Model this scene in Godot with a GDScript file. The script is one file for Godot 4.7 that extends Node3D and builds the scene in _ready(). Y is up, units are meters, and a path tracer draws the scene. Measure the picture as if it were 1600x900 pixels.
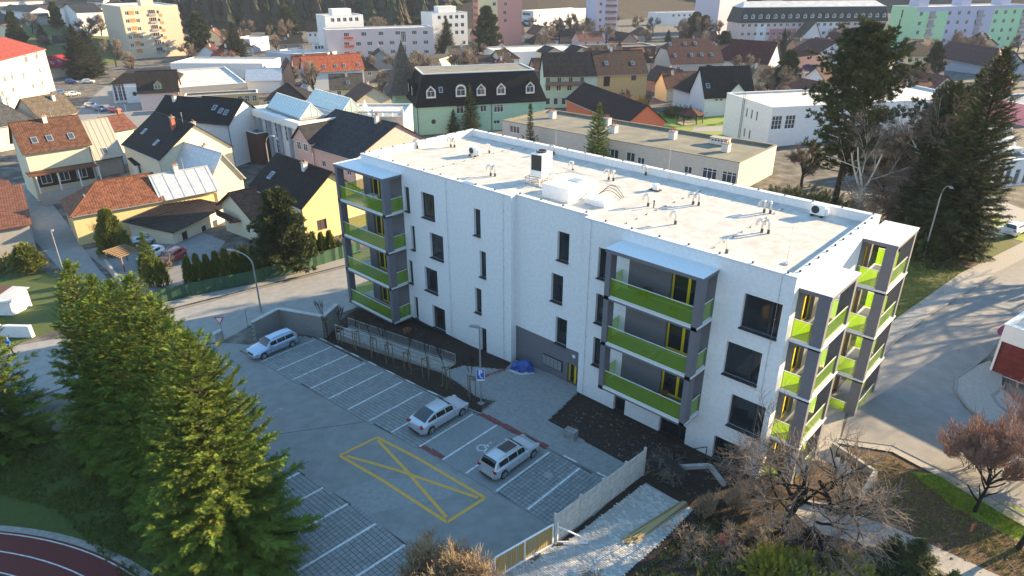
extends Node3D
# x runs along the new building's front, z towards the car park; v = -z. Units are metres.
var rng := RandomNumberGenerator.new()
var M := {}
var counts := {}
var wcache := {}
var mcache := {}


func _ready() -> void:
	rng.seed = 7
	set_camera_and_light()
	make_materials()
	ground()
	main_building()
	town()
	filler_houses()
	yards()
	parking()
	trees()
	street_things()
	vehicles()
	people()


func set_camera_and_light() -> void:
	var cam := Camera3D.new()
	cam.name = "camera"
	cam.position = Vector3(0, 30.5, 0)
	cam.rotation_degrees = Vector3(-25.3, 42.9, 0)
	cam.fov = 45.74
	cam.near = 0.5
	cam.far = 4000.0
	add_child(cam)
	cam.current = true
	var sun := DirectionalLight3D.new()
	sun.name = "sun"
	sun.light_energy = 1.6
	sun.light_color = Color(1.0, 0.88, 0.69)
	sun.light_angular_distance = 0.5
	sun.shadow_enabled = true
	add_child(sun)
	var el := deg_to_rad(17.0)
	sun.look_at_from_position(Vector3.ZERO, Vector3(-0.425 * cos(el), -sin(el), 0.905 * cos(el)), Vector3.UP)
	var sky := ProceduralSkyMaterial.new()
	sky.sky_top_color = Color(0.38, 0.54, 0.69)
	sky.sky_horizon_color = Color(0.81, 0.86, 0.88)
	sky.sky_curve = 0.16
	sky.ground_bottom_color = Color(0.25, 0.25, 0.24)
	sky.ground_horizon_color = Color(0.55, 0.60, 0.66)
	var env := Environment.new()
	env.background_mode = Environment.BG_SKY
	env.sky = Sky.new()
	env.sky.sky_material = sky
	env.background_energy_multiplier = 0.68
	env.tonemap_mode = Environment.TONE_MAPPER_LINEAR
	env.tonemap_exposure = 4.0
	env.sdfgi_enabled = true
	env.ssao_enabled = true
	env.ssil_enabled = true
	env.fog_enabled = true
	env.fog_density = 0.00012
	env.fog_light_color = Color(0.80, 0.86, 0.95)
	var we := WorldEnvironment.new()
	we.name = "world_environment"
	we.environment = env
	add_child(we)


# ------------------------------------------------------------------ helpers
func T(u: float) -> float:  # the ground falls away to the left of the picture
	return -1.3 * clampf((-30.0 - u) / 20.0, 0, 1) - 4.7 * clampf((-50.0 - u) / 60.0, 0, 1)


func P(u: float, v: float, y := 0.0) -> Vector3:
	return Vector3(u, T(u) + y, -v)


func az(u: float, v: float) -> float:
	return rad_to_deg(atan2(0.7325 * u + 0.6807 * v, -0.6807 * u + 0.7325 * v))


func hill(u: float, v: float) -> float:
	var d := Vector2(u, v).length()
	var a := az(u, v)
	var k := smoothstep(-26.0, -29.0, a)
	var d0 := lerpf(lerpf(470.0, 650.0, smoothstep(-2.0, 20.0, a)), 330.0, k)
	return -6.2 + 62.0 * (1.0 - exp(-maxf(0.0, d - d0) * lerpf(0.42, 0.12, k) / 62.0))


func R(a: float, b: float) -> float:
	return rng.randf_range(a, b)


func numbered(nm: String) -> String:
	counts[nm] = counts.get(nm, 0) + 1
	return nm if counts[nm] == 1 else "%s_%03d" % [nm, counts[nm] - 1]


func thing(nm: String, label: String, cat: String, at := Vector3.ZERO, turn := 0.0, grp := "") -> Node3D:
	var o := Node3D.new()
	o.name = numbered(nm)
	add_child(o)
	o.position = at
	o.rotation.y = turn
	meta(o, label, cat, grp)
	return o


func meta(o: Node, label: String, cat: String, grp := "") -> void:
	o.set_meta("label", label)
	o.set_meta("category", cat)
	if grp:
		o.set_meta("group", grp)


func obj(nm: String, mesh: Mesh, m: String, parent: Node = null) -> MeshInstance3D:
	var o := MeshInstance3D.new()
	o.mesh = mesh
	o.material_override = M[m]
	if parent == null:
		o.name = numbered(nm)
		add_child(o)
	else:
		o.name = nm
		parent.add_child(o, true)
	return o


func struct(nm: String, mesh: Mesh, m: String) -> MeshInstance3D:
	var o := obj(nm, mesh, m)
	o.set_meta("kind", "structure")
	return o


func stuff(nm: String, mesh: Mesh, m: String, xf: Array, parent: Node = null, cols := PackedColorArray()) -> MultiMeshInstance3D:
	var mm := MultiMesh.new()
	mm.transform_format = MultiMesh.TRANSFORM_3D
	mm.use_colors = cols.size() > 0
	mm.mesh = mesh
	mm.instance_count = xf.size()
	for i in xf.size():
		mm.set_instance_transform(i, xf[i])
		if cols.size():
			mm.set_instance_color(i, cols[i])
	var o := MultiMeshInstance3D.new()
	o.multimesh = mm
	o.material_override = M[m]
	o.set_meta("kind", "stuff")
	if parent == null:
		o.name = numbered(nm)
		add_child(o)
	else:
		o.name = nm
		parent.add_child(o, true)
	return o


func dup(root: Node3D, at: Vector3, turn := 0.0, label := "") -> Node3D:
	var r: Node3D = root.duplicate()
	r.name = numbered(String(root.name).rstrip("0123456789").rstrip("_"))
	add_child(r)
	r.position = at
	r.rotation.y = turn
	if label:
		r.set_meta("label", label)
	return r


class MB:
	var v := PackedVector3Array()
	var n := PackedVector3Array()
	var t := PackedVector2Array()
	var c := PackedColorArray()
	var ix := PackedInt32Array()

	func tri(a: Vector3, b: Vector3, d: Vector3, ua := Vector2.ZERO, ub := Vector2.ZERO, ud := Vector2.ZERO) -> void:
		var nn := (b - a).cross(d - a).normalized()
		var k := v.size()
		v.append_array([a, b, d])
		n.append_array([nn, nn, nn])
		t.append_array([ua, ub, ud])
		ix.append_array([k, k + 2, k + 1])

	func quad(a: Vector3, b: Vector3, d: Vector3, e: Vector3, ua := Vector2.ZERO, ub := Vector2.ZERO, ud := Vector2.ZERO, ue := Vector2.ZERO) -> void:
		var nn := (d - a).cross(e - b).normalized()
		var k := v.size()
		v.append_array([a, b, d, e])
		n.append_array([nn, nn, nn, nn])
		t.append_array([ua, ub, ud, ue])
		ix.append_array([k, k + 2, k + 1, k, k + 3, k + 2])

	func box(ctr: Vector3, s: Vector3, b := Basis.IDENTITY, bottom := true) -> void:
		var x := b.x * s.x / 2
		var y := b.y * s.y / 2
		var z := b.z * s.z / 2
		quad(ctr - x - y + z, ctr + x - y + z, ctr + x + y + z, ctr - x + y + z)
		quad(ctr + x - y - z, ctr - x - y - z, ctr - x + y - z, ctr + x + y - z)
		quad(ctr + x - y + z, ctr + x - y - z, ctr + x + y - z, ctr + x + y + z)
		quad(ctr - x - y - z, ctr - x - y + z, ctr - x + y + z, ctr - x + y - z)
		quad(ctr - x + y + z, ctr + x + y + z, ctr + x + y - z, ctr - x + y - z)
		if bottom:
			quad(ctr - x - y - z, ctr + x - y - z, ctr + x - y + z, ctr - x - y + z)

	func bar(a: Vector3, b: Vector3, w: float, h: float, up := Vector3.UP) -> void:
		var d := b - a
		var l := d.length()
		if l < 1e-5:
			return
		d /= l
		var u2 := up if absf(d.dot(up)) < 0.99 else Vector3.RIGHT
		var s := d.cross(u2).normalized()
		box((a + b) / 2, Vector3(l, h, w), Basis(d, s.cross(d), s))

	func tube(pts: Array, rad: Array, k: int, cap := true) -> void:
		var first := v.size()
		var m := pts.size()
		for i in m:
			var d: Vector3 = (pts[mini(i + 1, m - 1)] - pts[maxi(i - 1, 0)]).normalized()
			var up := Vector3.UP if absf(d.y) < 0.9 else Vector3.RIGHT
			var s := d.cross(up).normalized()
			var q := s.cross(d)
			for j in k:
				var a := TAU * j / k
				var o := s * cos(a) + q * sin(a)
				v.append(pts[i] + o * rad[i])
				n.append(o)
				t.append(Vector2(float(j) / k, i))
		for i in m - 1:
			for j in k:
				var a := first + i * k + j
				var b := first + i * k + (j + 1) % k
				ix.append_array([a, b, a + k, b, b + k, a + k])
		if cap:
			for e in [0, m - 1]:
				var ce := v.size()
				v.append(pts[e])
				n.append((pts[e] - pts[1 if e == 0 else m - 2]).normalized())
				t.append(Vector2.ZERO)
				for j in k:
					var a: int = first + e * k + j
					var b: int = first + e * k + (j + 1) % k
					ix.append_array([ce, a, b] if e == 0 else [ce, b, a])

	func slab(poly: Array, th: float, along := Vector3.ZERO) -> void:  # a sheet of thickness th under the polygon, uv in metres
		var nn: Vector3 = (poly[1] - poly[0]).cross(poly[2] - poly[0]).normalized()
		var ex: Vector3 = along if along != Vector3.ZERO else (poly[1] - poly[0]).normalized()
		var ey := nn.cross(ex)
		var k := v.size()
		var m := poly.size()
		for s in [0.0, 1.0]:
			for p in poly:
				v.append(p - nn * th * s)
				n.append(nn if s == 0.0 else -nn)
				t.append(Vector2((p - poly[0]).dot(ex), (p - poly[0]).dot(ey)))
		for i in range(1, m - 1):
			ix.append_array([k, k + i + 1, k + i, k + m, k + m + i, k + m + i + 1])
		for i in m:
			var a: Vector3 = poly[i]
			var b: Vector3 = poly[(i + 1) % m]
			quad(a - nn * th, b - nn * th, b, a)

	func mesh() -> ArrayMesh:
		var arr := []
		arr.resize(Mesh.ARRAY_MAX)
		arr[Mesh.ARRAY_VERTEX] = v
		arr[Mesh.ARRAY_NORMAL] = n
		arr[Mesh.ARRAY_TEX_UV] = t
		arr[Mesh.ARRAY_INDEX] = ix
		if c.size():
			arr[Mesh.ARRAY_COLOR] = c
		var m := ArrayMesh.new()
		if v.size():
			m.add_surface_from_arrays(Mesh.PRIMITIVE_TRIANGLES, arr)
		return m


func boxmesh(ctr: Vector3, s: Vector3, b := Basis.IDENTITY) -> ArrayMesh:
	var m := MB.new()
	m.box(ctr, s, b)
	return m.mesh()


func lathe(prof: Array, k := 16) -> ArrayMesh:  # [radius, height] pairs from the bottom up
	var m := MB.new()
	for i in prof.size() - 1:
		for j in k:
			var a := TAU * j / k
			var b := TAU * (j + 1) / k
			var p: Array = prof[i]
			var q: Array = prof[i + 1]
			m.quad(Vector3(p[0] * sin(a), p[1], p[0] * cos(a)), Vector3(p[0] * sin(b), p[1], p[0] * cos(b)), Vector3(q[0] * sin(b), q[1], q[0] * cos(b)), Vector3(q[0] * sin(a), q[1], q[0] * cos(a)))
	return m.mesh()


# a flat sheet on the falling ground, cut where the slope changes, lifted by off
func sheet(poly: Array, off: float, mb: MB = null) -> MB:
	var out := mb if mb else MB.new()
	var pp := PackedVector2Array()
	for p in poly:
		pp.append(Vector2(p[0], p[1]))
	if Geometry2D.is_polygon_clockwise(pp):
		pp.reverse()
	for band in [[-9000.0, -110.0], [-110.0, -50.0], [-50.0, -30.0], [-30.0, 9000.0]]:
		var strip := PackedVector2Array([Vector2(band[0], -9000), Vector2(band[1], -9000), Vector2(band[1], 9000), Vector2(band[0], 9000)])
		for piece in Geometry2D.intersect_polygons(pp, strip):
			var tr := Geometry2D.triangulate_polygon(piece)
			for i in range(0, tr.size(), 3):
				var a := piece[tr[i]]
				var b := piece[tr[i + 1]]
				var d := piece[tr[i + 2]]
				if (b - a).cross(d - a) < 0:
					var x := b
					b = d
					d = x
				out.tri(P(a.x, a.y, off), P(b.x, b.y, off), P(d.x, d.y, off))
	return out


func strip(line: Array, w: float, off: float, mb: MB = null) -> MB:  # a flat painted or paved band along a line of [u, v]
	var out := mb if mb else MB.new()
	for i in line.size() - 1:
		var a := Vector2(line[i][0], line[i][1])
		var b := Vector2(line[i + 1][0], line[i + 1][1])
		var s := (b - a).normalized().orthogonal() * w / 2
		var p := [a + s, b + s, b - s, a - s]
		sheet(p.map(func(q): return [q.x, q.y]), off, out)
	return out


func kerb(nm: String, line: Array, w: float, h: float, m: String, base := -0.1, parent: Node = null) -> MeshInstance3D:  # a raised band along a line
	var mb := MB.new()
	for i in line.size() - 1:
		var a := P(line[i][0], line[i][1], (h + base) / 2)
		var b := P(line[i + 1][0], line[i + 1][1], (h + base) / 2)
		mb.bar(a, b, w, h - base)
	var o := obj(nm, mb.mesh(), m, parent)
	return o


func text(s: String, size: float, depth := 0.01) -> TextMesh:
	var t := TextMesh.new()
	t.text = s
	var f := SystemFont.new()
	f.font_names = PackedStringArray(["Droid Sans"])
	f.font_weight = 700
	t.font = f
	t.font_size = 64
	t.pixel_size = size / 64.0
	t.depth = depth
	return t


# ------------------------------------------------------------------ materials
func ntex(freq: float, lo: float, seed_: int, oct := 5, size := 512, kind := FastNoiseLite.TYPE_SIMPLEX_SMOOTH) -> NoiseTexture2D:
	var f := FastNoiseLite.new()
	f.noise_type = kind
	f.frequency = freq
	f.fractal_octaves = oct
	f.fractal_gain = 0.6
	f.seed = seed_
	var t := NoiseTexture2D.new()
	t.width = size
	t.height = size
	t.seamless = true
	t.noise = f
	var g := Gradient.new()
	g.set_color(0, Color(lo, lo, lo))
	g.set_color(1, Color(1, 1, 1))
	t.color_ramp = g
	return t


func mat(nm: String, c: Color, rough := 0.85, tex := "", scale := 0.25, extra := {}) -> StandardMaterial3D:  # c is a linear colour
	var m := StandardMaterial3D.new()
	m.resource_name = nm
	m.albedo_color = c.linear_to_srgb()
	m.roughness = rough
	if tex:
		m.albedo_texture = mcache[tex]
		m.uv1_triplanar = true
		m.uv1_world_triplanar = true
		m.uv1_scale = Vector3.ONE * scale
	for k in extra:
		m.set(k, extra[k])
	M[nm] = m
	return m


func tile_texture(relief: bool, seed_: int) -> ImageTexture:  # one metre square: 4 columns, 3 courses of clay tiles
	var n := 192
	var im := Image.create(n, n, false, Image.FORMAT_RGB8)
	var r := RandomNumberGenerator.new()
	r.seed = seed_
	var tone := []
	for i in 12 * 12:
		tone.append(r.randf_range(0.72, 1.0))
	for y in n:
		for x in n:
			var cx := x * 12 / n
			var cy := y * 12 / n
			var fx := fmod(float(x) * 12 / n, 1.0)
			var fy := fmod(float(y) * 12 / n, 1.0)
			var g: float
			if relief:
				g = 0.45 + 0.3 * sin(fx * PI) + 0.25 * fy
			else:
				g = tone[cy * 12 + cx]
			im.set_pixel(x, y, Color(g, g, g))
	return ImageTexture.create_from_image(im)


func roofmat(nm: String, c: Color, rough := 0.75) -> void:
	var m := mat(nm, c, rough)
	m.albedo_texture = mcache["tile"]
	m.heightmap_enabled = true
	m.heightmap_texture = mcache["tile_h"]
	m.heightmap_scale = 5.0
	m.metallic_specular = 0.3
	m.uv1_scale = Vector3(0.25, 0.25, 0.25)


func make_materials() -> void:
	mcache["soft"] = ntex(0.008, 0.78, 1)
	mcache["even"] = ntex(0.02, 0.93, 6)
	mcache["mottle"] = ntex(0.012, 0.86, 11, 6, 1024)
	mcache["patch"] = ntex(0.02, 0.35, 2)
	mcache["grain"] = ntex(0.12, 0.55, 3, 3)
	mcache["streak"] = ntex(0.014, 0.80, 4, 6, 1024)
	mcache["rough"] = ntex(0.05, 0.15, 5, 5)
	mcache["tile"] = tile_texture(false, 5)
	mcache["tile_h"] = tile_texture(true, 5)
	var grass := ntex(0.03, 0.0, 8, 5)
	grass.color_ramp = Gradient.new()
	grass.color_ramp.set_color(0, Color(0.30, 0.27, 0.16))
	grass.color_ramp.set_color(1, Color(0.28, 0.40, 0.12))
	mcache["grass"] = grass
	var grass2 := ntex(0.03, 0.0, 18, 5)
	grass2.color_ramp = Gradient.new()
	grass2.color_ramp.set_color(0, Color(0.50, 0.46, 0.24))
	grass2.color_ramp.set_color(1, Color(0.46, 0.62, 0.18))
	mcache["grass2"] = grass2
	var soil := ntex(0.04, 0.0, 9, 5)
	soil.color_ramp = Gradient.new()
	soil.color_ramp.set_color(0, Color(0.22, 0.17, 0.13))
	soil.color_ramp.set_color(1, Color(0.46, 0.38, 0.30))
	mcache["soil"] = soil
	var bump := {"heightmap_enabled": true, "heightmap_texture": mcache["rough"], "heightmap_scale": 1.5}
	# ground
	mat("town_ground", Color(0.23, 0.205, 0.175), 0.95, "patch", 0.03)
	mat("field_grass", Color(0.9, 0.9, 0.8), 0.95, "grass", 0.06, bump)
	mat("lawn", Color(0.75, 0.85, 0.55), 0.95, "grass", 0.15, bump)
	mat("green_lawn", Color(0.95, 1.0, 0.8), 0.95, "grass2", 0.2)
	mat("dry_grass", Color(1.0, 0.9, 0.6), 0.95, "grass", 0.12, bump)
	mat("soil", Color(0.30, 0.28, 0.27), 0.97, "soil", 0.3, {"heightmap_enabled": true, "heightmap_texture": mcache["rough"], "heightmap_scale": 6.0})
	mat("dirt", Color(0.85, 0.75, 0.62), 0.97, "soil", 0.25, {"heightmap_enabled": true, "heightmap_texture": mcache["rough"], "heightmap_scale": 4.0})
	mat("asphalt_new", Color(0.25, 0.25, 0.24), 0.8, "mottle", 0.05)
	mat("asphalt_pale", Color(0.285, 0.285, 0.275), 0.85, "mottle", 0.2)
	mat("asphalt_old", Color(0.31, 0.295, 0.275), 0.88, "mottle", 0.06)
	mat("asphalt_far", Color(0.23, 0.225, 0.22), 0.88, "mottle", 0.05)
	mat("pavement", Color(0.33, 0.31, 0.285), 0.88, "mottle", 0.25)
	mat("kerbstone", Color(0.36, 0.35, 0.33), 0.85, "grain", 0.5)
	mat("paver", Color(1, 1, 1), 0.85, "", 1.0, {"vertex_color_use_as_albedo": true})
	mat("joint", Color(0.09, 0.088, 0.08), 0.95, "grain", 0.6)
	mat("sand_joint", Color(0.62, 0.60, 0.56), 0.95, "grain", 0.6)
	mat("track_red", Color(0.22, 0.045, 0.04), 0.9, "grain", 0.5)
	mat("paint_white", Color(0.74, 0.74, 0.74), 0.7, "soft", 0.6)
	mat("paint_yellow", Color(0.74, 0.40, 0.06), 0.75, "mottle", 0.5)
	mat("forest_floor", Color(0.07, 0.055, 0.04), 0.98, "rough", 0.05)
	# main building
	mat("render_white", Color(0.80, 0.80, 0.80), 0.9, "even", 0.25)
	mat("render_grey", Color(0.155, 0.155, 0.175), 0.9, "even", 0.3)
	mat("plinth", Color(0.035, 0.035, 0.04), 0.9, "soft", 0.4)
	mat("roof_sheet", Color(0.60, 0.56, 0.505), 0.55, "streak", 0.045)
	mat("coping", Color(0.72, 0.73, 0.74), 0.45, "even", 0.3)
	mat("slab_white", Color(0.72, 0.72, 0.72), 0.7, "even", 0.4)
	mat("balcony_floor", Color(0.42, 0.41, 0.38), 0.8, "grain", 0.7)
	mat("anthracite", Color(0.03, 0.032, 0.036), 0.5)
	mat("frame_yellow", Color(0.72, 0.52, 0.02), 0.45)
	mat("glass_dark", Color(0.018, 0.022, 0.026), 0.04, "", 1, {"metallic_specular": 0.75})
	mat("glass_far", Color(0.05, 0.06, 0.075), 0.12, "", 1, {"metallic_specular": 0.6})
	mat("glass_lime", Color(0.19, 0.31, 0.002), 0.06)
	M["glass_lime"].transparency = BaseMaterial3D.TRANSPARENCY_ALPHA
	M["glass_lime"].albedo_color.a = 0.38
	M["glass_lime"].backlight_enabled = true
	M["glass_lime"].backlight = Color(0.40, 0.52, 0.008)
	mat("glass_clear", Color(0.62, 0.72, 0.74), 0.06)
	M["glass_clear"].transparency = BaseMaterial3D.TRANSPARENCY_ALPHA
	M["glass_clear"].albedo_color.a = 0.35
	mat("glass_roof", Color(0.42, 0.52, 0.52), 0.12, "", 1, {"metallic_specular": 0.7})
	mat("steel", Color(0.62, 0.62, 0.62), 0.3, "", 1, {"metallic": 0.9})
	mat("galvanised", Color(0.50, 0.51, 0.52), 0.45, "", 1, {"metallic": 0.7})
	mat("rail_white", Color(0.75, 0.75, 0.74), 0.4)
	mat("metal_dark", Color(0.06, 0.06, 0.065), 0.5)
	mat("metal_black", Color(0.015, 0.015, 0.016), 0.55)
	mat("machine_white", Color(0.78, 0.78, 0.76), 0.5)
	mat("grille", Color(0.02, 0.021, 0.023), 0.6)
	mat("rubber", Color(0.018, 0.018, 0.018), 0.8)
	mat("cardboard", Color(0.5, 0.5, 0.47), 0.8)
	# walls
	for w in [["white", 0.74, 0.74, 0.73], ["cream", 0.70, 0.62, 0.45], ["tan", 0.60, 0.49, 0.37], ["orange_panel", 0.58, 0.24, 0.07], ["pale_pink", 0.66, 0.52, 0.48], ["grey_wall", 0.36, 0.34, 0.32], ["ochre", 0.62, 0.42, 0.18],
			["yellow", 0.70, 0.55, 0.27], ["pale_yellow", 0.74, 0.66, 0.40], ["pink", 0.58, 0.40, 0.37], ["salmon", 0.52, 0.28, 0.20], ["coral", 0.60, 0.16, 0.10], ["mint", 0.36, 0.56, 0.42], ["mint_light", 0.60, 0.68, 0.52],
			["blush", 0.66, 0.54, 0.52], ["bluegrey", 0.40, 0.45, 0.53], ["lilac", 0.55, 0.52, 0.60], ["brick_pink", 0.60, 0.29, 0.24], ["panel_yellow", 0.66, 0.58, 0.34], ["lavender", 0.50, 0.55, 0.68], ["lavender_pink", 0.62, 0.48, 0.54],
			["stone_grey", 0.46, 0.44, 0.41], ["greige", 0.58, 0.52, 0.45], ["rose", 0.50, 0.22, 0.26], ["pink_strong", 0.66, 0.28, 0.34], ["lime_green", 0.40, 0.66, 0.40], ["lavender_grey", 0.46, 0.46, 0.58], ["brown_clad", 0.11, 0.05, 0.035],
			["loggia_grey", 0.34, 0.30, 0.33], ["balcony_brown", 0.24, 0.13, 0.10], ["brick_red", 0.36, 0.12, 0.07], ["chimney_white", 0.66, 0.64, 0.60]]:
		mat(w[0], Color(w[1], w[2], w[3]), 0.92, "even", 0.12)
	# roofs
	for w in [["red_roof", 0.26, 0.055, 0.045], ["crimson_roof", 0.30, 0.02, 0.045], ["dark_tile", 0.028, 0.023, 0.020], ["brown_tile", 0.13, 0.062, 0.040], ["brown_tile2", 0.085, 0.050, 0.038], ["orange_tile", 0.20, 0.080, 0.045], ["red_tile", 0.17, 0.070, 0.050],
			["bright_tile", 0.34, 0.090, 0.045], ["black_roof", 0.013, 0.0125, 0.0135], ["brown_dark", 0.022, 0.015, 0.012], ["slate", 0.065, 0.068, 0.075], ["slate_brown", 0.11, 0.09, 0.07], ["slate_dark", 0.034, 0.034, 0.039], ["plum_tile", 0.10, 0.045, 0.040],
			["maroon_roof", 0.085, 0.026, 0.024], ["maroon_dark", 0.036, 0.016, 0.015], ["purple_roof", 0.060, 0.020, 0.048], ["pale_slate", 0.42, 0.38, 0.36], ["dark_metal", 0.040, 0.029, 0.025]]:
		roofmat(w[0], Color(w[1], w[2], w[3]))
	mat("pale_roof", Color(0.66, 0.64, 0.61), 0.8, "soft", 0.06)
	mat("tan_roof", Color(0.36, 0.31, 0.23), 0.9, "patch", 0.1)
	mat("felt", Color(0.22, 0.21, 0.165), 0.93, "soft", 0.05)
	mat("rust_flat", Color(0.20, 0.11, 0.065), 0.9, "patch", 0.1)
	mat("dark_flat", Color(0.11, 0.12, 0.13), 0.7, "soft", 0.2)
	mat("terrace", Color(0.22, 0.27, 0.33), 0.8, "soft", 0.2)
	mat("old_metal", Color(0.46, 0.43, 0.36), 0.5, "streak", 0.3, {"metallic": 0.3})
	mat("zinc", Color(0.62, 0.64, 0.66), 0.42, "soft", 0.3, {"metallic": 0.35})
	mat("dark_green", Color(0.022, 0.035, 0.032), 0.7, "soft", 0.3)
	# window bits
	mat("pvc_white", Color(0.72, 0.72, 0.70), 0.5)
	mat("wood_brown", Color(0.16, 0.06, 0.03), 0.6)
	mat("wood_dark", Color(0.05, 0.025, 0.017), 0.7, "grain", 0.6)
	mat("door_red", Color(0.17, 0.022, 0.02), 0.6, "soft", 0.3)
	mat("column_blue", Color(0.30, 0.35, 0.42), 0.5)
	# vegetation
	for w in [["spruce", 0.092, 0.142, 0.012, 0.9], ["pine", 0.050, 0.068, 0.020, 0.9], ["thuja", 0.12, 0.15, 0.02, 0.9], ["dark_conifer", 0.030, 0.042, 0.018, 0.9], ["twig", 0.20, 0.16, 0.13, 0.95], ["twig_pink", 0.30, 0.19, 0.15, 0.95], ["twig_tan", 0.30, 0.22, 0.13, 0.95], ["twig_tan2", 0.42, 0.27, 0.07, 0.95],
			["bush_lime", 0.26, 0.26, 0.03, 0.9], ["bush_green", 0.085, 0.095, 0.022, 0.9], ["grass_blade", 0.16, 0.22, 0.04, 0.9]]:
		mat(w[0], Color(w[1], w[2], w[3]), w[4], "", 1, {} if "twig" in w[0] and w[0] != "twig_tan2" else {"vertex_color_use_as_albedo": true, "backlight_enabled": true, "backlight": Color(0.35, 0.35, 0.35)})
	mat("bark", Color(0.085, 0.065, 0.05), 0.95, "rough", 1.2)
	mat("bark_dark", Color(0.040, 0.032, 0.027), 0.95, "rough", 1.2)
	mat("birch_bark", Color(0.72, 0.70, 0.65), 0.85, "soft", 0.9)
	mat("stake", Color(0.38, 0.25, 0.14), 0.85, "grain", 1.0)
	# cars and small things
	for w in [["paint_silver", 0.50, 0.53, 0.57], ["paint_silver_blue", 0.36, 0.47, 0.60], ["paint_car_white", 0.75, 0.75, 0.74], ["paint_car_red", 0.40, 0.02, 0.03], ["paint_car_blue", 0.05, 0.10, 0.30], ["paint_car_dark", 0.03, 0.035, 0.04]]:
		mat(w[0], Color(w[1], w[2], w[3]), 0.32, "", 1, {"metallic": 0.45 if "silver" in w[0] else 0.1, "clearcoat_enabled": true, "clearcoat": 0.8, "clearcoat_roughness": 0.06})
	mat("car_glass", Color(0.01, 0.012, 0.014), 0.03, "", 1, {"metallic_specular": 0.8})
	mat("car_trim", Color(0.02, 0.02, 0.022), 0.6)
	mat("tail_red", Color(0.35, 0.01, 0.012), 0.2)
	mat("lamp_clear", Color(0.62, 0.64, 0.66), 0.12, "", 1, {"metallic": 0.3})
	mat("rim_alloy", Color(0.55, 0.56, 0.58), 0.35, "", 1, {"metallic": 0.8})
	mat("concrete", Color(0.38, 0.36, 0.33), 0.92, "soft", 0.5)
	mat("concrete_pale", Color(0.56, 0.54, 0.50), 0.9, "soft", 0.5)
	mat("block_wall", Color(0.27, 0.265, 0.255), 0.92, "mottle", 0.5)
	mat("block_wall2", Color(0.30, 0.295, 0.28), 0.92, "mottle", 0.5)
	mat("net_green", Color(0.03, 0.10, 0.055), 0.8, "soft", 0.5)
	mat("tarp_blue", Color(0.03, 0.09, 0.36), 0.45, "soft", 0.8)
	mat("tarp_white", Color(0.62, 0.63, 0.64), 0.5, "soft", 0.8)
	mat("sign_blue", Color(0.02, 0.10, 0.42), 0.4)
	mat("sign_white", Color(0.78, 0.78, 0.78), 0.4)
	mat("sign_red", Color(0.55, 0.02, 0.03), 0.4)
	mat("gate_yellow", Color(0.68, 0.44, 0.10), 0.65, "grain", 0.5)
	mat("plank_yellow", Color(0.66, 0.50, 0.20), 0.7, "grain", 0.8)
	mat("plank_new", Color(0.62, 0.48, 0.30), 0.8, "grain", 0.8)
	mat("brick_paver", Color(0.20, 0.055, 0.045), 0.9, "grain", 0.6)
	mat("lamp_grey", Color(0.30, 0.31, 0.32), 0.5, "", 1, {"metallic": 0.4})
	mat("lamp_lens", Color(0.70, 0.72, 0.72), 0.15)
	mat("clay_pot", Color(0.30, 0.11, 0.06), 0.9)
	mat("skin", Color(0.50, 0.30, 0.21), 0.6)
	mat("shirt_blue", Color(0.02, 0.12, 0.50), 0.9)
	mat("trousers_brown", Color(0.10, 0.05, 0.045), 0.9)
	mat("hair_grey", Color(0.35, 0.30, 0.27), 0.9)
	mat("plant_pot_green", Color(0.05, 0.10, 0.03), 0.9)
	mat("tarp_fleece", Color(0.78, 0.77, 0.75), 0.9)


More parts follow.
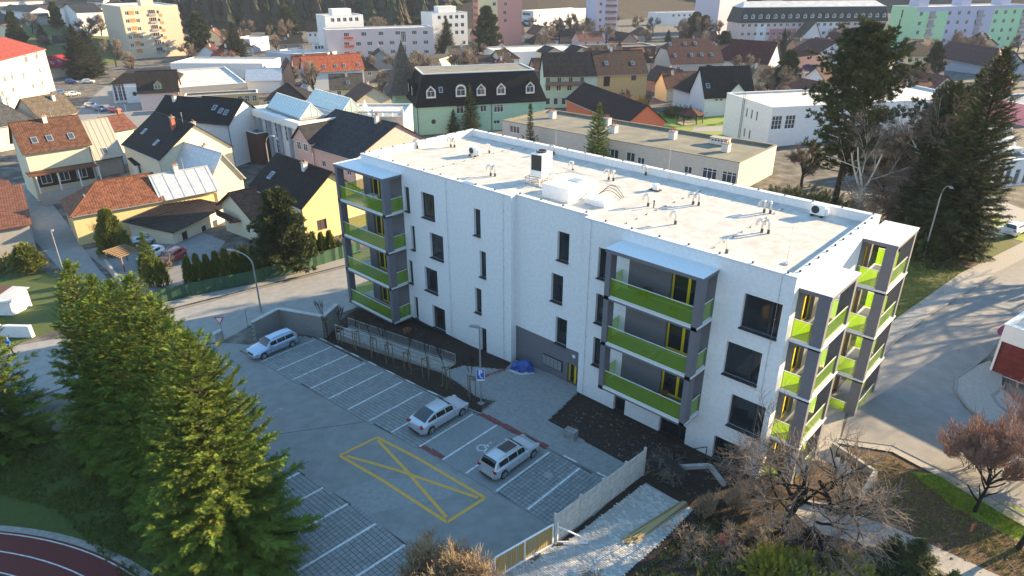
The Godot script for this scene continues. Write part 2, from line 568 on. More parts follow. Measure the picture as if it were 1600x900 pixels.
# ------------------------------------------------------------------ ground
func ground() -> void:
	struct("ground", sheet([[-900, -60], [60, -60], [240, 760], [-900, 760]], 0.0).mesh(), "town_ground")
	# the wooded hill behind the town and the lower slope with houses at the left
	var mb := MB.new()
	var na := 60
	var nd := 26
	var grid := []
	for i in na + 1:
		var a := deg_to_rad(lerpf(-62.0, 58.0, float(i) / na))
		var dir := Vector2(-0.6807 * cos(a) + 0.7325 * sin(a), 0.7325 * cos(a) + 0.6807 * sin(a))
		var line := []
		for j in nd + 1:
			var d := 320.0 + 480.0 * pow(float(j) / nd, 1.4)
			var q := dir * d
			line.append(Vector3(q.x, hill(q.x, q.y) + 2.5 * sin(q.x * 0.03) * clampf((d - 500) / 200, 0, 1), -q.y))
		grid.append(line)
	var mg := MB.new()
	for i in na:
		for j in nd:
			var m := mg if az(grid[i][j].x, -grid[i][j].z) < -27.5 and j < 9 else mb
			m.quad(grid[i][j], grid[i + 1][j], grid[i + 1][j + 1], grid[i][j + 1])
	struct("hill", mb.mesh(), "forest_floor")
	struct("hill_meadow", mg.mesh(), "field_grass")
	# grass and bare earth
	struct("lawn", sheet([[-120, -40], [-60, 4.8], [-52, 8.6], [-31, 8.2], [-22, 9], [-15, 15.5], [-8, 14], [20, -40]], 0.012).mesh(), "lawn")
	struct("soil", sheet([[-18.0, 15], [-19.3, 20.2], [-17.9, 31.9], [-26.4, 32.2], [-27.1, 36.9], [-12, 36.9], [-8.5, 40], [-3, 38.5], [4, 39], [10, 30], [4, 14]], 0.016).mesh(), "soil")
	struct("soil", sheet([[-50.6, 28.3], [-52.8, 31.2], [-54.4, 34.0], [-54, 51], [-33.8, 51], [-33.6, 35.2], [-37, 33.6], [-32.0, 31.3], [-30.4, 29.2]], 0.016).mesh(), "soil")
	struct("dirt", sheet([[-9.8, 43.4], [-6.2, 46.0], [-3.6, 45.3], [2.0, 42.0], [8, 42], [8, 37.6], [1.0, 38.2], [-4.0, 38.2], [-8.7, 37.0], [-12.0, 36.7], [-12.0, 43.2]], 0.02).mesh(), "dirt")
	struct("lawn", sheet([[-5.0, 44.3], [-3.6, 45.3], [4, 45.2], [9, 43], [8, 41.2], [1.7, 42.0], [-2.1, 42.6]], 0.026).mesh(), "green_lawn")
	struct("lawn", sheet([[-12.2, 53], [-12.1, 67.0], [-9.2, 85.2], [-13.2, 84.5], [-23, 88], [-40, 80], [-40, 53]], 0.02).mesh(), "dry_grass")
	struct("lawn", sheet([[-13, 88.5], [-9.3, 89], [-7.6, 97.5], [-9.2, 100], [-13, 96]], 0.024).mesh(), "dry_grass")
	struct("path", sheet([[-40, 80.5], [-23, 88.3], [-13.2, 84.6], [-9.1, 85.3], [-8.4, 88.8], [-13, 88.2], [-24, 92], [-40, 86]], 0.028).mesh(), "dirt")
	struct("lawn", sheet([[-108, 117], [-60, 120], [-52, 150], [-60, 168], [-100, 160]], 0.02).mesh(), "green_lawn")
	struct("lawn", sheet([[-85, -10], [-75.5, 9.5], [-76.5, 15], [-92, 18.5], [-135, 14], [-135, -10]], 0.02).mesh(), "lawn")
	struct("lawn", sheet([[-10, 100], [-2, 98], [8, 106], [0, 117], [-14, 113]], 0.03).mesh(), "green_lawn")
	# streets
	var st := MB.new()
	sheet([[-140, -40], [-62.0, 4.6], [-61.4, 12], [-60.6, 20], [-58.9, 22.6], [-60.2, 26.6], [-61.4, 30.1], [-55.2, 31.2], [-54.8, 38], [-54.2, 66], [-64, 66], [-66.2, 42.2], [-68.8, 31.5], [-70.8, 21.7], [-72.8, 14.2], [-76, 8], [-150, -34]], 0.02, st)
	struct("street", st.mesh(), "asphalt_old")
	struct("lane", sheet([[-70.9, 21.4], [-72.9, 13.8], [-79.7, 16.9], [-89.9, 18.8], [-111, 20.6], [-150, 22.5], [-150, 30], [-120, 26.6], [-93.1, 22.6], [-78, 20.9], [-73.8, 21.9]], 0.026).mesh(), "asphalt_new")
	struct("pavement", sheet([[-74, 22.6], [-72, 33.2], [-70, 44.8], [-69, 66], [-66.5, 66], [-67.0, 42.2], [-69.5, 31.5], [-71.8, 21.9]], 0.09).mesh(), "pavement")
	var rs := MB.new()
	sheet([[-9.6, 44.6], [-6.8, 46.3], [-3.1, 45.7], [3, 44], [30, 38], [30, 50], [6, 50.5], [-1.5, 52.9], [-4.0, 54.9], [-5.3, 57.1], [-5.7, 59.3], [-4.9, 62.0], [-4.5, 64.6], [-3.6, 80], [-1, 98], [6, 120], [0, 122], [-6.2, 92.9], [-7.5, 86.7], [-9.2, 77.4], [-10.6, 68.6], [-11.2, 62.1], [-11.4, 54]], 0.02, rs)
	struct("street", rs.mesh(), "asphalt_far")
	struct("pavement", sheet([[-11.4, 53], [-11.2, 62.1], [-10.6, 68.6], [-9.2, 77.4], [-7.5, 86.7], [-6.2, 92.9], [0, 122], [-2, 123], [-7.2, 98.9], [-10.5, 83.2], [-11.7, 72.8], [-12.4, 66.9], [-12.4, 53]], 0.1).mesh(), "pavement")
	struct("pavement", sheet([[-5.0, 62.0], [-5.5, 59.3], [-5.1, 57.2], [-3.8, 55.2], [-1.5, 53.3], [6, 51], [6, 55], [0, 57], [-2.6, 60], [-3.0, 63], [-4.2, 64.2]], 0.1).mesh(), "pavement")
	struct("pavement", sheet([[-9.8, 43.9], [-6.5, 45.6], [-3.2, 44.9], [2.6, 43.2], [3, 44], [-3.1, 45.7], [-6.8, 46.4], [-9.8, 44.8]], 0.1).mesh(), "pavement")
	struct("path", sheet([[-9.3, 36.3], [-6.5, 37.7], [-4.1, 38.2], [1.1, 38.3], [9, 38.5], [9, 33], [1, 33.5], [-5.4, 35.5], [-7.6, 34.6], [-9.6, 35.6]], 0.03).mesh(), "pavement")
	struct("path", sheet([[-12.0, 40.2], [-9.0, 41.6], [-9.6, 44.2], [-11.6, 53], [-12.1, 53]], 0.028).mesh(), "pavement")
	struct("yard", sheet([[-104, 24], [-76.5, 22.2], [-73.9, 25.4], [-80, 30], [-90, 38], [-104, 38]], 0.022).mesh(), "asphalt_far")
	struct("square", sheet([[-200, 48], [-150, 40], [-150, 56], [-185, 70], [-240, 90], [-260, 80]], 0.03).mesh(), "asphalt_far")
	struct("path", sheet([[-30, 104], [-12, 108], [-3, 98], [-1, 106], [-14, 118], [-30, 112]], 0.034).mesh(), "pavement")
	struct("path", sheet([[-75, 140], [-52, 150], [-55, 156], [-78, 146]], 0.034).mesh(), "pavement")
	kerb("kerb", [[-11.3, 54], [-11.12, 62.1], [-10.5, 68.6], [-9.1, 77.4], [-7.4, 86.7], [-6.1, 92.9], [0, 121]], 0.25, 0.14, "kerbstone").set_meta("kind", "structure")
	kerb("kerb", [[3, 44.1], [-3.1, 45.8], [-6.7, 46.4], [-9.6, 44.7]], 0.22, 0.14, "kerbstone").set_meta("kind", "structure")
	kerb("kerb", [[-4.6, 64.6], [-5.0, 62.0], [-5.6, 59.3], [-5.2, 57.1], [-3.9, 55.1], [-1.5, 53.2], [6, 50.9]], 0.2, 0.14, "kerbstone").set_meta("kind", "structure")
	kerb("kerb", [[-2.5, 60.4], [-2.9, 58.3], [-2.2, 57.0], [0, 55.8]], 0.2, 0.16, "kerbstone").set_meta("kind", "structure")
	kerb("kerb", [[-71.0, 21.7], [-69.0, 31.5], [-66.4, 42.2], [-66, 66]], 0.25, 0.12, "kerbstone").set_meta("kind", "structure")
	kerb("kerb", [[-60.6, 20], [-61.4, 12], [-62.0, 4.6], [-140, -40]], 0.2, 0.12, "kerbstone").set_meta("kind", "structure")
	# running track in the corner
	var ctr := Vector2(-28.85, -21.33)
	var ring := func(r0: float, r1: float, off: float) -> MB:
		var m := MB.new()
		for i in 60:
			var a0 := lerpf(0.6, 3.2, i / 60.0)
			var a1 := lerpf(0.6, 3.2, (i + 1) / 60.0)
			var pts := []
			for q in [[r0, a0], [r0, a1], [r1, a1], [r1, a0]]:
				pts.append([ctr.x + q[0] * cos(q[1]), ctr.y + q[0] * sin(q[1])])
			sheet(pts, off, m)
		return m
	struct("running_track", ring.call(12.0, 27.85, 0.03).mesh(), "track_red")
	struct("track_edge", ring.call(27.85, 28.3, 0.034).mesh(), "concrete")
	for r in [27.67, 26.35, 25.0, 23.7]:
		struct("lane_line", ring.call(r - 0.04, r + 0.04, 0.036).mesh(), "paint_white")
	forest()


func forest() -> void:
	var m := MB.new()
	for k in 4:  # a rough crown of ragged tiers
		var y0 := 0.12 + 0.2 * k
		var r := 0.30 - 0.062 * k
		for j in 9:
			var a := TAU * (j + 0.37 * k) / 9.0
			var b := a + TAU / 9.0
			var q := 0.75 if j % 2 else 1.1
			m.tri(Vector3(r * q * cos(a), y0 - 0.05 * q, r * q * sin(a)), Vector3(0, y0 + 0.36, 0), Vector3(r * cos(b), y0, r * sin(b)))
	var xf := []
	var cols := PackedColorArray()
	for i in 5200:
		var a := deg_to_rad(R(-40.0, 40.0))
		var d := 470.0 + 290.0 * pow(R(0, 1), 1.2)
		var u := d * (-0.6807 * cos(a) + 0.7325 * sin(a))
		var v := d * (0.7325 * cos(a) + 0.6807 * sin(a))
		var k := az(u, v)
		if k < -27.5 and d < 560:
			continue
		if k > -8 and d < 470 + (k + 8) * 8:
			continue
		var h := R(13, 24)
		var w := h * R(0.8, 1.3)
		xf.append(Transform3D(Basis(Vector3.UP, R(0, TAU)).scaled(Vector3(w, h, w)), Vector3(u, hill(u, v) - 1.0, -v)))
		var t := R(0, 1)
		cols.append(Color(R(0.6, 1.5), R(0.5, 0.8), R(0.6, 1.3)) if t < 0.6 else Color(R(0.5, 0.9), R(0.6, 1.0), R(0.5, 0.9)))
	var f := stuff("forest", m.mesh(), "dark_conifer", xf, null, cols)
	meta(f, "dark wooded hillside rising behind the whole town", "forest")


# ------------------------------------------------------------------ car park
func kline(u: float) -> float:  # upper kerb of the car park
	return 29.55 + 0.058 * (u + 24.5) + (0.0 if u > -36 else 0.045 * (-36 - u))


func lline(u: float) -> float:  # lower end of the upper bays
	return 24.05 + 0.06 * (u + 24.5) + (0.0 if u > -36 else 0.03 * (-36 - u))


func bline(u: float) -> float:  # upper end of the lower bays
	return 17.5 + 0.06 * (u + 24.5)


func pavers(nm: String, poly: Array, lu: float, lv: float, gap: float, skip: Callable, base: Color, spread: float, off: float, bond := 0.5) -> void:
	var pp := PackedVector2Array()
	var lo := Vector2(1e9, 1e9)
	var hi := -lo
	for p in poly:
		var q := Vector2(p[0], p[1])
		pp.append(q)
		lo = lo.min(q)
		hi = hi.max(q)
	var m := boxmesh(Vector3(0, -0.03, 0), Vector3(lu - gap, 0.06, lv - gap))
	var xf := []
	var cols := PackedColorArray()
	var j := 0
	var v := lo.y
	while v < hi.y:
		var u := lo.x + (bond * lu if j % 2 else 0.0)
		while u < hi.x:
			var q := Vector2(u, v)
			if Geometry2D.is_point_in_polygon(q, pp) and not skip.call(q):
				xf.append(Transform3D(Basis(Vector3.RIGHT, R(-0.008, 0.008)), P(u, v, off + R(-0.003, 0.003))))
				var k := 1.0 + R(-spread, spread)
				cols.append(Color(base.r * k, base.g * k, base.b * k * R(0.97, 1.03)))
			u += lu
		v += lv
		j += 1
	stuff(nm, m, "paver", xf, null, cols)


func parking() -> void:
	var none := func(_q): return false
	struct("car_park", sheet([[-56.5, 27.6], [-55.5, 24.3], [-58.6, 22.6], [-60.8, 19.5], [-61.6, 12], [-62, 9], [-52, 10.6], [-40, 11.3], [-22, 12.0], [-18.8, 14.5], [-18.4, 20], [-17.9, 30.3], [-51.7, 28.3]], 0.03).mesh(), "asphalt_new")
	var up := []
	for u in [-55.6, -52, -44, -36, -30.95]:
		up.append([u, lline(u)])
	for u in [-30.95, -36, -44, -51.4]:
		up.append([u, kline(u)])
	up.append([-56.4, 27.4])
	struct("bay_bed", sheet(up, 0.036).mesh(), "joint")
	pavers("paving_stone", up, 0.30, 0.30, 0.035, none, Color(0.225, 0.23, 0.225), 0.12, 0.075, 0.0)
	var up2 := [[-23.85, lline(-23.85)], [-18.3, lline(-18.3)], [-17.95, kline(-18.0)], [-23.85, kline(-23.85)]]
	struct("bay_bed", sheet(up2, 0.036).mesh(), "joint")
	pavers("paving_stone", up2, 0.30, 0.30, 0.035, none, Color(0.225, 0.23, 0.225), 0.12, 0.075, 0.0)
	var lo := [[-46, bline(-46)], [-22.2, bline(-22.2)], [-19.6, 14.3], [-22.2, 12.1], [-40, 11.4], [-46, 11.2]]
	struct("bay_bed", sheet(lo, 0.036).mesh(), "joint")
	pavers("paving_stone", lo, 0.30, 0.30, 0.035, none, Color(0.225, 0.23, 0.225), 0.12, 0.075, 0.0)
	# smooth pavers of the two bays beside the disabled bay
	var mid := [[-30.95, lline(-30.95)], [-23.85, lline(-23.85)], [-23.85, kline(-23.85)], [-30.95, kline(-30.95)]]
	pavers("smooth_paver", mid, 0.24, 0.12, 0.006, none, Color(0.225, 0.23, 0.23), 0.07, 0.06)
	# entrance forecourt
	var walk := [[-30.6, 29.35], [-19.0, 29.95], [-17.95, 30.2], [-17.95, 31.95], [-26.3, 32.2], [-27.05, 37.2], [-34.1, 37.2], [-34.1, 36.6], [-33.6, 35.4], [-36.9, 33.7], [-37.6, 31.9], [-32.4, 30.9], [-30.9, 31.4]]
	struct("forecourt_bed", sheet(walk, 0.02).mesh(), "joint")
	pavers("forecourt_paver", walk, 0.22, 0.11, 0.008, none, Color(0.25, 0.25, 0.245), 0.12, 0.085)
	# sanded white pavers behind the fence
	var sand := [[-17.3, 31.4], [-13.8, 31.3], [-13.9, 27], [-14.2, 23], [-15.5, 17.5], [-19.4, 18.5], [-18.4, 23.2], [-17.95, 23.4]]
	struct("sand_bed", sheet(sand, 0.03).mesh(), "sand_joint")
	var n1 := FastNoiseLite.new()
	n1.frequency = 0.5
	n1.seed = 3
	pavers("forecourt_paver", sand, 0.22, 0.13, 0.03, func(q): return n1.get_noise_2d(q.x, q.y) > 0.12 and R(0, 1) < 0.75, Color(0.46, 0.44, 0.41), 0.25, 0.052)
	# kerbs
	var ln := []
	for u in [-52.0, -48, -44, -40, -36, -33, -30.6]:
		ln.append([u, kline(u) + 0.12])
	kerb("kerb", ln, 0.12, 0.16, "kerbstone").set_meta("kind", "structure")
	kerb("kerb", [[-23.9, kline(-23.9) + 0.1], [-17.95, kline(-18) + 0.1]], 0.12, 0.14, "kerbstone").set_meta("kind", "structure")
	kerb("kerb", [[-30.5, 29.3], [-30.85, 31.5], [-32.3, 31.2], [-37.4, 31.7]], 0.08, 0.1, "kerbstone").set_meta("kind", "structure")
	for f in [lline, bline]:
		var l2 := []
		for u in ([-55.6, -52, -44, -36, -27, -18.4] if f == lline else [-46, -36, -22.2]):
			l2.append([u, f.call(u)])
		kerb("kerb", l2, 0.08, 0.055, "kerbstone", -0.05).set_meta("kind", "structure")
	kerb("kerb", [[-46, 11.2], [-40, 11.35], [-22.2, 12.05], [-19.5, 14.2]], 0.1, 0.12, "concrete").set_meta("kind", "structure")
	# painted lines, all on the surface below them
	var line := func(a: Array, b: Array, w: float, m: String, off: float) -> void:
		struct("bay_line" if m == "paint_white" else "yellow_line", strip([a, b], w, off).mesh(), m)
	for u in [-51.75, -49.15, -46.6, -44.1, -41.55, -39.0, -36.4, -33.9, -21.3]:
		line.call([u, kline(u) - 0.15], [u, lline(u) + 0.1], 0.15, "paint_white", 0.082)
	for u in [-30.95, -28.65, -26.5, -23.85]:
		line.call([u, kline(u) - 0.15], [u, lline(u) + 0.1], 0.15, "paint_white", 0.084)
	for u in [-42.6, -40.1, -37.5, -35.0, -32.4, -29.85, -27.2, -24.6]:
		line.call([u, bline(u) - 0.12], [u - 0.3, 12.1], 0.16, "paint_white", 0.082)
	var dash := MB.new()
	for u in [-50.9, -48.4, -45.9, -43.4, -40.9, -38.3, -35.6, -33.0, -22.3, -19.6]:
		dash.bar(P(u - 0.55, kline(u - 0.55) + 0.12, 0.163), P(u + 0.55, kline(u + 0.55) + 0.12, 0.163), 0.13, 0.012)
	struct("kerb_marking", dash.mesh(), "paint_white")
	var y := [[-34.28, 22.6], [-34.55, 19.6], [-24.18, 20.25], [-23.97, 23.3]]
	for i in 4:
		line.call(y[i], y[(i + 1) % 4], 0.22, "paint_yellow", 0.036)
	line.call([-33.9, 22.4], [-24.5, 20.5], 0.22, "paint_yellow", 0.038)
	line.call([-34.1, 19.9], [-24.3, 23.0], 0.22, "paint_yellow", 0.040)
	# red brick strips
	pavers("brick_strip", [[-30.9, lline(-30.9) + 0.05], [-28.75, lline(-28.75) + 0.05], [-28.75, lline(-28.75) + 0.5], [-30.9, lline(-30.9) + 0.5]], 0.2, 0.1, 0.012, none, Color(0.17, 0.05, 0.045), 0.2, 0.068)
	pavers("brick_strip", [[-30.6, kline(-30.6) - 0.05], [-24.2, kline(-24.2) - 0.05], [-24.2, kline(-24.2) + 0.42], [-30.6, kline(-30.6) + 0.42]], 0.2, 0.1, 0.012, none, Color(0.19, 0.055, 0.05), 0.2, 0.094)
	pavers("brick_strip", [[-34.7, 32.5], [-34.3, 32.5], [-33.5, 35.4], [-33.9, 35.4]], 0.2, 0.1, 0.012, none, Color(0.19, 0.055, 0.05), 0.2, 0.093)
	# wheelchair sign painted on the disabled bay
	var wc := MB.new()
	var o := Vector2(-27.55, 26.75)
	var pt := func(x: float, yy: float) -> Array: return [o.x + x, o.y + yy]
	var arc := []
	for i in 15:
		var a := deg_to_rad(150.0 + 290.0 * i / 14.0 - 60.0)
		arc.append(pt.call(-0.05 + 0.33 * cos(a), -0.15 + 0.33 * sin(a)))
	strip(arc, 0.1, 0.084, wc)
	for q in [[[0.02, 0.5], [0.0, 0.05]], [[0.0, 0.05], [0.3, 0.05]], [[0.3, 0.05], [0.42, -0.4]], [[0.42, -0.4], [0.55, -0.35]], [[0.01, 0.28], [0.25, 0.28]]]:
		strip([pt.call(q[0][0], q[0][1]), pt.call(q[1][0], q[1][1])], 0.1, 0.086, wc)
	strip([pt.call(-0.06, 0.66), pt.call(0.1, 0.66)], 0.15, 0.088, wc)
	struct("wheelchair_marking", wc.mesh(), "paint_white")
	for q in [[-43.2, 19.9], [-22.4, 27.6]]:
		var mh := struct("manhole_cover", lathe([[0.0, 0.0], [0.0, 0.012], [0.3, 0.012], [0.33, 0.0]], 18), "concrete")
		mh.position = P(q[0], q[1], 0.032 if q[0] < -30 else 0.075)
	struct("asphalt_patch", sheet([[-31.5, 17.1], [-28.2, 17.4], [-26.9, 19.8], [-25.6, 21.9], [-25.9, 23.6], [-28.6, 23.5], [-28.9, 21.2], [-30.6, 19.6]], 0.033).mesh(), "asphalt_pale")
	# dark joint across the asphalt
	struct("asphalt_joint", strip([[-36.6, 23.2], [-41.5, 16.6]], 0.06, 0.034).mesh(), "joint")
	walls_and_fences()


func walls_and_fences() -> void:
	# block wall round the top left bay: courses of single blocks under a cap
	var w := thing("block_wall", "grey concrete block wall behind the blue silver estate car", "wall", P(-56.5, 27.6))
	for q in [[[-55.7, 24.5], [-56.6, 27.7], 2.3], [[-56.6, 27.7], [-51.4, 29.3], 2.3], [[-51.4, 29.3], [-52.9, 31.9], 2.2]]:
		var a := P(q[0][0], q[0][1], 0.0) - w.position
		var b := P(q[1][0], q[1][1], 0.0) - w.position
		var n := int((b - a).length() / 0.42)
		for c in 11:
			for i in n:
				var f0 := (i + (0.5 if c % 2 else 0.0)) / n
				var f1 := minf(f0 + 1.0 / n, 1.0)
				if f1 - f0 < 0.02:
					continue
				var pa := a.lerp(b, f0) + Vector3(0, (c + 0.5) * q[2] / 11.0, 0)
				var pb := a.lerp(b, f1 - 0.012 / n) + Vector3(0, (c + 0.5) * q[2] / 11.0, 0)
				var mb := MB.new()
				mb.bar(pa, pb, 0.3 + R(-0.006, 0.006), q[2] / 11.0 - 0.012)
				obj("block", mb.mesh(), "block_wall" if R(0, 1) < 0.7 else "block_wall2", w)
		var cp := MB.new()
		cp.bar(a + Vector3(0, q[2] + 0.04, 0), b + Vector3(0, q[2] + 0.04, 0), 0.42, 0.08)
		obj("cap", cp.mesh(), "concrete_pale", w)
	# concrete plank fence at the right end
	var cf := thing("concrete_fence", "pale concrete plank fence at the right end of the car park", "fence", P(-17.9, 31.9))
	var vs := [31.9, 29.9, 27.65, 25.6, 23.4]
	for i in vs.size():
		var u: float = -17.85 - 0.06 * (31.9 - vs[i])
		obj("post", boxmesh(P(u, vs[i], 1.12) - cf.position, Vector3(0.14, 2.36, 0.15)), "concrete_pale", cf)
		if i < vs.size() - 1:
			for k in 4:
				var mb := MB.new()
				var u2: float = -17.85 - 0.06 * (31.9 - vs[i + 1])
				mb.bar(P(u, vs[i] - 0.075, 0.30 + 0.53 * k) - cf.position, P(u2, vs[i + 1] + 0.075, 0.30 + 0.53 * k) - cf.position, 0.05, 0.515)
				obj("plank", mb.mesh(), "concrete_pale", cf)
	# gate with yellow slats, and the open steel leaf
	var gt := thing("slatted_gate", "sliding gate of upright yellow slats in a white steel frame", "gate", P(-18.5, 21.7))
	var a := P(-18.35, 23.2, 0.12) - gt.position
	var b := P(-19.1, 19.2, 0.12) - gt.position
	for q in [[0.0, 0.0], [0.0, 1.5]]:
		var mb := MB.new()
		mb.bar(a + Vector3(0, q[1], 0), b + Vector3(0, q[1], 0), 0.07, 0.08)
		obj("frame", mb.mesh(), "rail_white", gt)
	for f in [0.0, 0.5, 1.0]:
		obj("frame", boxmesh(a.lerp(b, f) + Vector3(0, 0.75, 0), Vector3(0.07, 1.5, 0.07)), "rail_white", gt)
	for i in 34:
		obj("slat", boxmesh(a.lerp(b, (i + 0.5) / 34.0) + Vector3(-0.05, 0.76 + R(-0.01, 0.01), 0), Vector3(0.025, 1.38, 0.095)), "gate_yellow" if R(0, 1) < 0.6 else "plank_new", gt)
	var leaf := thing("steel_gate_leaf", "empty white steel gate leaf standing open beside the concrete fence", "gate", P(-17.6, 23.6))
	var c0 := P(-18.25, 23.5, 0.15) - leaf.position
	var c1 := P(-16.9, 24.6, 0.15) - leaf.position
	for q in [[c0, c1], [c0 + Vector3(0, 1.2, 0), c1 + Vector3(0, 0.25, 0)], [c0, c0 + Vector3(0, 1.5, 0)], [c1, c1 + Vector3(0, 0.3, 0)]]:
		var mb := MB.new()
		mb.bar(q[0], q[1], 0.07, 0.07)
		obj("frame", mb.mesh(), "rail_white", leaf)
	# green shade net on a wire fence along the street
	var gf := thing("green_net_fence", "green shade net fence in front of the thuja row along the street", "fence", P(-73, 26))
	var ga := [[-74.1, 22.7], [-73.5, 25.1], [-70.7, 32.2], [-69.9, 38.5], [-69.2, 46]]
	for i in ga.size() - 1:
		var n := int(Vector2(ga[i + 1][0] - ga[i][0], ga[i + 1][1] - ga[i][1]).length() / 2.4)
		for k in maxi(n, 1):
			var f0 := float(k) / maxi(n, 1)
			var f1 := float(k + 1) / maxi(n, 1)
			var p0 := P(lerpf(ga[i][0], ga[i + 1][0], f0), lerpf(ga[i][1], ga[i + 1][1], f0)) - gf.position
			var p1 := P(lerpf(ga[i][0], ga[i + 1][0], f1), lerpf(ga[i][1], ga[i + 1][1], f1)) - gf.position
			obj("post", boxmesh(p0 + Vector3(0, 0.9, 0), Vector3(0.06, 1.9, 0.06)), "metal_dark", gf)
			var mb := MB.new()
			for s in 5:
				var q0 := p0.lerp(p1, s / 5.0) + (p1 - p0).cross(Vector3.UP).normalized() * (0.07 + 0.05 * sin(s * 2.3 + k))
				var q1 := p0.lerp(p1, (s + 1) / 5.0) + (p1 - p0).cross(Vector3.UP).normalized() * (0.07 + 0.05 * sin((s + 1) * 2.3 + k if s < 4 else 0.0 + (k + 1)))
				mb.quad(q0 + Vector3(0, 0.05, 0), q1 + Vector3(0, 0.05, 0), q1 + Vector3(0, 1.72 + R(-0.05, 0.05), 0), q0 + Vector3(0, 1.72, 0))
			obj("net", mb.mesh(), "net_green", gf)
	# ramp with its railing beside the young trees
	var rp := thing("ramp", "pale concrete ramp with steel railings between the young trees and the building", "ramp", P(-45, 31))
	var side := MB.new()
	for q in [[[-50.2, 29.75], [-37.4, 31.75], 0.62, 0.12]]:
		var p0 := P(q[0][0], q[0][1]) - rp.position
		var p1 := P(q[1][0], q[1][1]) - rp.position
		var back := Vector3(-0.25, 0, -1.7)
		var h0 := Vector3(0, q[2], 0)
		var h1 := Vector3(0, q[3], 0)
		side.quad(p0 - h0 * 0.5, p1 - h1, p1 + h1, p0 + h0)
		side.quad(p0 + h0, p1 + h1, p1 + h1 + back, p0 + h0 + back)
		side.quad(p1 + back - h1, p0 + back - h0, p0 + h0 + back, p1 + h1 + back)
		side.quad(p0 + back - h0, p0 - h0, p0 + h0, p0 + h0 + back)
		obj("deck", side.mesh(), "concrete", rp)
		for k in 2:
			var off := back * (0.02 if k == 0 else 0.98)
			var r := MB.new()
			var top := 0.95
			r.bar(p0 + h0 + off + Vector3(0, top, 0), p1 + h1 + off + Vector3(0, top, 0), 0.05, 0.05)
			r.bar(p0 + h0 + off + Vector3(0, 0.12, 0), p1 + h1 + off + Vector3(0, 0.12, 0), 0.04, 0.04)
			if k == 0:
				r.bar(p0 + h0 + off + Vector3(0, 0.5, 0), p1 + h1 + off + Vector3(0, 0.5, 0), 0.03, 0.03)
			obj("rail", r.mesh(), "steel", rp)
			for i in 10:
				var p := (p0 + h0).lerp(p1 + h1, i / 9.0) + off
				obj("post", boxmesh(p + Vector3(0, top / 2, 0), Vector3(0.035, top, 0.035)), "galvanised", rp)
			if k == 1:
				for i in 100:
					var p := (p0 + h0).lerp(p1 + h1, (i + 0.5) / 100.0) + off
					obj("baluster", mcache.get("bal", boxmesh(Vector3(0, 0.53, 0), Vector3(0.025, 0.82, 0.025))), "galvanised", rp).position = p
	# wire fence posts at the lower edge of the car park
	var wf := thing("wire_fence", "low dark wire fence along the lower edge of the car park", "fence", P(-33, 11.6))
	for i in 9:
		var p := P(-45.0 + i * 2.9, 11.1 + 0.09 * i) - wf.position
		obj("post", boxmesh(p + Vector3(0, 0.75, 0), Vector3(0.06, 1.5, 0.06)), "metal_dark", wf)
		if i < 8:
			for k in 3:
				var mb := MB.new()
				mb.bar(p + Vector3(0, 0.4 + 0.5 * k, 0), P(-45.0 + (i + 1) * 2.9, 11.1 + 0.09 * (i + 1), 0.4 + 0.5 * k) - wf.position, 0.012, 0.012)
				obj("wire", mb.mesh(), "metal_dark", wf)
	var wf2 := thing("wire_fence", "black steel fence with open panels along the path at the lower right", "fence", P(-5, 35))
	var fl := [[-9.8, 33.6], [-7.6, 34.1], [-5.4, 34.9], [-3.2, 34.8], [-1.0, 34.4], [1.2, 33.6], [3.4, 32.8]]
	for i in fl.size():
		var p := P(fl[i][0], fl[i][1]) - wf2.position
		obj("post", boxmesh(p + Vector3(0, 0.7, 0), Vector3(0.06, 1.4, 0.06)), "metal_black", wf2)
		if i < fl.size() - 1:
			for k in 2:
				var mb := MB.new()
				mb.bar(p + Vector3(0, 0.15 + 1.1 * k, 0), P(fl[i + 1][0], fl[i + 1][1], 0.15 + 1.1 * k) - wf2.position, 0.025, 0.025)
				obj("wire", mb.mesh(), "metal_black", wf2)
	# panels and rail by the basement steps
	var bs := thing("basement_screen", "dark screen panels and black handrail by the basement steps", "fence", P(-16.5, 34.5))
	for q in [[[-18.1, 33.2], [-16.7, 33.0]], [[-16.7, 33.0], [-15.2, 32.6]]]:
		var mb := MB.new()
		mb.bar(P(q[0][0], q[0][1], 0.75) - bs.position, P(q[1][0], q[1][1], 0.75) - bs.position, 0.05, 1.5)
		obj("panel", mb.mesh(), "anthracite", bs)
	var hr := MB.new()
	for q in [[[-16.8, 34.0, 0], [-16.8, 34.0, 1.3]], [[-15.5, 35.9, 0], [-15.5, 35.9, 1.3]], [[-16.8, 34.0, 1.3], [-15.5, 35.9, 1.3]], [[-16.8, 34.0, 0.5], [-15.5, 35.9, 0.5]]]:
		hr.bar(P(q[0][0], q[0][1], q[0][2]) - bs.position, P(q[1][0], q[1][1], q[1][2]) - bs.position, 0.05, 0.05)
	obj("handrail", hr.mesh(), "metal_black", bs)
	kerb("step_edge", [[-16.9, 33.6], [-15.0, 35.6], [-13.4, 34.6]], 0.25, 0.3, "concrete_pale").set_meta("kind", "structure")
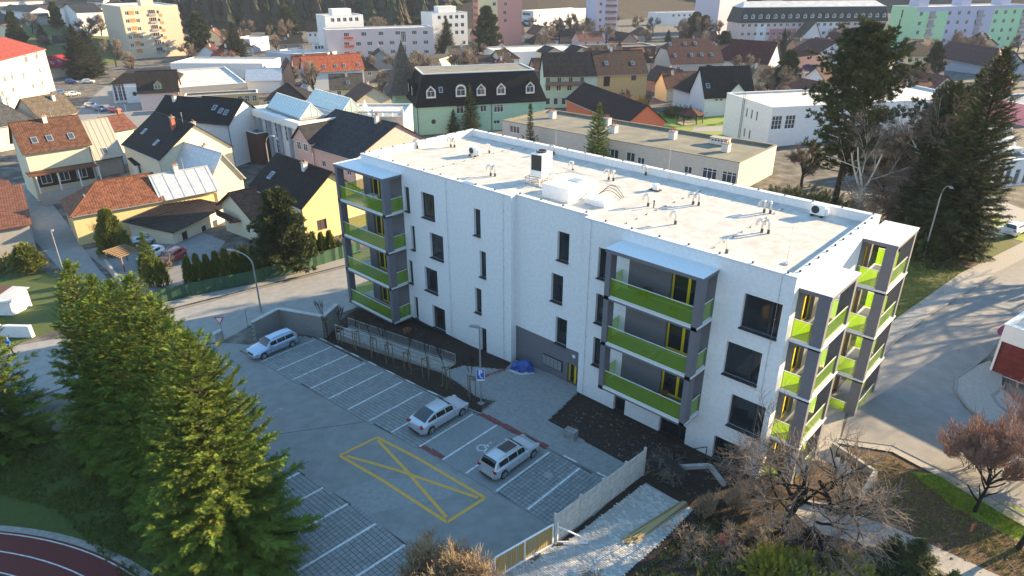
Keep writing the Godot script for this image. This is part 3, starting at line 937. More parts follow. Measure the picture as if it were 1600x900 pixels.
	# low walls
	for q in [["low concrete wall beside the right corner balconies", [[-9.75, 43.3], [-6.6, 42.2]], 0.5, 0.22], ["low grey wall running down to the path at the lower right", [[-6.6, 42.2], [-6.5, 38.0]], 0.5, 0.25], ["long low kerb wall along the path at the lower right", [[-9.3, 36.4], [-6.4, 37.8]], 0.3, 0.15],
			["white garden wall behind the dark grass tuft by the right street", [[-13.6, 92.0], [-7.9, 103.5]], 1.3, 0.25], ["low rubble wall along the yard beside the side street", [[-78.2, 21.2], [-74.2, 22.2]], 1.1, 0.3], ["long low rubble wall below the thuja yard", [[-93.0, 23.6], [-78.2, 21.2]], 1.1, 0.3],
			["white plastered garden wall at the left edge", [[-80, 8.6], [-76.2, 11.2]], 1.3, 0.4]]:
		var wl := kerb("garden_wall", q[1], q[3], q[2], "white" if "white" in q[0] else "concrete", -0.2)
		meta(wl, q[0], "wall")
	for q in [[-84.2, 23.3, 5.2], [-86.4, 23.9, 5.2]]:
		pass


# ------------------------------------------------------------------ walls and windows
func wall(mbs: Dictionary, key: String, o: Vector3, ex: Vector3, len: float, y0: float, y1: float, holes: Array, reveal: float, fields := []) -> void:
	# ex runs to the right as seen from outside; holes are [s0, y0, s1, y1]; fields are [s0, y0, s1, y1, material]
	var nrm := ex.cross(Vector3.UP)
	var xs := [0.0, len]
	var ys := [y0, y1]
	for q in holes + fields:
		for k in [0, 2]:
			if q[k] > 0.001 and q[k] < len - 0.001:
				xs.append(q[k])
		for k in [1, 3]:
			if q[k] > y0 + 0.001 and q[k] < y1 - 0.001:
				ys.append(q[k])
	xs.sort()
	ys.sort()
	for i in xs.size() - 1:
		if xs[i + 1] - xs[i] < 0.001:
			continue
		for j in ys.size() - 1:
			if ys[j + 1] - ys[j] < 0.001:
				continue
			var mx: float = (xs[i] + xs[i + 1]) / 2
			var my: float = (ys[j] + ys[j + 1]) / 2
			if holes.any(func(q): return mx > q[0] and mx < q[2] and my > q[1] and my < q[3]):
				continue
			var k := key
			for f in fields:
				if mx > f[0] and mx < f[2] and my > f[1] and my < f[3]:
					k = f[4]
			if not mbs.has(k):
				mbs[k] = MB.new()
			mbs[k].quad(o + ex * xs[i] + Vector3.UP * ys[j], o + ex * xs[i + 1] + Vector3.UP * ys[j], o + ex * xs[i + 1] + Vector3.UP * ys[j + 1], o + ex * xs[i] + Vector3.UP * ys[j + 1])
	if not mbs.has(key):
		mbs[key] = MB.new()
	for q in holes:
		var a: Vector3 = o + ex * q[0] + Vector3.UP * q[1]
		var b: Vector3 = o + ex * q[2] + Vector3.UP * q[1]
		var c: Vector3 = o + ex * q[2] + Vector3.UP * q[3]
		var d: Vector3 = o + ex * q[0] + Vector3.UP * q[3]
		var r := -nrm * reveal
		var k := key
		for f in fields:
			var mx2: float = (q[0] + q[2]) / 2
			var my2: float = (q[1] + q[3]) / 2
			if mx2 > f[0] and mx2 < f[2] and my2 > f[1] and my2 < f[3]:
				k = f[4]
		if not mbs.has(k):
			mbs[k] = MB.new()
		mbs[k].quad(a, b, b + r, a + r)
		mbs[k].quad(b, c, c + r, b + r)
		mbs[k].quad(c, d, d + r, c + r)
		mbs[k].quad(d, a, a + r, d + r)


# frame (the window's own mesh) and pane (its child); x right, y up, z out of the wall; the opening is w by h about the origin
func window(parent: Node, at: Vector3, ex: Vector3, w: float, h: float, style: String, reveal: float) -> void:
	var st: Dictionary = {
		"plain": {"m": "pvc_white", "f": 0.07, "mull": 1 if w > 1.25 else 0, "bar": 0, "glass": "glass_far"},
		"white": {"m": "pvc_white", "f": 0.11, "mull": 1 if w < 2.0 else 2, "bar": 1 if h > 1.7 else 0, "glass": "glass_far"},
		"grid": {"m": "pvc_white", "f": 0.09, "mull": int(w / 0.9), "bar": int(h / 1.1), "glass": "glass_far"},
		"door": {"m": "wood_dark", "f": 0.12, "mull": 1 if w > 1.5 else 0, "bar": 0, "glass": "wood_dark"},
		"brown": {"m": "wood_brown", "f": 0.13, "mull": 1, "bar": 0, "glass": "glass_far"},
		"blue": {"m": "bluegrey", "f": 0.10, "mull": 0, "bar": 1, "glass": "glass_far"},
		"garage": {"m": "door_red", "f": 0.10, "mull": 0, "bar": 5, "glass": "door_red"},
		"new": {"m": "anthracite", "f": 0.075, "mull": 0, "bar": 0, "glass": "glass_dark"},
		"new_wide": {"m": "anthracite", "f": 0.075, "mull": -1, "bar": 0, "glass": "glass_dark"},
		"lime": {"m": "frame_yellow", "f": 0.13, "mull": -2, "bar": 0, "glass": "glass_dark"},
	}[style]
	var key := "%s_%.2f_%.2f" % [style, w, h]
	if not wcache.has(key):
		var fr := MB.new()
		var f: float = st.f
		fr.box(Vector3(-w / 2 + f / 2, 0, 0), Vector3(f, h, 0.07))
		fr.box(Vector3(w / 2 - f / 2, 0, 0), Vector3(f, h, 0.07))
		fr.box(Vector3(0, h / 2 - f / 2, 0), Vector3(w - 2 * f, f, 0.07))
		fr.box(Vector3(0, -h / 2 + f / 2, 0), Vector3(w - 2 * f, f, 0.07))
		var mulls := []
		if st.mull == -1:
			mulls = [w * 0.22]
		elif st.mull == -2:
			mulls = [w * 0.02]
		else:
			for i in st.mull:
				mulls.append(-w / 2 + w * (i + 1.0) / (st.mull + 1))
		for x in mulls:
			fr.box(Vector3(x, 0, 0.002), Vector3(f * (1.5 if st.mull < 0 else 0.8), h - 2 * f, 0.066))
		for i in st.bar:
			fr.box(Vector3(0, -h / 2 + h * (i + 1.0) / (st.bar + 1) + (0.25 * h if st.bar == 1 and h > 1.7 else 0.0), 0.001), Vector3(w - 2 * f, f * 0.6, 0.06))
		wcache[key] = [fr.mesh(), boxmesh(Vector3(0, 0, -0.012), Vector3(w - f, h - f, 0.02))]
	var o := obj("window", wcache[key][0], st.m, parent)
	o.transform = Transform3D(Basis(ex, Vector3.UP, ex.cross(Vector3.UP)), at - ex.cross(Vector3.UP) * reveal)
	obj("pane", wcache[key][1], st.glass, o)


# ------------------------------------------------------------------ the new apartment building
func B(u: float, y: float, v: float) -> Vector3:
	return Vector3(u + 33.0, y + 1.0, 44.0 - v)


func main_building() -> void:
	var root := thing("apartment_building", "new white four-storey apartment building with lime glass balconies and a flat pale roof", "apartment building", Vector3(-33, -1, -44))
	var mbs := {}
	var ex := Vector3.RIGHT
	var rows := [[-0.55, 1.85], [3.1, 5.5], [6.7, 9.1], [10.3, 12.65]]
	# window list: section, u0, u1, row, style
	var wins := []
	for r in 4:
		wins.append(["a", [-46.98, -47.45, -46.76, -47.35][r], [-46.4, -46.83, -46.18, -46.62][r], r, "new"])
		wins.append(["a", [-44.31, -45.13, -44.09, -44.98][r], [-42.54, -43.35, -42.33, -43.25][r], r, "new_wide"])
		wins.append(["a", [-37.89, -38.48, -37.79, -38.37][r], [-37.15, -37.68, -37.05, -37.6][r], r, "new"])
		wins.append(["a", -52.36, -50.7, r, "lime"])
		if r:
			wins.append(["m", [0, -29.96, -30.51, -30.01][r], [0, -28.8, -29.34, -28.89][r], r, "new"])
			wins.append(["b", -25.8, -24.7, r, "new"])
			wins.append(["b", -19.95, -17.6, r, "lime"])
		wins.append(["b", [-15.45, -14.75, -15.58, -14.95][r], [-13.1, -12.45, -13.26, -12.6][r], r, "new_wide"])
	wins.append(["m", -28.6, -27.4, 0, "lime"])
	wins.append(["b", -23.63, -22.62, -1, "new"])
	wins.append(["b", -19.66, -17.54, -1, "new_wide"])
	var secs := {"a": [-53.5, -34.2, 36.7], "m": [-34.2, -27.1, 37.3], "b": [-27.1, -12.1, 36.7]}
	for k in secs:
		var s: Array = secs[k]
		var holes := []
		for w in wins:
			if w[0] != k:
				continue
			var y0: float = -0.4 if w[3] < 0 else rows[w[3]][0]
			var y1: float = 1.4 if w[3] < 0 else rows[w[3]][1]
			if w[4] == "lime":
				y0 += 0.08 if w[0] != "m" else 0.25
				y1 -= 0.05
			holes.append([w[1] - s[0], y0 + 1.0, w[2] - s[0], y1 + 1.0])
			window(root, B((w[1] + w[2]) / 2, (y0 + y1) / 2, s[2]), ex, w[2] - w[1], y1 - y0, w[4], 0.28)
			if w[4] != "lime" and w[3] >= 0:
				obj("sill", boxmesh(B((w[1] + w[2]) / 2, y0 + 0.012, s[2] - 0.02), Vector3(w[2] - w[1] + 0.06, 0.05, 0.34)), "anthracite", root)
		var fields := [[0.0, -2.0, s[1] - s[0], 0.42, "plinth"]]
		if k == "a":
			fields.append([0.0, 0.0, 5.9, 14.55, "render_grey"])
		elif k == "m":
			fields = [[0.0, -2.0, s[1] - s[0], 4.13, "render_grey"], [0.0, -2.0, s[1] - s[0], 0.9, "plinth"]]
		else:
			fields = [[0.0, -2.0, s[1] - s[0], 0.72, "plinth"], [3.9, 4.1, 10.3, 14.55, "render_grey"]]
		wall(mbs, "render_white", B(s[0], -1, s[2]), ex, s[1] - s[0], -2.0, 15.5, holes, 0.3, fields)
		flush_walls(mbs, root)
	# returns beside the recess, then the two ends and the back
	wall(mbs, "render_white", B(-34.2, -1, 36.7), Vector3.FORWARD, 0.6, -2.0, 15.5, [], 0.1, [[0.0, -2.0, 0.6, 0.42, "plinth"]])
	flush_walls(mbs, root)
	wall(mbs, "render_white", B(-27.1, -1, 37.3), Vector3.BACK, 0.6, -2.0, 15.5, [], 0.1)
	flush_walls(mbs, root)
	var holes_r := []
	for r in 4:
		for vv in [[38.6, 40.6], [49.4, 50.9]]:
			holes_r.append([vv[0] - 36.7, rows[r][0] + 1.08, vv[1] - 36.7, rows[r][1] + 0.95])
			window(root, B(-12.1, (rows[r][0] + rows[r][1]) / 2 + 0.015, (vv[0] + vv[1]) / 2), Vector3.FORWARD, vv[1] - vv[0], rows[r][1] - rows[r][0] - 0.13, "lime", 0.28)
	wall(mbs, "render_white", B(-12.1, -1, 36.7), Vector3.FORWARD, 14.6, -2.0, 15.5, holes_r, 0.3, [[0.0, -2.0, 14.6, 0.42, "plinth"], [0.75, 0.42, 5.2, 14.55, "render_grey"], [11.5, 0.42, 14.6, 14.55, "render_grey#2"]])
	flush_walls(mbs, root)
	wall(mbs, "render_white", B(-12.1, -1, 51.3), Vector3.LEFT, 41.4, -2.0, 15.5, [], 0.1)
	flush_walls(mbs, root)
	wall(mbs, "render_white", B(-53.5, -1, 51.3), Vector3.BACK, 14.6, -2.0, 15.5, [], 0.1, [[12.2, 0.0, 14.6, 14.55, "render_grey"]])
	flush_walls(mbs, root)
	# roof
	var rf := MB.new()
	rf.quad(B(-53.1, 13.92, 37.7), B(-12.5, 13.92, 37.7), B(-12.5, 13.92, 50.9), B(-53.1, 13.92, 50.9))
	for q in [[-53.1, -34.6], [-26.7, -12.5]]:
		rf.quad(B(q[0], 13.92, 37.1), B(q[1], 13.92, 37.1), B(q[1], 13.92, 37.7), B(q[0], 13.92, 37.7))
	obj("roof", rf.mesh(), "roof_sheet", root)
	for i in 27:
		obj("membrane_seam", mcache["seam_strip"] if mcache.has("seam_strip") else seam_strip(), "roof_sheet", root).position = B(-52.3 + i * 1.5, 13.925, 44.3)
	var outline := [[-53.5, 36.7], [-34.2, 36.7], [-34.2, 37.3], [-27.1, 37.3], [-27.1, 36.7], [-12.1, 36.7], [-12.1, 51.3], [-53.5, 51.3]]
	var inner := [[-53.1, 37.1], [-34.6, 37.1], [-34.6, 37.7], [-26.7, 37.7], [-26.7, 37.1], [-12.5, 37.1], [-12.5, 50.9], [-53.1, 50.9]]
	var pp := MB.new()
	var co := MB.new()
	for i in 8:
		var a: Array = outline[i]
		var b: Array = outline[(i + 1) % 8]
		var c: Array = inner[(i + 1) % 8]
		var d: Array = inner[i]
		pp.quad(B(c[0], 13.9, c[1]), B(d[0], 13.9, d[1]), B(d[0], 14.5, d[1]), B(c[0], 14.5, c[1]))
		var o := 0.035
		var grow := func(p: Array, q: Array, k: float): return [p[0] + signf(p[0] - q[0]) * k, p[1] + signf(p[1] - q[1]) * k]
		var a2: Array = grow.call(a, d, o)
		var b2: Array = grow.call(b, c, o)
		var c2: Array = grow.call(c, b, o)
		var d2: Array = grow.call(d, a, o)
		co.quad(B(a2[0], 14.56, a2[1]), B(b2[0], 14.56, b2[1]), B(c2[0], 14.55, c2[1]), B(d2[0], 14.55, d2[1]))
		co.quad(B(a2[0], 14.46, a2[1]), B(b2[0], 14.46, b2[1]), B(b2[0], 14.56, b2[1]), B(a2[0], 14.56, a2[1]))
		co.quad(B(c2[0], 14.46, c2[1]), B(d2[0], 14.46, d2[1]), B(d2[0], 14.55, d2[1]), B(c2[0], 14.55, c2[1]))
	obj("parapet", pp.mesh(), "render_white", root)
	obj("coping", co.mesh(), "coping", root)
	# clips of the lightning conductor along the coping and over the roof
	var clip := boxmesh(Vector3(0, 0.05, 0), Vector3(0.12, 0.1, 0.12))
	for i in 20:
		for q in [[-53.2 + i * 2.13, 36.95, 14.56], [-53.0 + i * 2.13, 51.1, 14.56]]:
			if q[0] > -34.3 and q[0] < -27.0 and q[1] < 40:
				q[1] = 37.55
			obj("conductor_clip", clip, "metal_dark", root).position = B(q[0], q[2], q[1])
	for i in 10:
		obj("conductor_clip", clip, "metal_dark", root).position = B(-12.3, 14.56, 37.6 + i * 1.38)
		obj("conductor_clip", clip, "metal_dark", root).position = B(-53.3, 14.56, 37.6 + i * 1.38)
		for x in [-46.0, -25.2, -18.4]:
			obj("conductor_clip", clip, "concrete", root).position = B(x, 13.92, 37.8 + i * 1.3)
	for x in [-46.0, -25.2, -18.4]:
		var wr := MB.new()
		wr.bar(B(x, 14.04, 37.2), B(x, 14.04, 50.8), 0.02, 0.02)
		obj("conductor", wr.mesh(), "galvanised", root)
	for q in [[-41.6, 36.63], [-35.0, 36.63], [-26.5, 36.63], [-12.9, 36.63]]:
		var wr := MB.new()
		wr.tube([B(q[0], -0.6, q[1]), B(q[0], 14.46, q[1])], [0.012, 0.012], 5)
		for i in 9:
			wr.box(B(q[0], 0.4 + i * 1.6, q[1] + 0.03), Vector3(0.06, 0.05, 0.06))
		obj("conductor", wr.mesh(), "galvanised", root)
	# roof vents: a goose-neck pipe with a dark collar
	var neck := MB.new()
	var pts := [Vector3(0, 0, 0), Vector3(0, 0.62, 0)]
	for i in 9:
		var a := PI * i / 8.0
		pts.append(Vector3(-0.19 + 0.19 * cos(a), 0.72 + 0.19 * sin(a), 0))
	pts.append(Vector3(-0.38, 0.5, 0))
	neck.tube(pts, [0.085, 0.085, 0.085, 0.085, 0.085, 0.085, 0.085, 0.085, 0.09, 0.095, 0.1, 0.11], 10)
	var neck_mesh := neck.mesh()
	var collar := lathe([[0.1, 0.0], [0.1, 0.28], [0.088, 0.3]], 10)
	for q in [[-53.0, 43.2, 1], [-51.05, 45.9, 2], [-46.4, 46.7, 1], [-40.8, 41.2, 2], [-36.4, 47.1, 1], [-32.5, 47.1, 2], [-26.2, 43.4, 1], [-25.7, 43.4, 0], [-23.9, 46.1, 2], [-22.6, 41.3, 1], [-19.1, 48.0, 2], [-17.4, 43.9, 2], [-17.4, 38.8, 1], [-41.5, 50.6, 1], [-31.0, 50.5, 1]]:
		for k in q[2]:
			var o := obj("vent_pipe", neck_mesh, "steel", root)
			o.position = B(q[0] + 0.42 * k, 13.92, q[1] + 0.1 * k)
			o.rotation.y = 0.35 - 0.6 * k
			obj("collar", collar, "metal_dark", o)
		if q[2] == 0:
			var o := obj("vent_pipe", lathe([[0.05, 0.0], [0.05, 0.5], [0.08, 0.5], [0.08, 0.56], [0.0, 0.6]], 8), "metal_dark", root)
			o.position = B(q[0], 13.92, q[1])
	for q in [[-37.3, 50.1, 2.3], [-40.7, 49.9, 2.6], [-28.8, 50.5, 3.2], [-13.9, 39.7, 2.8], [-45.0, 50.3, 2.0]]:
		var ms := MB.new()
		ms.tube([B(q[0], 13.92, q[1]), B(q[0], 13.92 + q[2], q[1])], [0.02, 0.008], 5)
		ms.box(B(q[0], 13.97, q[1]), Vector3(0.35, 0.1, 0.35))
		obj("lightning_rod", ms.mesh(), "galvanised", root)
	# lift shaft box with hatch, skylight beside it
	var shaft := obj("shaft_box", boxmesh(B(-32.4, 14.46, 41.6), Vector3(2.7, 1.1, 3.6)), "render_white", root)
	obj("hatch", boxmesh(B(-32.2, 15.03, 42.2), Vector3(1.0, 0.06, 0.9)), "galvanised", shaft)
	var sk := obj("roof_hatch", boxmesh(B(-29.3, 14.1, 41.5), Vector3(1.9, 0.35, 1.5)), "coping", root)
	obj("dome", boxmesh(B(-29.3, 14.33, 41.5), Vector3(1.6, 0.12, 1.2)), "glass_clear", sk)
	var tray := MB.new()
	for z in [-0.12, 0.12]:
		tray.bar(B(-35.8, 14.95, 44.6 + z), B(-29.0, 14.75, 43.6 + z), 0.06, 0.06)
	for i in 4:
		var f := i / 3.0
		tray.bar(B(lerpf(-35.5, -29.2, f), 13.92, lerpf(44.6, 43.6, f)), B(lerpf(-35.5, -29.2, f), 14.9, lerpf(44.6, 43.6, f)), 0.05, 0.05)
	obj("pipe_tray", tray.mesh(), "galvanised", root)
	for k in 3:
		var pc := MB.new()
		var pl := []
		for i in 13:
			var f := i / 12.0
			pl.append(B(lerpf(-30.6, -28.6, f), 14.0 + 0.85 * sin(f * PI) * (0.6 + 0.2 * k), 42.9 + 0.2 * k + 0.4 * f))
		pc.tube(pl, pl.map(func(_p): return 0.025), 5)
		obj("cable", pc.mesh(), "rubber", root)
	# entrance: letter boxes, round lamp
	var lb := obj("letter_boxes", boxmesh(B(-30.1, 1.2, 37.24), Vector3(2.0, 0.95, 0.12)), "anthracite", root)
	for i in 5:
		for j in 5:
			obj("letter_box", boxmesh(B(-30.9 + i * 0.4, 0.86 + j * 0.175, 37.17), Vector3(0.35, 0.13, 0.04)), "galvanised", lb)
	var lamp := obj("wall_lamp", lathe([[0.0, 0.0], [0.16, 0.0], [0.15, 0.06], [0.0, 0.08]], 14), "lamp_lens", root)
	lamp.transform = Transform3D(Basis(Vector3.RIGHT, Vector3.FORWARD, Vector3.UP), B(-28.0, 2.6, 37.28))
	# balconies
	for r in 4:
		balcony(root, r, -55.0, -47.6, 34.65, 36.7, "left")
		if r:
			balcony(root, r, -23.8, -16.8, 34.75, 36.7, "front")
		balcony(root, r, -12.1, -10.25, 37.4, 41.9, "end")
		balcony(root, r, -12.1, -9.9, 48.2, 52.9, "end")
	roof_slab(root, -55.05, -47.55, 34.6, 36.7)
	roof_slab(root, -55.05, -53.5, 36.7, 39.2)
	roof_slab(root, -23.85, -16.75, 34.7, 36.7)
	roof_slab(root, -12.1, -10.2, 37.35, 41.95)
	roof_slab(root, -12.1, -9.85, 48.15, 52.95)
	for q in [[-54.8, 35.0, 0.4, 0.7, -0.78], [-47.8, 35.0, 0.4, 0.7, -0.78], [-54.8, 38.9, 0.4, 0.5, -0.78], [-23.6, 35.1, 0.4, 0.7, 2.82], [-17.0, 35.1, 0.4, 0.7, 2.82], [-10.6, 37.6, 0.7, 0.4, -0.78], [-10.6, 41.7, 0.7, 0.4, -0.78], [-10.25, 48.4, 0.7, 0.4, -0.78], [-10.25, 52.7, 0.7, 0.4, -0.78]]:
		obj("pillar", boxmesh(B(q[0], (13.42 + q[4]) / 2, q[1]), Vector3(q[2], 13.42 - q[4], q[3])), "render_grey", root)
	# things on the roof
	var ac0: Node3D = null
	for q in [[-46.8, 45.0, "white air conditioner on the left half of the new building's roof"], [-15.9, 49.9, "white air conditioner beside the rear parapet at the right end of the roof"]]:
		var at := Vector3(q[0], 13.92, -q[1])
		if ac0:
			dup(ac0, at, 0.0, q[2])
			continue
		ac0 = thing("air_conditioner", q[2], "air conditioner", at, 0.0, "air conditioners on the new roof")
		obj("casing", boxmesh(Vector3(0, 0.52, 0), Vector3(1.05, 0.75, 0.4)), "machine_white", ac0)
		var fan := obj("fan_grille", lathe([[0.0, 0.0], [0.27, 0.0], [0.29, 0.02], [0.27, 0.035], [0.06, 0.02], [0.0, 0.03]], 16), "grille", ac0)
		fan.transform = Transform3D(Basis(Vector3.RIGHT, Vector3.BACK, Vector3.DOWN), Vector3(-0.16, 0.52, 0.2))
		for s in [-0.35, 0.35]:
			obj("foot", boxmesh(Vector3(s, 0.07, 0), Vector3(0.14, 0.14, 0.6)), "rubber", ac0)
		obj("pipe_cover", boxmesh(Vector3(0.62, 0.45, -0.05), Vector3(0.18, 0.5, 0.2)), "machine_white", ac0)
	var hp := thing("heat_pump", "tall white heat pump with a dark grille standing on a steel frame on the roof", "heat pump", Vector3(-36.5, 13.92, -42.9), 0.12)
	obj("casing", boxmesh(Vector3(0, 1.55, 0), Vector3(1.15, 1.9, 1.5)), "machine_white", hp)
	obj("coil_grille", boxmesh(Vector3(-0.0, 1.75, 0.755), Vector3(1.0, 1.3, 0.02)), "grille", hp)
	obj("fan_ring", lathe([[0.45, 0.0], [0.45, 0.16], [0.38, 0.16], [0.36, 0.05], [0.1, 0.08], [0.0, 0.1]], 18), "metal_dark", hp).position = Vector3(0, 2.5, 0)
	var fr := MB.new()
	for x in [-0.7, 0.7]:
		for z in [-0.7, 0.0, 0.7, 1.3]:
			fr.box(Vector3(x, 0.3, z), Vector3(0.07, 0.6, 0.07))
		fr.box(Vector3(x, 0.57, 0.3), Vector3(0.08, 0.08, 2.2))
	for z in [-0.7, 0.0, 0.7, 1.3]:
		fr.box(Vector3(0, 0.5, z), Vector3(1.4, 0.07, 0.07))
		fr.box(Vector3(0, 0.12, z), Vector3(1.4, 0.05, 0.05))
	obj("frame", fr.mesh(), "galvanised", hp)
	var fanbox := thing("roof_fan", "small roof fan standing on a dark plate behind the shaft box", "fan", Vector3(-28.0, 13.92, -47.3))
	obj("base", boxmesh(Vector3(0, 0.04, 0), Vector3(0.9, 0.08, 0.6)), "rubber", fanbox)
	obj("casing", lathe([[0.26, 0.08], [0.26, 0.45], [0.3, 0.45], [0.3, 0.52], [0.0, 0.6]], 12), "machine_white", fanbox)
	balcony_things()


func seam_strip() -> ArrayMesh:
	mcache["seam_strip"] = boxmesh(Vector3.ZERO, Vector3(0.09, 0.012, 13.1))
	return mcache["seam_strip"]


func flush_walls(mbs: Dictionary, root: Node) -> void:
	var names := {"render_white": "wall", "render_grey": "grey_wall", "plinth": "plinth"}
	for k in mbs:
		var m := String(k).get_slice("#", 0)
		obj(names[m], mbs[k].mesh(), m, root)
	mbs.clear()


func balcony(root: Node, r: int, u0: float, u1: float, v0: float, v1: float, kind: String) -> void:
	var y: float = [-0.5, 3.12, 6.72, 10.3][r]
	var sl := MB.new()
	sl.box(B((u0 + u1) / 2, y - 0.07, (v0 + v1) / 2), Vector3(u1 - u0 + 0.1, 0.14, v1 - v0 + (0.1 if kind == "end" else 0.0)))
	if kind == "left":
		sl.box(B(-54.275, y - 0.07, 37.95), Vector3(1.55, 0.14, 2.5))
	var o := obj("balcony", sl.mesh(), "slab_white", root)
	var ed := MB.new()
	ed.box(B((u0 + u1) / 2, y - 0.21, (v0 + v1) / 2), Vector3(u1 - u0, 0.14, v1 - v0))
	if kind == "left":
		ed.box(B(-54.275, y - 0.21, 37.95), Vector3(1.45, 0.14, 2.4))
	obj("underside", ed.mesh(), "render_grey", o)
	obj("floor", boxmesh(B((u0 + u1) / 2, y + 0.012, (v0 + v1) / 2), Vector3(u1 - u0 - 0.3, 0.02, v1 - v0 - 0.3)), "balcony_floor", o)
	var runs := []
	if kind == "left":
		runs = [[u0 + 0.45, v0 + 0.1, u1 - 0.45, v0 + 0.1], [u1 - 0.1, v0 + 0.75, u1 - 0.1, v1], [u0 + 0.1, v0 + 0.75, u0 + 0.1, 38.6], [u0 + 0.3, 39.1, -53.55, 39.1]]
	elif kind == "front":
		runs = [[u0 + 0.45, v0 + 0.1, u1 - 0.45, v0 + 0.1], [u1 - 0.1, v0 + 0.75, u1 - 0.1, v1], [u0 + 0.1, v0 + 0.75, u0 + 0.1, v1]]
	else:
		runs = [[u0 + 0.05, v0 + 0.1, u1 - 0.75, v0 + 0.1], [u1 - 0.1, v0 + 0.45, u1 - 0.1, v1 - 0.45], [u0 + 0.05, v1 - 0.1, u1 - 0.75, v1 - 0.1]]
	for q in runs:
		var a := B(q[0], y + 0.08, q[1])
		var b := B(q[2], y + 0.08, q[3])
		var g := MB.new()
		g.bar((a + Vector3(0, 0.6, 0)), (b + Vector3(0, 0.6, 0)), 0.02, 1.2)
		obj("glass_panel", g.mesh(), "glass_lime", o)
		var h := MB.new()
		h.bar(a + Vector3(0, 1.24, 0), b + Vector3(0, 1.24, 0), 0.05, 0.035)
		h.bar(a + Vector3(0, -0.03, 0), b + Vector3(0, -0.03, 0), 0.04, 0.04)
		obj("handrail", h.mesh(), "rail_white", o)


func roof_slab(root: Node, u0: float, u1: float, v0: float, v1: float) -> void:
	var o := obj("balcony_roof", boxmesh(B((u0 + u1) / 2, 13.56, (v0 + v1) / 2), Vector3(u1 - u0, 0.24, v1 - v0)), "render_grey", root)
	obj("cover_sheet", boxmesh(B((u0 + u1) / 2, 13.7, (v0 + v1) / 2), Vector3(u1 - u0 + 0.06, 0.03, v1 - v0 + 0.06)), "coping", o)


func balcony_things() -> void:
	var dr := thing("clothes_rack", "white clothes drying rack with linen on the top left balcony", "drying rack", Vector3(-50.9, 10.33, -35.8), 0.3)
	var f := MB.new()
	for s in [-1, 1]:
		f.bar(Vector3(-0.6, 0, 0.3 * s), Vector3(0.6, 0.95, -0.3 * s), 0.03, 0.03)
		f.bar(Vector3(-0.6, 0.95, 0.3 * s), Vector3(0.6, 0.95, 0.3 * s), 0.03, 0.03)
	obj("frame", f.mesh(), "rail_white", dr)
	for i in 4:
		obj("linen", boxmesh(Vector3(-0.45 + i * 0.3, 0.72, 0.05 * (i % 2)), Vector3(0.22, 0.5, 0.06)), "tarp_fleece" if i % 2 else "paint_white", dr)
	for q in [[-21.3, 35.9, 10.33, 1.0, "dark potted shrub in the middle of the top front balcony"], [-18.9, 35.5, 10.33, 0.6, "small potted shrub near the door of the top front balcony"], [-19.9, 36.0, 3.15, 0.55, "small flowering pot plant on the lowest front balcony"]]:
		var p := thing("pot_plant", q[4], "plant", Vector3(q[0], q[2], -q[1]))
		obj("pot", lathe([[0.0, 0.0], [0.18 * q[3] + 0.05, 0.0], [0.24 * q[3] + 0.05, 0.35 * q[3] + 0.05], [0.0, 0.36 * q[3]]], 12), "clay_pot", p)
		var xf := []
		var cl := PackedColorArray()
		for i in 70:
			var d := Vector3(R(-1, 1), R(0, 1.2), R(-1, 1)).normalized()
			xf.append(Transform3D(Basis.looking_at(d, Vector3(0.1, 1, 0.2).normalized()).scaled(Vector3.ONE * 0.35 * q[3]), Vector3(0, 0.4 * q[3], 0) + d * R(0.05, 0.3) * q[3]))
			cl.append(Color(R(0.7, 1.2), R(0.8, 1.2), 0.8))
		stuff("leaves", spray_mesh(), "bush_green", xf, p, cl)
	var c := thing("garden_chair", "slatted garden chair by the open door of the lowest front balcony", "chair", Vector3(-19.0, 3.15, -35.9), 0.8)
	obj("seat", boxmesh(Vector3(0, 0.42, 0), Vector3(0.45, 0.04, 0.45)), "wood_brown", c)
	obj("backrest", boxmesh(Vector3(0, 0.7, -0.21), Vector3(0.45, 0.5, 0.04)), "wood_brown", c)
	for x in [-0.2, 0.2]:
		for z in [-0.2, 0.2]:
			obj("leg", boxmesh(Vector3(x, 0.2, z), Vector3(0.04, 0.4, 0.04)), "metal_dark", c)


# ------------------------------------------------------------------ town buildings
# front-left corner (u, v) of the front wall, turned by yaw; L long, W deep, eave at height h; roof rises rh, its ridge at rf of the depth (gx) or of the front (gz)
const WALLS := {"blush": "blush", "pinkstripe": "brick_pink", "pinkwhite": "pale_pink", "greenlav": "lavender_grey"}
var feet := []
const STYLES := ["plain", "white", "grid", "door", "brown", "white", "blue", "garage"]


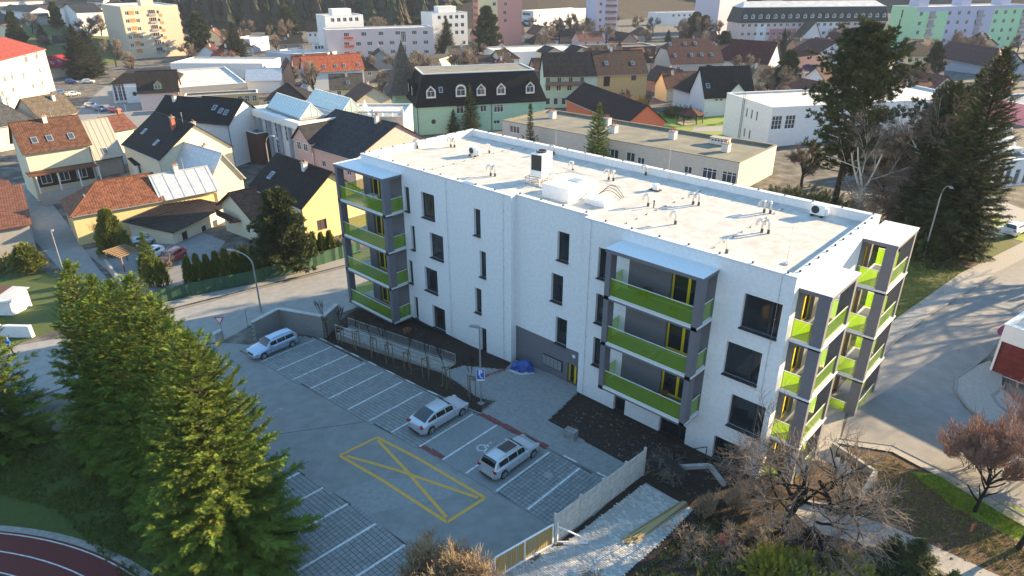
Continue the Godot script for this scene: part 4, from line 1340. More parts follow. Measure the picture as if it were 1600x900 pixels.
func bld(nm: String, label: String, cat: String, grp: String, u: float, v: float, yaw: float, L: float, W: float, h: float, rt: String, rh: float, rf: float, wm: String, rm: String, rows: Array, opt: Dictionary) -> void:
	var ya := deg_to_rad(yaw)
	var ends := [T(u), T(u + L * cos(ya)), T(u - W * sin(ya)), T(u + L * cos(ya) - W * sin(ya))]
	var y0: float = ends.min() - 0.4
	if opt.has("hill"):
		y0 = minf(hill(u, v), hill(u + L * cos(ya), v + L * sin(ya))) - 1.0
	var H := h - y0
	feet.append([u, v, ya, L, W])
	var root := thing(nm, label, cat, Vector3(u, y0, -v), ya, grp)
	var wk: String = WALLS.get(wm, wm)
	var mbs := {}
	var fc := {"f": [Vector3.ZERO, Vector3.RIGHT, L], "r": [Vector3(L, 0, 0), Vector3.FORWARD, W], "b": [Vector3(L, 0, -W), Vector3.LEFT, L], "l": [Vector3(0, 0, -W), Vector3.BACK, W]}
	for k in fc:
		var q: Array = fc[k]
		var holes := []
		for row in rows:
			if row[0] != k:
				continue
			for i in row[3]:
				var s: float = row[1] if row[3] == 1 else lerpf(row[1], row[2], float(i) / (row[3] - 1))
				if k == "l":
					s = W - s
				var w := minf(row[5], q[2] - 0.5)
				var yc: float = row[4] - y0
				if s < -w or s > q[2] + w:
					continue
				s = clampf(s, w / 2 + 0.15, q[2] - w / 2 - 0.15)
				var hh: float = row[6]
				if yc + hh / 2 > H - 0.15:
					yc = H - 0.15 - hh / 2
				if row[7] in [3, 7] and yc - hh / 2 < 1.2:
					yc = 0.42 + hh / 2
				yc = maxf(yc, 0.42 + hh / 2)
				var hole := [s - w / 2, yc - hh / 2, s + w / 2, yc + hh / 2]
				if holes.any(func(z): return z[0] < hole[2] + 0.1 and z[2] > hole[0] - 0.1 and z[1] < hole[3] + 0.1 and z[3] > hole[1] - 0.1):
					continue
				holes.append(hole)
				window(root, q[0] + q[1] * s + Vector3.UP * yc, q[1], w, hh, STYLES[row[7]], 0.12)
		var fields := []
		for f in opt.get("fields", []):
			if f[0] == k:
				fields.append([f[1], f[2] - y0, f[3], f[4] - y0, f[5]])
		wall(mbs, wk, q[0], q[1], q[2], 0.0, H - (0.0 if rt != "flat" else 0.05), holes, 0.16, fields)
	var ov: float = opt.get("ov", 0.4)
	var roof := MB.new()
	match rt:
		"gx", "half":
			gable(roof, mbs[wk], L, W, H, rh, clampf(rf, 0.25, 0.75), ov, Transform3D(), rt == "half", 0.0, 0.0)
		"gz":
			gable(roof, mbs[wk], W, L, H, rh, 1.0 - clampf(rf, 0.25, 0.75), ov, Transform3D(Basis(Vector3.FORWARD, Vector3.UP, Vector3.RIGHT), Vector3(L, 0, 0)), false, 0.0, 0.0)
		"hip":
			var i := minf(W * 0.5, L * 0.48)
			gable(roof, mbs[wk], L, W, H, rh, 0.5, ov, Transform3D(), false, i, 0.0 if opt.has("left_hip") else i, opt.get("top", 1.0))
		"pyr":
			gable(roof, mbs[wk], L, W, H, rh, 0.5, ov, Transform3D(), false, L * 0.48, L * 0.48)
		"mansard", "mansard2":
			var i := 2.2 if rt == "mansard" else 1.2
			var b := [Vector3(-ov, H, ov), Vector3(L + ov, H, ov), Vector3(L + ov, H, -W - ov), Vector3(-ov, H, -W - ov)]
			var t := [Vector3(i, H + rh, -i), Vector3(L - i, H + rh, -i), Vector3(L - i, H + rh, -W + i), Vector3(i, H + rh, -W + i)]
			for k in 4:
				roof.slab([b[k], b[(k + 1) % 4], t[(k + 1) % 4], t[k]], 0.15)
			var fl := MB.new()
			fl.slab(t, 0.25)
			obj("roof_deck", fl.mesh(), "felt" if rt == "mansard" else "pale_roof", root)
			var rim := MB.new()
			for k in 4:
				rim.bar(t[k] + Vector3(0, 0.1, 0), t[(k + 1) % 4] + Vector3(0, 0.1, 0), 0.3, 0.25)
			if rt == "mansard2":
				var cap := MB.new()
				var ra: Vector3 = (t[0] + t[3]) / 2 + Vector3(3.0, 2.6, 0)
				var rb2: Vector3 = (t[1] + t[2]) / 2 + Vector3(-3.0, 2.6, 0)
				cap.slab([t[0], t[1], rb2, ra], 0.1)
				cap.slab([t[2], t[3], ra, rb2], 0.1)
				cap.slab([t[3], t[0], ra], 0.1)
				cap.slab([t[1], t[2], rb2], 0.1)
				obj("upper_roof", cap.mesh(), "pale_roof", root)
			obj("roof_edge", rim.mesh(), "coping", root)
			roof.box(Vector3(L / 2, H - 0.13, -W / 2), Vector3(L + 2 * ov - 0.1, 0.2, W + 2 * ov - 0.1))
		"mono":
			var b := [Vector3(-ov, H, ov), Vector3(L + ov, H, ov), Vector3(L + ov, H + rh, -W - ov), Vector3(-ov, H + rh, -W - ov)]
			roof.slab(b, 0.12)
			mbs[wk].quad(Vector3(0, H - 0.1, -W), Vector3(0, H - 0.1, 0), Vector3(0, H - 0.1, 0), Vector3(0, H + rh - 0.14, -W))
			mbs[wk].quad(Vector3(L, H - 0.1, 0), Vector3(L, H - 0.1, -W), Vector3(L, H + rh - 0.14, -W), Vector3(L, H - 0.1, 0))
			mbs[wk].quad(Vector3(0, H - 0.1, -W), Vector3(L, H - 0.1, -W), Vector3(L, H + rh - 0.14, -W), Vector3(0, H + rh - 0.14, -W))
		"flat":
			var pt := 0.3
			roof.quad(Vector3(pt, H - 0.4, -pt), Vector3(L - pt, H - 0.4, -pt), Vector3(L - pt, H - 0.4, -W + pt), Vector3(pt, H - 0.4, -W + pt))
			for q in [[Vector3(pt, 0, -pt), Vector3(L - pt, 0, -pt)], [Vector3(L - pt, 0, -pt), Vector3(L - pt, 0, -W + pt)], [Vector3(L - pt, 0, -W + pt), Vector3(pt, 0, -W + pt)], [Vector3(pt, 0, -W + pt), Vector3(pt, 0, -pt)]]:
				var up := Vector3.UP * (H - 0.4)
				roof.quad(q[1] + up, q[0] + up, q[0] + Vector3.UP * (H - 0.02), q[1] + Vector3.UP * (H - 0.02))
			var rim := MB.new()
			for q in [[-0.05, -0.15, L + 0.05, -0.15], [-0.05, -W + 0.15, L + 0.05, -W + 0.15]]:
				rim.box(Vector3(L / 2, H + 0.01, q[1]), Vector3(L + 0.12, 0.1, 0.42))
			for x in [0.15, L - 0.15]:
				rim.box(Vector3(x, H + 0.008, -W / 2), Vector3(0.42, 0.098, W - 0.72))
			obj("coping", rim.mesh(), "felt" if rm == "felt" else "coping", root)
	obj("roof", roof.mesh(), rm, root)
	var first := true
	for k in mbs:
		obj("wall" if k == wk else "wall_panel", mbs[k].mesh(), k.get_slice("#", 0), root)
	# on the roof
	var at_front := func(s: float, f: float) -> Vector3:  # a point of the front slope, f of the way from eave to ridge
		return Vector3(L * s, H + rh * f, -W * clampf(rf, 0.25, 0.75) * f)
	for q in opt.get("sky", []):
		var p: Vector3 = at_front.call(q[0], q[1])
		var n := Vector3(0, W * clampf(rf, 0.25, 0.75), rh).normalized()
		skylight(root, p, Vector3.RIGHT, n)
	for q in opt.get("skyl", []):
		var n := Vector3(-rh, L * clampf(rf, 0.25, 0.75), 0).normalized()
		skylight(root, Vector3(L * clampf(rf, 0.25, 0.75) * q[1], H + rh * q[1], -W * q[0]), Vector3.BACK, n)
	for q in opt.get("chim", []):
		var p := Vector3(L * q[0], 0, -W * q[1])
		var yy := H + rh * (1.0 - absf(q[1] - 0.5) * 2.0 if rt != "gz" else 1.0 - absf(q[0] - 0.5) * 2.0)
		var ch := obj("chimney", boxmesh(p + Vector3(0, yy + q[2] * 0.5 - 0.5, 0), Vector3(0.65, q[2] + 1.0, 0.65)), "brick_red" if q[2] > 1.2 else "chimney_white", root)
		obj("cap", boxmesh(p + Vector3(0, yy + q[2] + 0.06, 0), Vector3(0.85, 0.12, 0.85)), "concrete", ch)
		for i in 2:
			obj("flue", lathe([[0.1, 0.0], [0.1, 0.35], [0.0, 0.36]], 8), "clay_pot", ch).position = p + Vector3(-0.15 + 0.3 * i, yy + q[2] + 0.12, 0)
	if opt.has("seam"):
		var n := int(L / opt.seam)
		var zr := -W * clampf(rf, 0.25, 0.75) if rt != "mono" else -W
		for i in n + 1:
			var mb := MB.new()
			mb.bar(Vector3(L * i / n, H + 0.03 - ov * rh / maxf(-zr, 1), ov), Vector3(L * i / n, H + rh + 0.03, zr), 0.05, 0.06)
			obj("seam", mb.mesh(), rm, root)
	if opt.has("felt"):
		for q in [[0.1, 0.65, 1.0], [0.44, 0.45, 1.0], [0.35, 0.75, 1.0], [0.66, 0.62, 1.1], [0.89, 0.45, 1.1]]:
			var c := obj("chimney", boxmesh(Vector3(L * q[0], H + 0.2, -W * q[1]), Vector3(1.1, 1.3, 1.1)), "chimney_white", root)
			obj("cap", boxmesh(Vector3(L * q[0], H + 0.9, -W * q[1]), Vector3(1.3, 0.12, 1.3)), "concrete", c)
			for i in 3:
				obj("flue", lathe([[0.08, 0.0], [0.08, 0.6], [0.0, 0.62]], 8), "brick_red", c).position = Vector3(L * q[0] - 0.3 + 0.3 * i, H + 0.95, -W * q[1])
		var vb := obj("vent_block", boxmesh(Vector3(L * 0.83, H + 0.15, -W * 0.72), Vector3(3.0, 1.0, 1.3)), "chimney_white", root)
		obj("cap", boxmesh(Vector3(L * 0.83, H + 0.7, -W * 0.72), Vector3(3.3, 0.12, 1.6)), "concrete", vb)
		for i in 5:
			obj("vent_opening", boxmesh(Vector3(L * 0.83 - 1.1 + i * 0.55, H + 0.35, -W * 0.72 + 0.66), Vector3(0.3, 0.25, 0.02)), "grille", vb)
	if rt in ["gx", "hip"] and not opt.has("top"):
		var gt := MB.new()
		var drop := ov * rh / maxf(W * clampf(rf, 0.25, 0.75), 1.0)
		gt.bar(Vector3(0, H - drop - 0.07, ov + 0.07), Vector3(L, H - drop - 0.07, ov + 0.07), 0.13, 0.1)
		gt.bar(Vector3(L - 0.15, H - drop - 0.1, ov + 0.05), Vector3(L - 0.15, H - 0.7, 0.08), 0.08, 0.08)
		gt.bar(Vector3(L - 0.15, H - 0.7, 0.08), Vector3(L - 0.15, 0.1, 0.08), 0.09, 0.09)
		obj("gutter", gt.mesh(), "galvanised" if L > 10 else "metal_dark", root)
		if opt.has("chim"):
			var an := MB.new()
			var ap := Vector3(L * opt.chim[0][0] + 1.2, H + rh * 0.9, -W * 0.5)
			an.tube([ap, ap + Vector3(0, 2.1, 0)], [0.025, 0.02], 4)
			for i in 4:
				an.bar(ap + Vector3(-0.35 + 0.04 * i, 1.5 + 0.18 * i, -0.2), ap + Vector3(0.35 - 0.04 * i, 1.5 + 0.18 * i, 0.2), 0.025, 0.025)
			obj("aerial", an.mesh(), "galvanised", root)
	specials(root, nm, L, W, H, rh, rf, opt)


func skylight(root: Node, p: Vector3, ex: Vector3, n: Vector3) -> void:
	var b := Basis(ex, n, ex.cross(n))
	var o := obj("skylight", mcache.get("sky_f", boxmesh(Vector3(0, 0.06, 0), Vector3(0.9, 0.14, 1.3))), "galvanised", root)
	o.transform = Transform3D(b, p)
	obj("pane", mcache.get("sky_g", boxmesh(Vector3(0, 0.13, 0), Vector3(0.72, 0.02, 1.1))), "glass_far", o)


func gable(roof: MB, wl: MB, L: float, W: float, H: float, rh: float, rf: float, ov: float, xf: Transform3D, half: bool, i0: float, i1: float, top := 1.0) -> void:
	var zr := -W * rf
	var df := ov * rh / (W * rf)
	var db := ov * rh / (W * (1.0 - rf))
	var o0 := ov
	var o1 := ov
	var f := func(a: Array) -> Array: return a.map(func(p): return xf * p)
	var e := [Vector3(-o0, H - df, ov), Vector3(L + o1, H - df, ov), Vector3(L + o1, H - db, -W - ov), Vector3(-o0, H - db, -W - ov)]
	if half:
		var i := W * 0.2
		var m := 0.55
		var mf0 := Vector3(-o0, H + rh * m, zr * m)
		var mf1 := Vector3(L + o1, H + rh * m, zr * m)
		var mb0 := Vector3(-o0, H + rh * m, -W + (W + zr) * m)
		var mb1 := Vector3(L + o1, H + rh * m, -W + (W + zr) * m)
		var r0 := Vector3(i, H + rh, zr)
		var r1 := Vector3(L - i, H + rh, zr)
		roof.slab(f.call([e[0], e[1], mf1, r1, r0, mf0]), 0.14)
		roof.slab(f.call([e[2], e[3], mb0, r0, r1, mb1]), 0.14)
		roof.slab(f.call([mb0, mf0, r0]), 0.14)
		roof.slab(f.call([mf1, mb1, r1]), 0.14)
		for x in [0.0, L]:
			var q: Array = f.call([Vector3(x, H, 0), Vector3(x, H + rh * m - 0.1, zr * m), Vector3(x, H + rh * m - 0.1, -W + (W + zr) * m), Vector3(x, H, -W)])
			wl.quad(q[0], q[1], q[2], q[3])
		return
	var r0 := Vector3(-o0 if i0 == 0.0 else i0, H + rh, zr)
	var r1 := Vector3(L + o1 if i1 == 0.0 else L - i1, H + rh, zr)
	if top < 1.0:  # a hip cut off flat
		var t := [e[0].lerp(r0, top), e[1].lerp(r1, top), e[2].lerp(r1, top), e[3].lerp(r0, top)]
		for k in 4:
			roof.slab(f.call([e[k], e[(k + 1) % 4], t[(k + 1) % 4], t[k]]), 0.14)
		roof.slab(f.call(t), 0.1)
		return
	roof.slab(f.call([e[0], e[1], r1, r0]), 0.14)
	roof.slab(f.call([e[2], e[3], r0, r1]), 0.14)
	roof.bar(xf * r0, xf * r1, 0.25, 0.1)
	for k in 2:
		var ins: float = [i0, i1][k]
		var x: float = [0.0, L][k]
		if ins > 0.0:
			roof.slab(f.call([e[3], e[0], r0] if k == 0 else [e[1], e[2], r1]), 0.14)
			roof.bar(xf * (e[0] if k == 0 else e[1]), xf * (r0 if k == 0 else r1), 0.2, 0.1)
		else:
			var q: Array = f.call([Vector3(x, H, 0), Vector3(x, H, -W), Vector3(x, H + rh - 0.16, zr)])
			wl.tri(q[0], q[1], q[2])


func dormer(root: Node, at: Vector3, w: float, h: float, d: float, wallm: String, roofm: String, round_top: bool, turn := 0.0) -> void:  # front foot at 'at', facing +z
	var mb := MB.new()
	var pts := [Vector3(-w / 2, 0, 0), Vector3(w / 2, 0, 0), Vector3(w / 2, h * 0.6, 0)]
	if round_top:
		for i in 7:
			var a := PI * (i + 0.5) / 7.0
			pts.append(Vector3(w / 2 * cos(a), h * 0.6 + h * 0.4 * sin(a), 0))
	else:
		pts.append(Vector3(0, h, 0))
	pts.append(Vector3(-w / 2, h * 0.6, 0))
	var n := pts.size()
	var c := Vector3(0, h * 0.45, 0)
	var back := Vector3(0, 0, -d)
	for i in n:
		var a: Vector3 = pts[i]
		var b: Vector3 = pts[(i + 1) % n]
		mb.quad(a, b, (b - c) * 0.72 + c, (a - c) * 0.72 + c)
		mb.quad((a - c) * 0.72 + c, (b - c) * 0.72 + c, (b - c) * 0.72 + c + Vector3(0, 0, -0.08), (a - c) * 0.72 + c + Vector3(0, 0, -0.08))
	var o := obj("dormer", mb.mesh(), wallm, root)
	o.position = at
	o.rotation.y = turn
	var g := MB.new()
	for i in n:
		g.tri((pts[i] - c) * 0.72 + c + Vector3(0, 0, -0.07), (pts[(i + 1) % n] - c) * 0.72 + c + Vector3(0, 0, -0.07), c + Vector3(0, 0, -0.07))
	obj("pane", g.mesh(), "glass_far", o)
	var bars := MB.new()
	bars.box(Vector3(0, h * 0.3, -0.04), Vector3(0.08, h * 0.5, 0.05))
	bars.box(Vector3(0, h * 0.55, -0.038), Vector3(w * 0.72, 0.09, 0.05))
	obj("glazing_bar", bars.mesh(), wallm, o)
	var rf := MB.new()
	for i in range(1, n):
		var a: Vector3 = pts[i]
		var b: Vector3 = pts[(i + 1) % n]
		var out := ((a + b) / 2 - c).normalized() * 0.05
		rf.slab([a + out + Vector3(0, 0, 0.15), a + out + back, b + out + back, b + out + Vector3(0, 0, 0.15)], 0.06)
	obj("dormer_roof", rf.mesh(), roofm, o)


func specials(root: Node, nm: String, L: float, W: float, H: float, rh: float, rf: float, opt: Dictionary) -> void:
	if opt.has("tower"):  # orange panels between the windows, a loggia strip with railings
		for i in 6:
			var y := H - 2.45 - i * 3.05
			obj("facade_panel", boxmesh(Vector3(L * 0.165, y, 0.03), Vector3(2.2, 1.5, 0.06)), "orange_panel", root)
			obj("facade_panel", boxmesh(Vector3(L * 0.665, y - 1.4, 0.03), Vector3(1.3, 1.2, 0.06)), "orange_panel", root)
			var lg := obj("loggia", boxmesh(Vector3(L * 0.52, y - 0.3, 0.02), Vector3(2.6, 2.3, 0.06)), "grille", root)
			for k in 4:
				obj("post", boxmesh(Vector3(L * 0.52 - 1.2 + 0.8 * k, y - 0.3, 0.12), Vector3(0.1, 2.3, 0.12)), "tan", lg)
			obj("railing", boxmesh(Vector3(L * 0.52, y - 1.0, 0.35), Vector3(2.8, 0.9, 0.08)), "loggia_grey", lg)
			obj("string_course", boxmesh(Vector3(L * 0.2, y + 1.15, 0.02), Vector3(L * 0.38, 0.25, 0.05)), "cream", root)
			for k in 3:
				obj("side_balcony", boxmesh(Vector3(L + 0.45, y - 0.9, -3.0 - k * 8.0), Vector3(0.9, 1.0, 3.0)), "salmon", root)
				obj("side_window", boxmesh(Vector3(L + 0.02, y + 0.1, -6.5 - k * 8.0), Vector3(0.06, 1.5, 1.4)), "glass_far", root)
		obj("lift_house", boxmesh(Vector3(L * 0.55, H + 1.0, -W * 0.3), Vector3(5, 2.4, 5)), "tan", root)
	if opt.has("porthole"):
		var o := obj("oval_wall", boxmesh(Vector3(L * 0.33, H * 0.42, 0.5), Vector3(4.6, H * 0.8, 1.0)), "white", root)
		var pz := obj("porthole", lathe([[0.0, 0.0], [0.55, 0.0], [0.6, 0.05], [0.0, 0.06]], 18), "grille", o)
		pz.transform = Transform3D(Basis(Vector3.RIGHT, Vector3.BACK, Vector3.DOWN), Vector3(L * 0.33, H * 0.48, 1.01))
		for i in 3:
			obj("post", boxmesh(Vector3(0.3 + i * 1.1, H * 0.42, 0.3), Vector3(0.25, H * 0.84, 0.25)), "white", root)
	for q in opt.get("dormer", []):
		dormer(root, Vector3(L * q[0], H + 0.3, -0.4), 2.0, 2.3, 3.0, "mint", "dark_tile", false)
	if opt.has("hall"):
		for i in 6:
			obj("column", boxmesh(Vector3(0.4 + i * (L - 0.8) / 5.0, (H - 1.2) / 2, 0.45), Vector3(0.5, H - 1.2, 0.5)), "column_blue", root)
		obj("fascia", boxmesh(Vector3(L / 2 - 1, H - 0.55, 0.45), Vector3(L + 3, 1.3, 0.9)), "white", root)
		for k in 2:
			glass_gable(root, Transform3D(Basis(Vector3.UP, -0.06), Vector3(2.5 + 1.0 * k, H - 0.3, -2.6 - 8.2 * k)), L * 0.72, 5.0, 2.9)
	if nm == "hall_extension":
		var fr := MB.new()
		for q in [[0.0, 3.2], [L, 3.2], [L * 0.5, 3.2]]:
			fr.box(Vector3(q[0], H + 0.2 - (H - 1) / 2, 0.2), Vector3(0.35, H + 1.6, 0.35))
		fr.box(Vector3(L / 2, H + 1.0, 0.2), Vector3(L, 0.3, 0.3))
		obj("glazed_frame", fr.mesh(), "pvc_white", root)
		for i in 6:
			obj("glass_panel", boxmesh(Vector3(L * (i + 0.5) / 6, H + 0.45, 0.2), Vector3(L / 6 - 0.25, 0.85, 0.05)), "glass_clear", root)
		var cone := obj("roof_light", lathe([[1.0, 0.0], [0.95, 0.3], [0.12, 2.8], [0.0, 2.9]], 8), "pvc_white", root)
		cone.position = Vector3(L * 0.3, H - 0.3, -4)
	if opt.has("cross"):  # a gabled wing that stands out of the front slope
		var w: float = opt.cross[1]
		var s: float = L * opt.cross[0]
		var g := MB.new()
		var wl := MB.new()
		var d := W * 0.45
		gable(g, wl, d, w, H + 0.9, 2.4, 0.5, 0.4, Transform3D(Basis(Vector3.FORWARD, Vector3.UP, Vector3.RIGHT), Vector3(s + w / 2, 0, 0.5)), false, 0.0, 0.0)
		wall({"k": wl}, "k", Vector3(s - w / 2, 0, 0.5), Vector3.RIGHT, w, 0.0, H + 0.9, [], 0.1)
		wall({"k": wl}, "k", Vector3(s + w / 2, 0, 0.5), Vector3.FORWARD, d, 0.0, H + 0.9, [], 0.1)
		wall({"k": wl}, "k", Vector3(s - w / 2, 0, 0.5 - d), Vector3.BACK, d, 0.0, H + 0.9, [], 0.1)
		obj("gable_roof", g.mesh(), "slate_dark" if nm == "pink_house" else "dark_tile", root)
		obj("gable_wall", wl.mesh(), "pink" if nm == "pink_house" else "white", root)
		for i in 2:
			window(root, Vector3(s - w * 0.2 + i * w * 0.4, H - 0.5, 0.64), Vector3.RIGHT, 1.5, 1.5, "white", 0.12)
	if opt.has("mans"):
		var slope := Vector3(0, rh, -2.2 - 0.4).normalized()
		for q in [[0.11, 2.3, false], [0.335, 2.6, true], [0.49, 2.3, false], [0.645, 2.3, false], [0.875, 2.3, false]]:
			var y := rh * 0.26
			dormer(root, Vector3(L * q[0], H + y, 0.15), q[1], 2.9, 2.8, "pvc_white", "black_roof", q[2])
		skylight(root, Vector3(L * 0.19, H + rh * 0.5, -0.9), Vector3.RIGHT, Vector3(0, 2.6, rh).normalized())
		for k in 2:
			dormer(root, Vector3(-0.15, H + rh * 0.26, -W * (0.3 + 0.35 * k)), 2.2, 2.9, 2.8, "pvc_white", "black_roof", false, -PI / 2)
		# corner tower with its spire
		var tw := obj("corner_tower", boxmesh(Vector3(-0.5, H * 0.55, -W - 1.0), Vector3(5.4, H * 1.1, 5.4)), "mint", root)
		var sp := MB.new()
		for k in 4:
			var c := [Vector3(-1, 0, 1), Vector3(1, 0, 1), Vector3(1, 0, -1), Vector3(-1, 0, -1)]
			var a: Vector3 = c[k] * 5.0 + Vector3(-0.5, H * 1.1, -W - 1)
			var b: Vector3 = c[(k + 1) % 4] * 5.0 + Vector3(-0.5, H * 1.1, -W - 1)
			var a2: Vector3 = c[k] * 3.5 + Vector3(-0.5, H * 1.1 + 1.6, -W - 1)
			var b2: Vector3 = c[(k + 1) % 4] * 3.5 + Vector3(-0.5, H * 1.1 + 1.6, -W - 1)
			sp.slab([a, b, b2, a2], 0.1)
			sp.slab([a2, b2, Vector3(-0.5, H * 1.1 + 12.5, -W - 1)], 0.1)
		obj("spire", sp.mesh(), "slate_brown", tw)
		obj("round_window", lathe([[0.0, 0.0], [0.5, 0.0], [0.55, 0.04], [0.0, 0.05]], 16), "grille", root).transform = Transform3D(Basis(Vector3.RIGHT, Vector3.BACK, Vector3.DOWN), Vector3(L * 0.12, H * 0.48, 0.02))
		var dp := MB.new()
		for x in [0.1, L * 0.57]:
			dp.tube([Vector3(x, 0, 0.1), Vector3(x, H - 0.2, 0.1)], [0.08, 0.08], 6)
		obj("downpipe", dp.mesh(), "metal_dark", root)
	if opt.has("mrow"):
		for i in 20:
			dormer(root, Vector3(L * (i + 0.6) / 20.2, H + rh * 0.25, 0.25), 2.0, 2.2, 1.6, "pvc_white", "dark_green", false)
		for i in 5:
			obj("gutter_pipe", boxmesh(Vector3(L * (0.14 + 0.18 * i), H / 2, 0.06), Vector3(0.14, H, 0.1)), "white", root)
	if opt.has("balcs"):
		for i in 3:
			var b := obj("balcony", boxmesh(Vector3(L * 0.19, H - 3.2 - 3.2 * i, 0.6), Vector3(3.6, 0.9, 1.2)), "coral", root)
	if opt.has("box"):
		obj("roof_box", boxmesh(Vector3(L * 0.5, H + 1.2, -W * 0.4), Vector3(L * 0.5, 2.6, W * 0.4)), "white", root)
	if opt.has("lbalc") or opt.has("fbalc"):
		for i in 9:
			var y := H - 2.0 - i * 3.0
			if opt.has("lbalc"):
				obj("balcony", boxmesh(Vector3(-0.6, y, -W * 0.45), Vector3(1.2, 1.0, W * 0.6)), "balcony_brown", root)
			else:
				obj("balcony", boxmesh(Vector3(L * 0.68, y, 0.6), Vector3(L * 0.5, 1.1, 1.2)), "balcony_brown", root)
				obj("balcony_window", boxmesh(Vector3(L * 0.68, y + 1.25, 0.03), Vector3(L * 0.46, 1.3, 0.06)), "lavender_pink", root)
	if opt.has("lbal"):
		obj("balcony", boxmesh(Vector3(L * 0.37, H - 2.6, 0.7), Vector3(L * 0.72, 0.18, 1.4)), "wood_brown", root)
		for i in 22:
			obj("board", boxmesh(Vector3(L * (0.01 + 0.0335 * (i + 0.5)), H - 2.05, 1.38), Vector3(L * 0.031, 1.0, 0.05)), "balcony_brown", root)
		var g := MB.new()
		var wl := MB.new()
		gable(g, wl, L * 0.66, 3.0, H + 0.1, 2.2, 0.5, 0.2, Transform3D(Basis.IDENTITY, Vector3(L * 0.06, 0, 1.2)), false, 0.0, 0.0)
		obj("porch_roof", g.mesh(), "brown_tile2", root)
	if opt.has("loggia"):
		for q in [[0.135], [0.545], [0.95]]:
			for i in 5:
				var lg := obj("loggia", boxmesh(Vector3(L * q[0], H - 3.0 - i * 3.4, 0.04), Vector3(3.0, 2.6, 0.1)), "loggia_grey", root)
				obj("railing", boxmesh(Vector3(L * q[0], H - 3.9 - i * 3.4, 0.5), Vector3(3.2, 1.0, 0.9)), "loggia_grey", lg)
		for x in [0.09, 0.45, 0.8]:
			obj("lift_house", boxmesh(Vector3(L * x, H + 1.4, -W * 0.4), Vector3(5, 3.2, 5)), "lavender_grey", root)
	if opt.has("ladder"):
		var ld := MB.new()
		for s in [-0.3, 0.3]:
			ld.bar(Vector3(L * 0.42 + s, 0.6, 0.2), Vector3(L * 0.42 + s, H + 1.2, 0.2), 0.06, 0.06)
		for i in 22:
			ld.bar(Vector3(L * 0.42 - 0.3, 0.8 + i * 0.4, 0.2), Vector3(L * 0.42 + 0.3, 0.8 + i * 0.4, 0.2), 0.04, 0.04)
		obj("ladder", ld.mesh(), "metal_dark", root)
	if opt.has("balc"):
		var y := H - 1.6
		obj("balcony", boxmesh(Vector3(L * 0.3, y, 0.6), Vector3(L * 0.55, 0.15, 1.2)), "wood_brown", root)
		for i in 14:
			obj("board", boxmesh(Vector3(L * (0.04 + 0.039 * i), y + 0.5, 1.17), Vector3(L * 0.035, 0.95, 0.04)), "wood_dark", root)
	if opt.has("steps"):
		for i in 3:
			obj("terrace", boxmesh(Vector3(L * 0.55 + i * 1.5, H + 0.4 + i * 0.7, -W * (0.45 + 0.17 * i)), Vector3(L * 0.9, 0.9 + 0.5 * i, W * 0.5)), "white", root)
			obj("terrace_roof", boxmesh(Vector3(L * 0.55 + i * 1.5, H + 0.86 + i * 0.95, -W * (0.45 + 0.17 * i)), Vector3(L * 0.9 - 0.4, 0.06, W * 0.5 - 0.4)), "pale_roof", root)
	if opt.has("terrace"):
		var o := obj("terrace_roof", boxmesh(Vector3(L * 0.45, H * 0.62, 1.6), Vector3(L * 1.05, 0.15, 3.4)), "orange_tile", root)
		for i in 4:
			obj("post", boxmesh(Vector3(L * (0.02 + 0.32 * i), H * 0.31, 3.1), Vector3(0.18, H * 0.62, 0.18)), "white", root)
		obj("terrace_back", boxmesh(Vector3(L * 0.5, H * 0.45, 0.06), Vector3(L * 0.9, 2.6, 0.1)), "wood_dark", root)
		for i in 3:
			window(root, Vector3(L * (0.2 + 0.28 * i), H * 0.45, 0.26), Vector3.RIGHT, 1.6, 1.6, "white", 0.12)
		obj("terrace_wall", boxmesh(Vector3(L * 0.5, H * 0.14, 3.2), Vector3(L, H * 0.28, 0.25)), "grey_wall", root)


func glass_gable(root: Node, xf: Transform3D, l: float, w: float, h: float) -> void:
	var fr := MB.new()
	var o := obj("glass_gable", fr.mesh() if false else boxmesh(Vector3(l / 2, 0.15, -w / 2), Vector3(l + 0.4, 0.3, w + 0.4)), "grey_wall", root)
	o.transform = xf
	var n := 14
	for i in n:
		for s in [0, 1]:
			var x0 := l * i / n + 0.06
			var x1 := l * (i + 1) / n - 0.06
			var z := 0.0 if s == 0 else -w
			var a := [Vector3(x0, 0.35, z), Vector3(x1, 0.35, z), Vector3(x1, h, -w / 2), Vector3(x0, h, -w / 2)]
			var mb := MB.new()
			mb.slab(a if s == 0 else [a[1], a[0], a[3], a[2]], 0.04)
			obj("glass_panel", mb.mesh(), "glass_roof", o)
	for i in n + 1:
		for z in [0.0, -w]:
			fr.bar(Vector3(l * i / n, 0.3, z), Vector3(l * i / n, h, -w / 2), 0.09, 0.1)
	fr.bar(Vector3(0, h + 0.03, -w / 2), Vector3(l, h + 0.03, -w / 2), 0.15, 0.12)
	for z in [0.0, -w]:
		fr.bar(Vector3(0, 1.6, z * 0.5 - w * 0.25 + (0.0 if z < 0 else 0.0)), Vector3(l, 1.6, z * 0.5 - w * 0.25), 0.07, 0.07)
	for x in [0.0, l]:
		fr.bar(Vector3(x, 0.35, -w / 2), Vector3(x, h, -w / 2), 0.08, 0.08)
		for k in [0.25, 0.75]:
			fr.bar(Vector3(x, 0.35, -w * k), Vector3(x, 0.35 + (h - 0.35) * 0.5, -w * k), 0.07, 0.07)
		var g := MB.new()
		g.tri(Vector3(x, 0.35, 0), Vector3(x, 0.35, -w), Vector3(x, h, -w / 2))
		obj("glass_panel", g.mesh(), "glass_roof", o)
	obj("glazing_bar", fr.mesh(), "pvc_white", o)


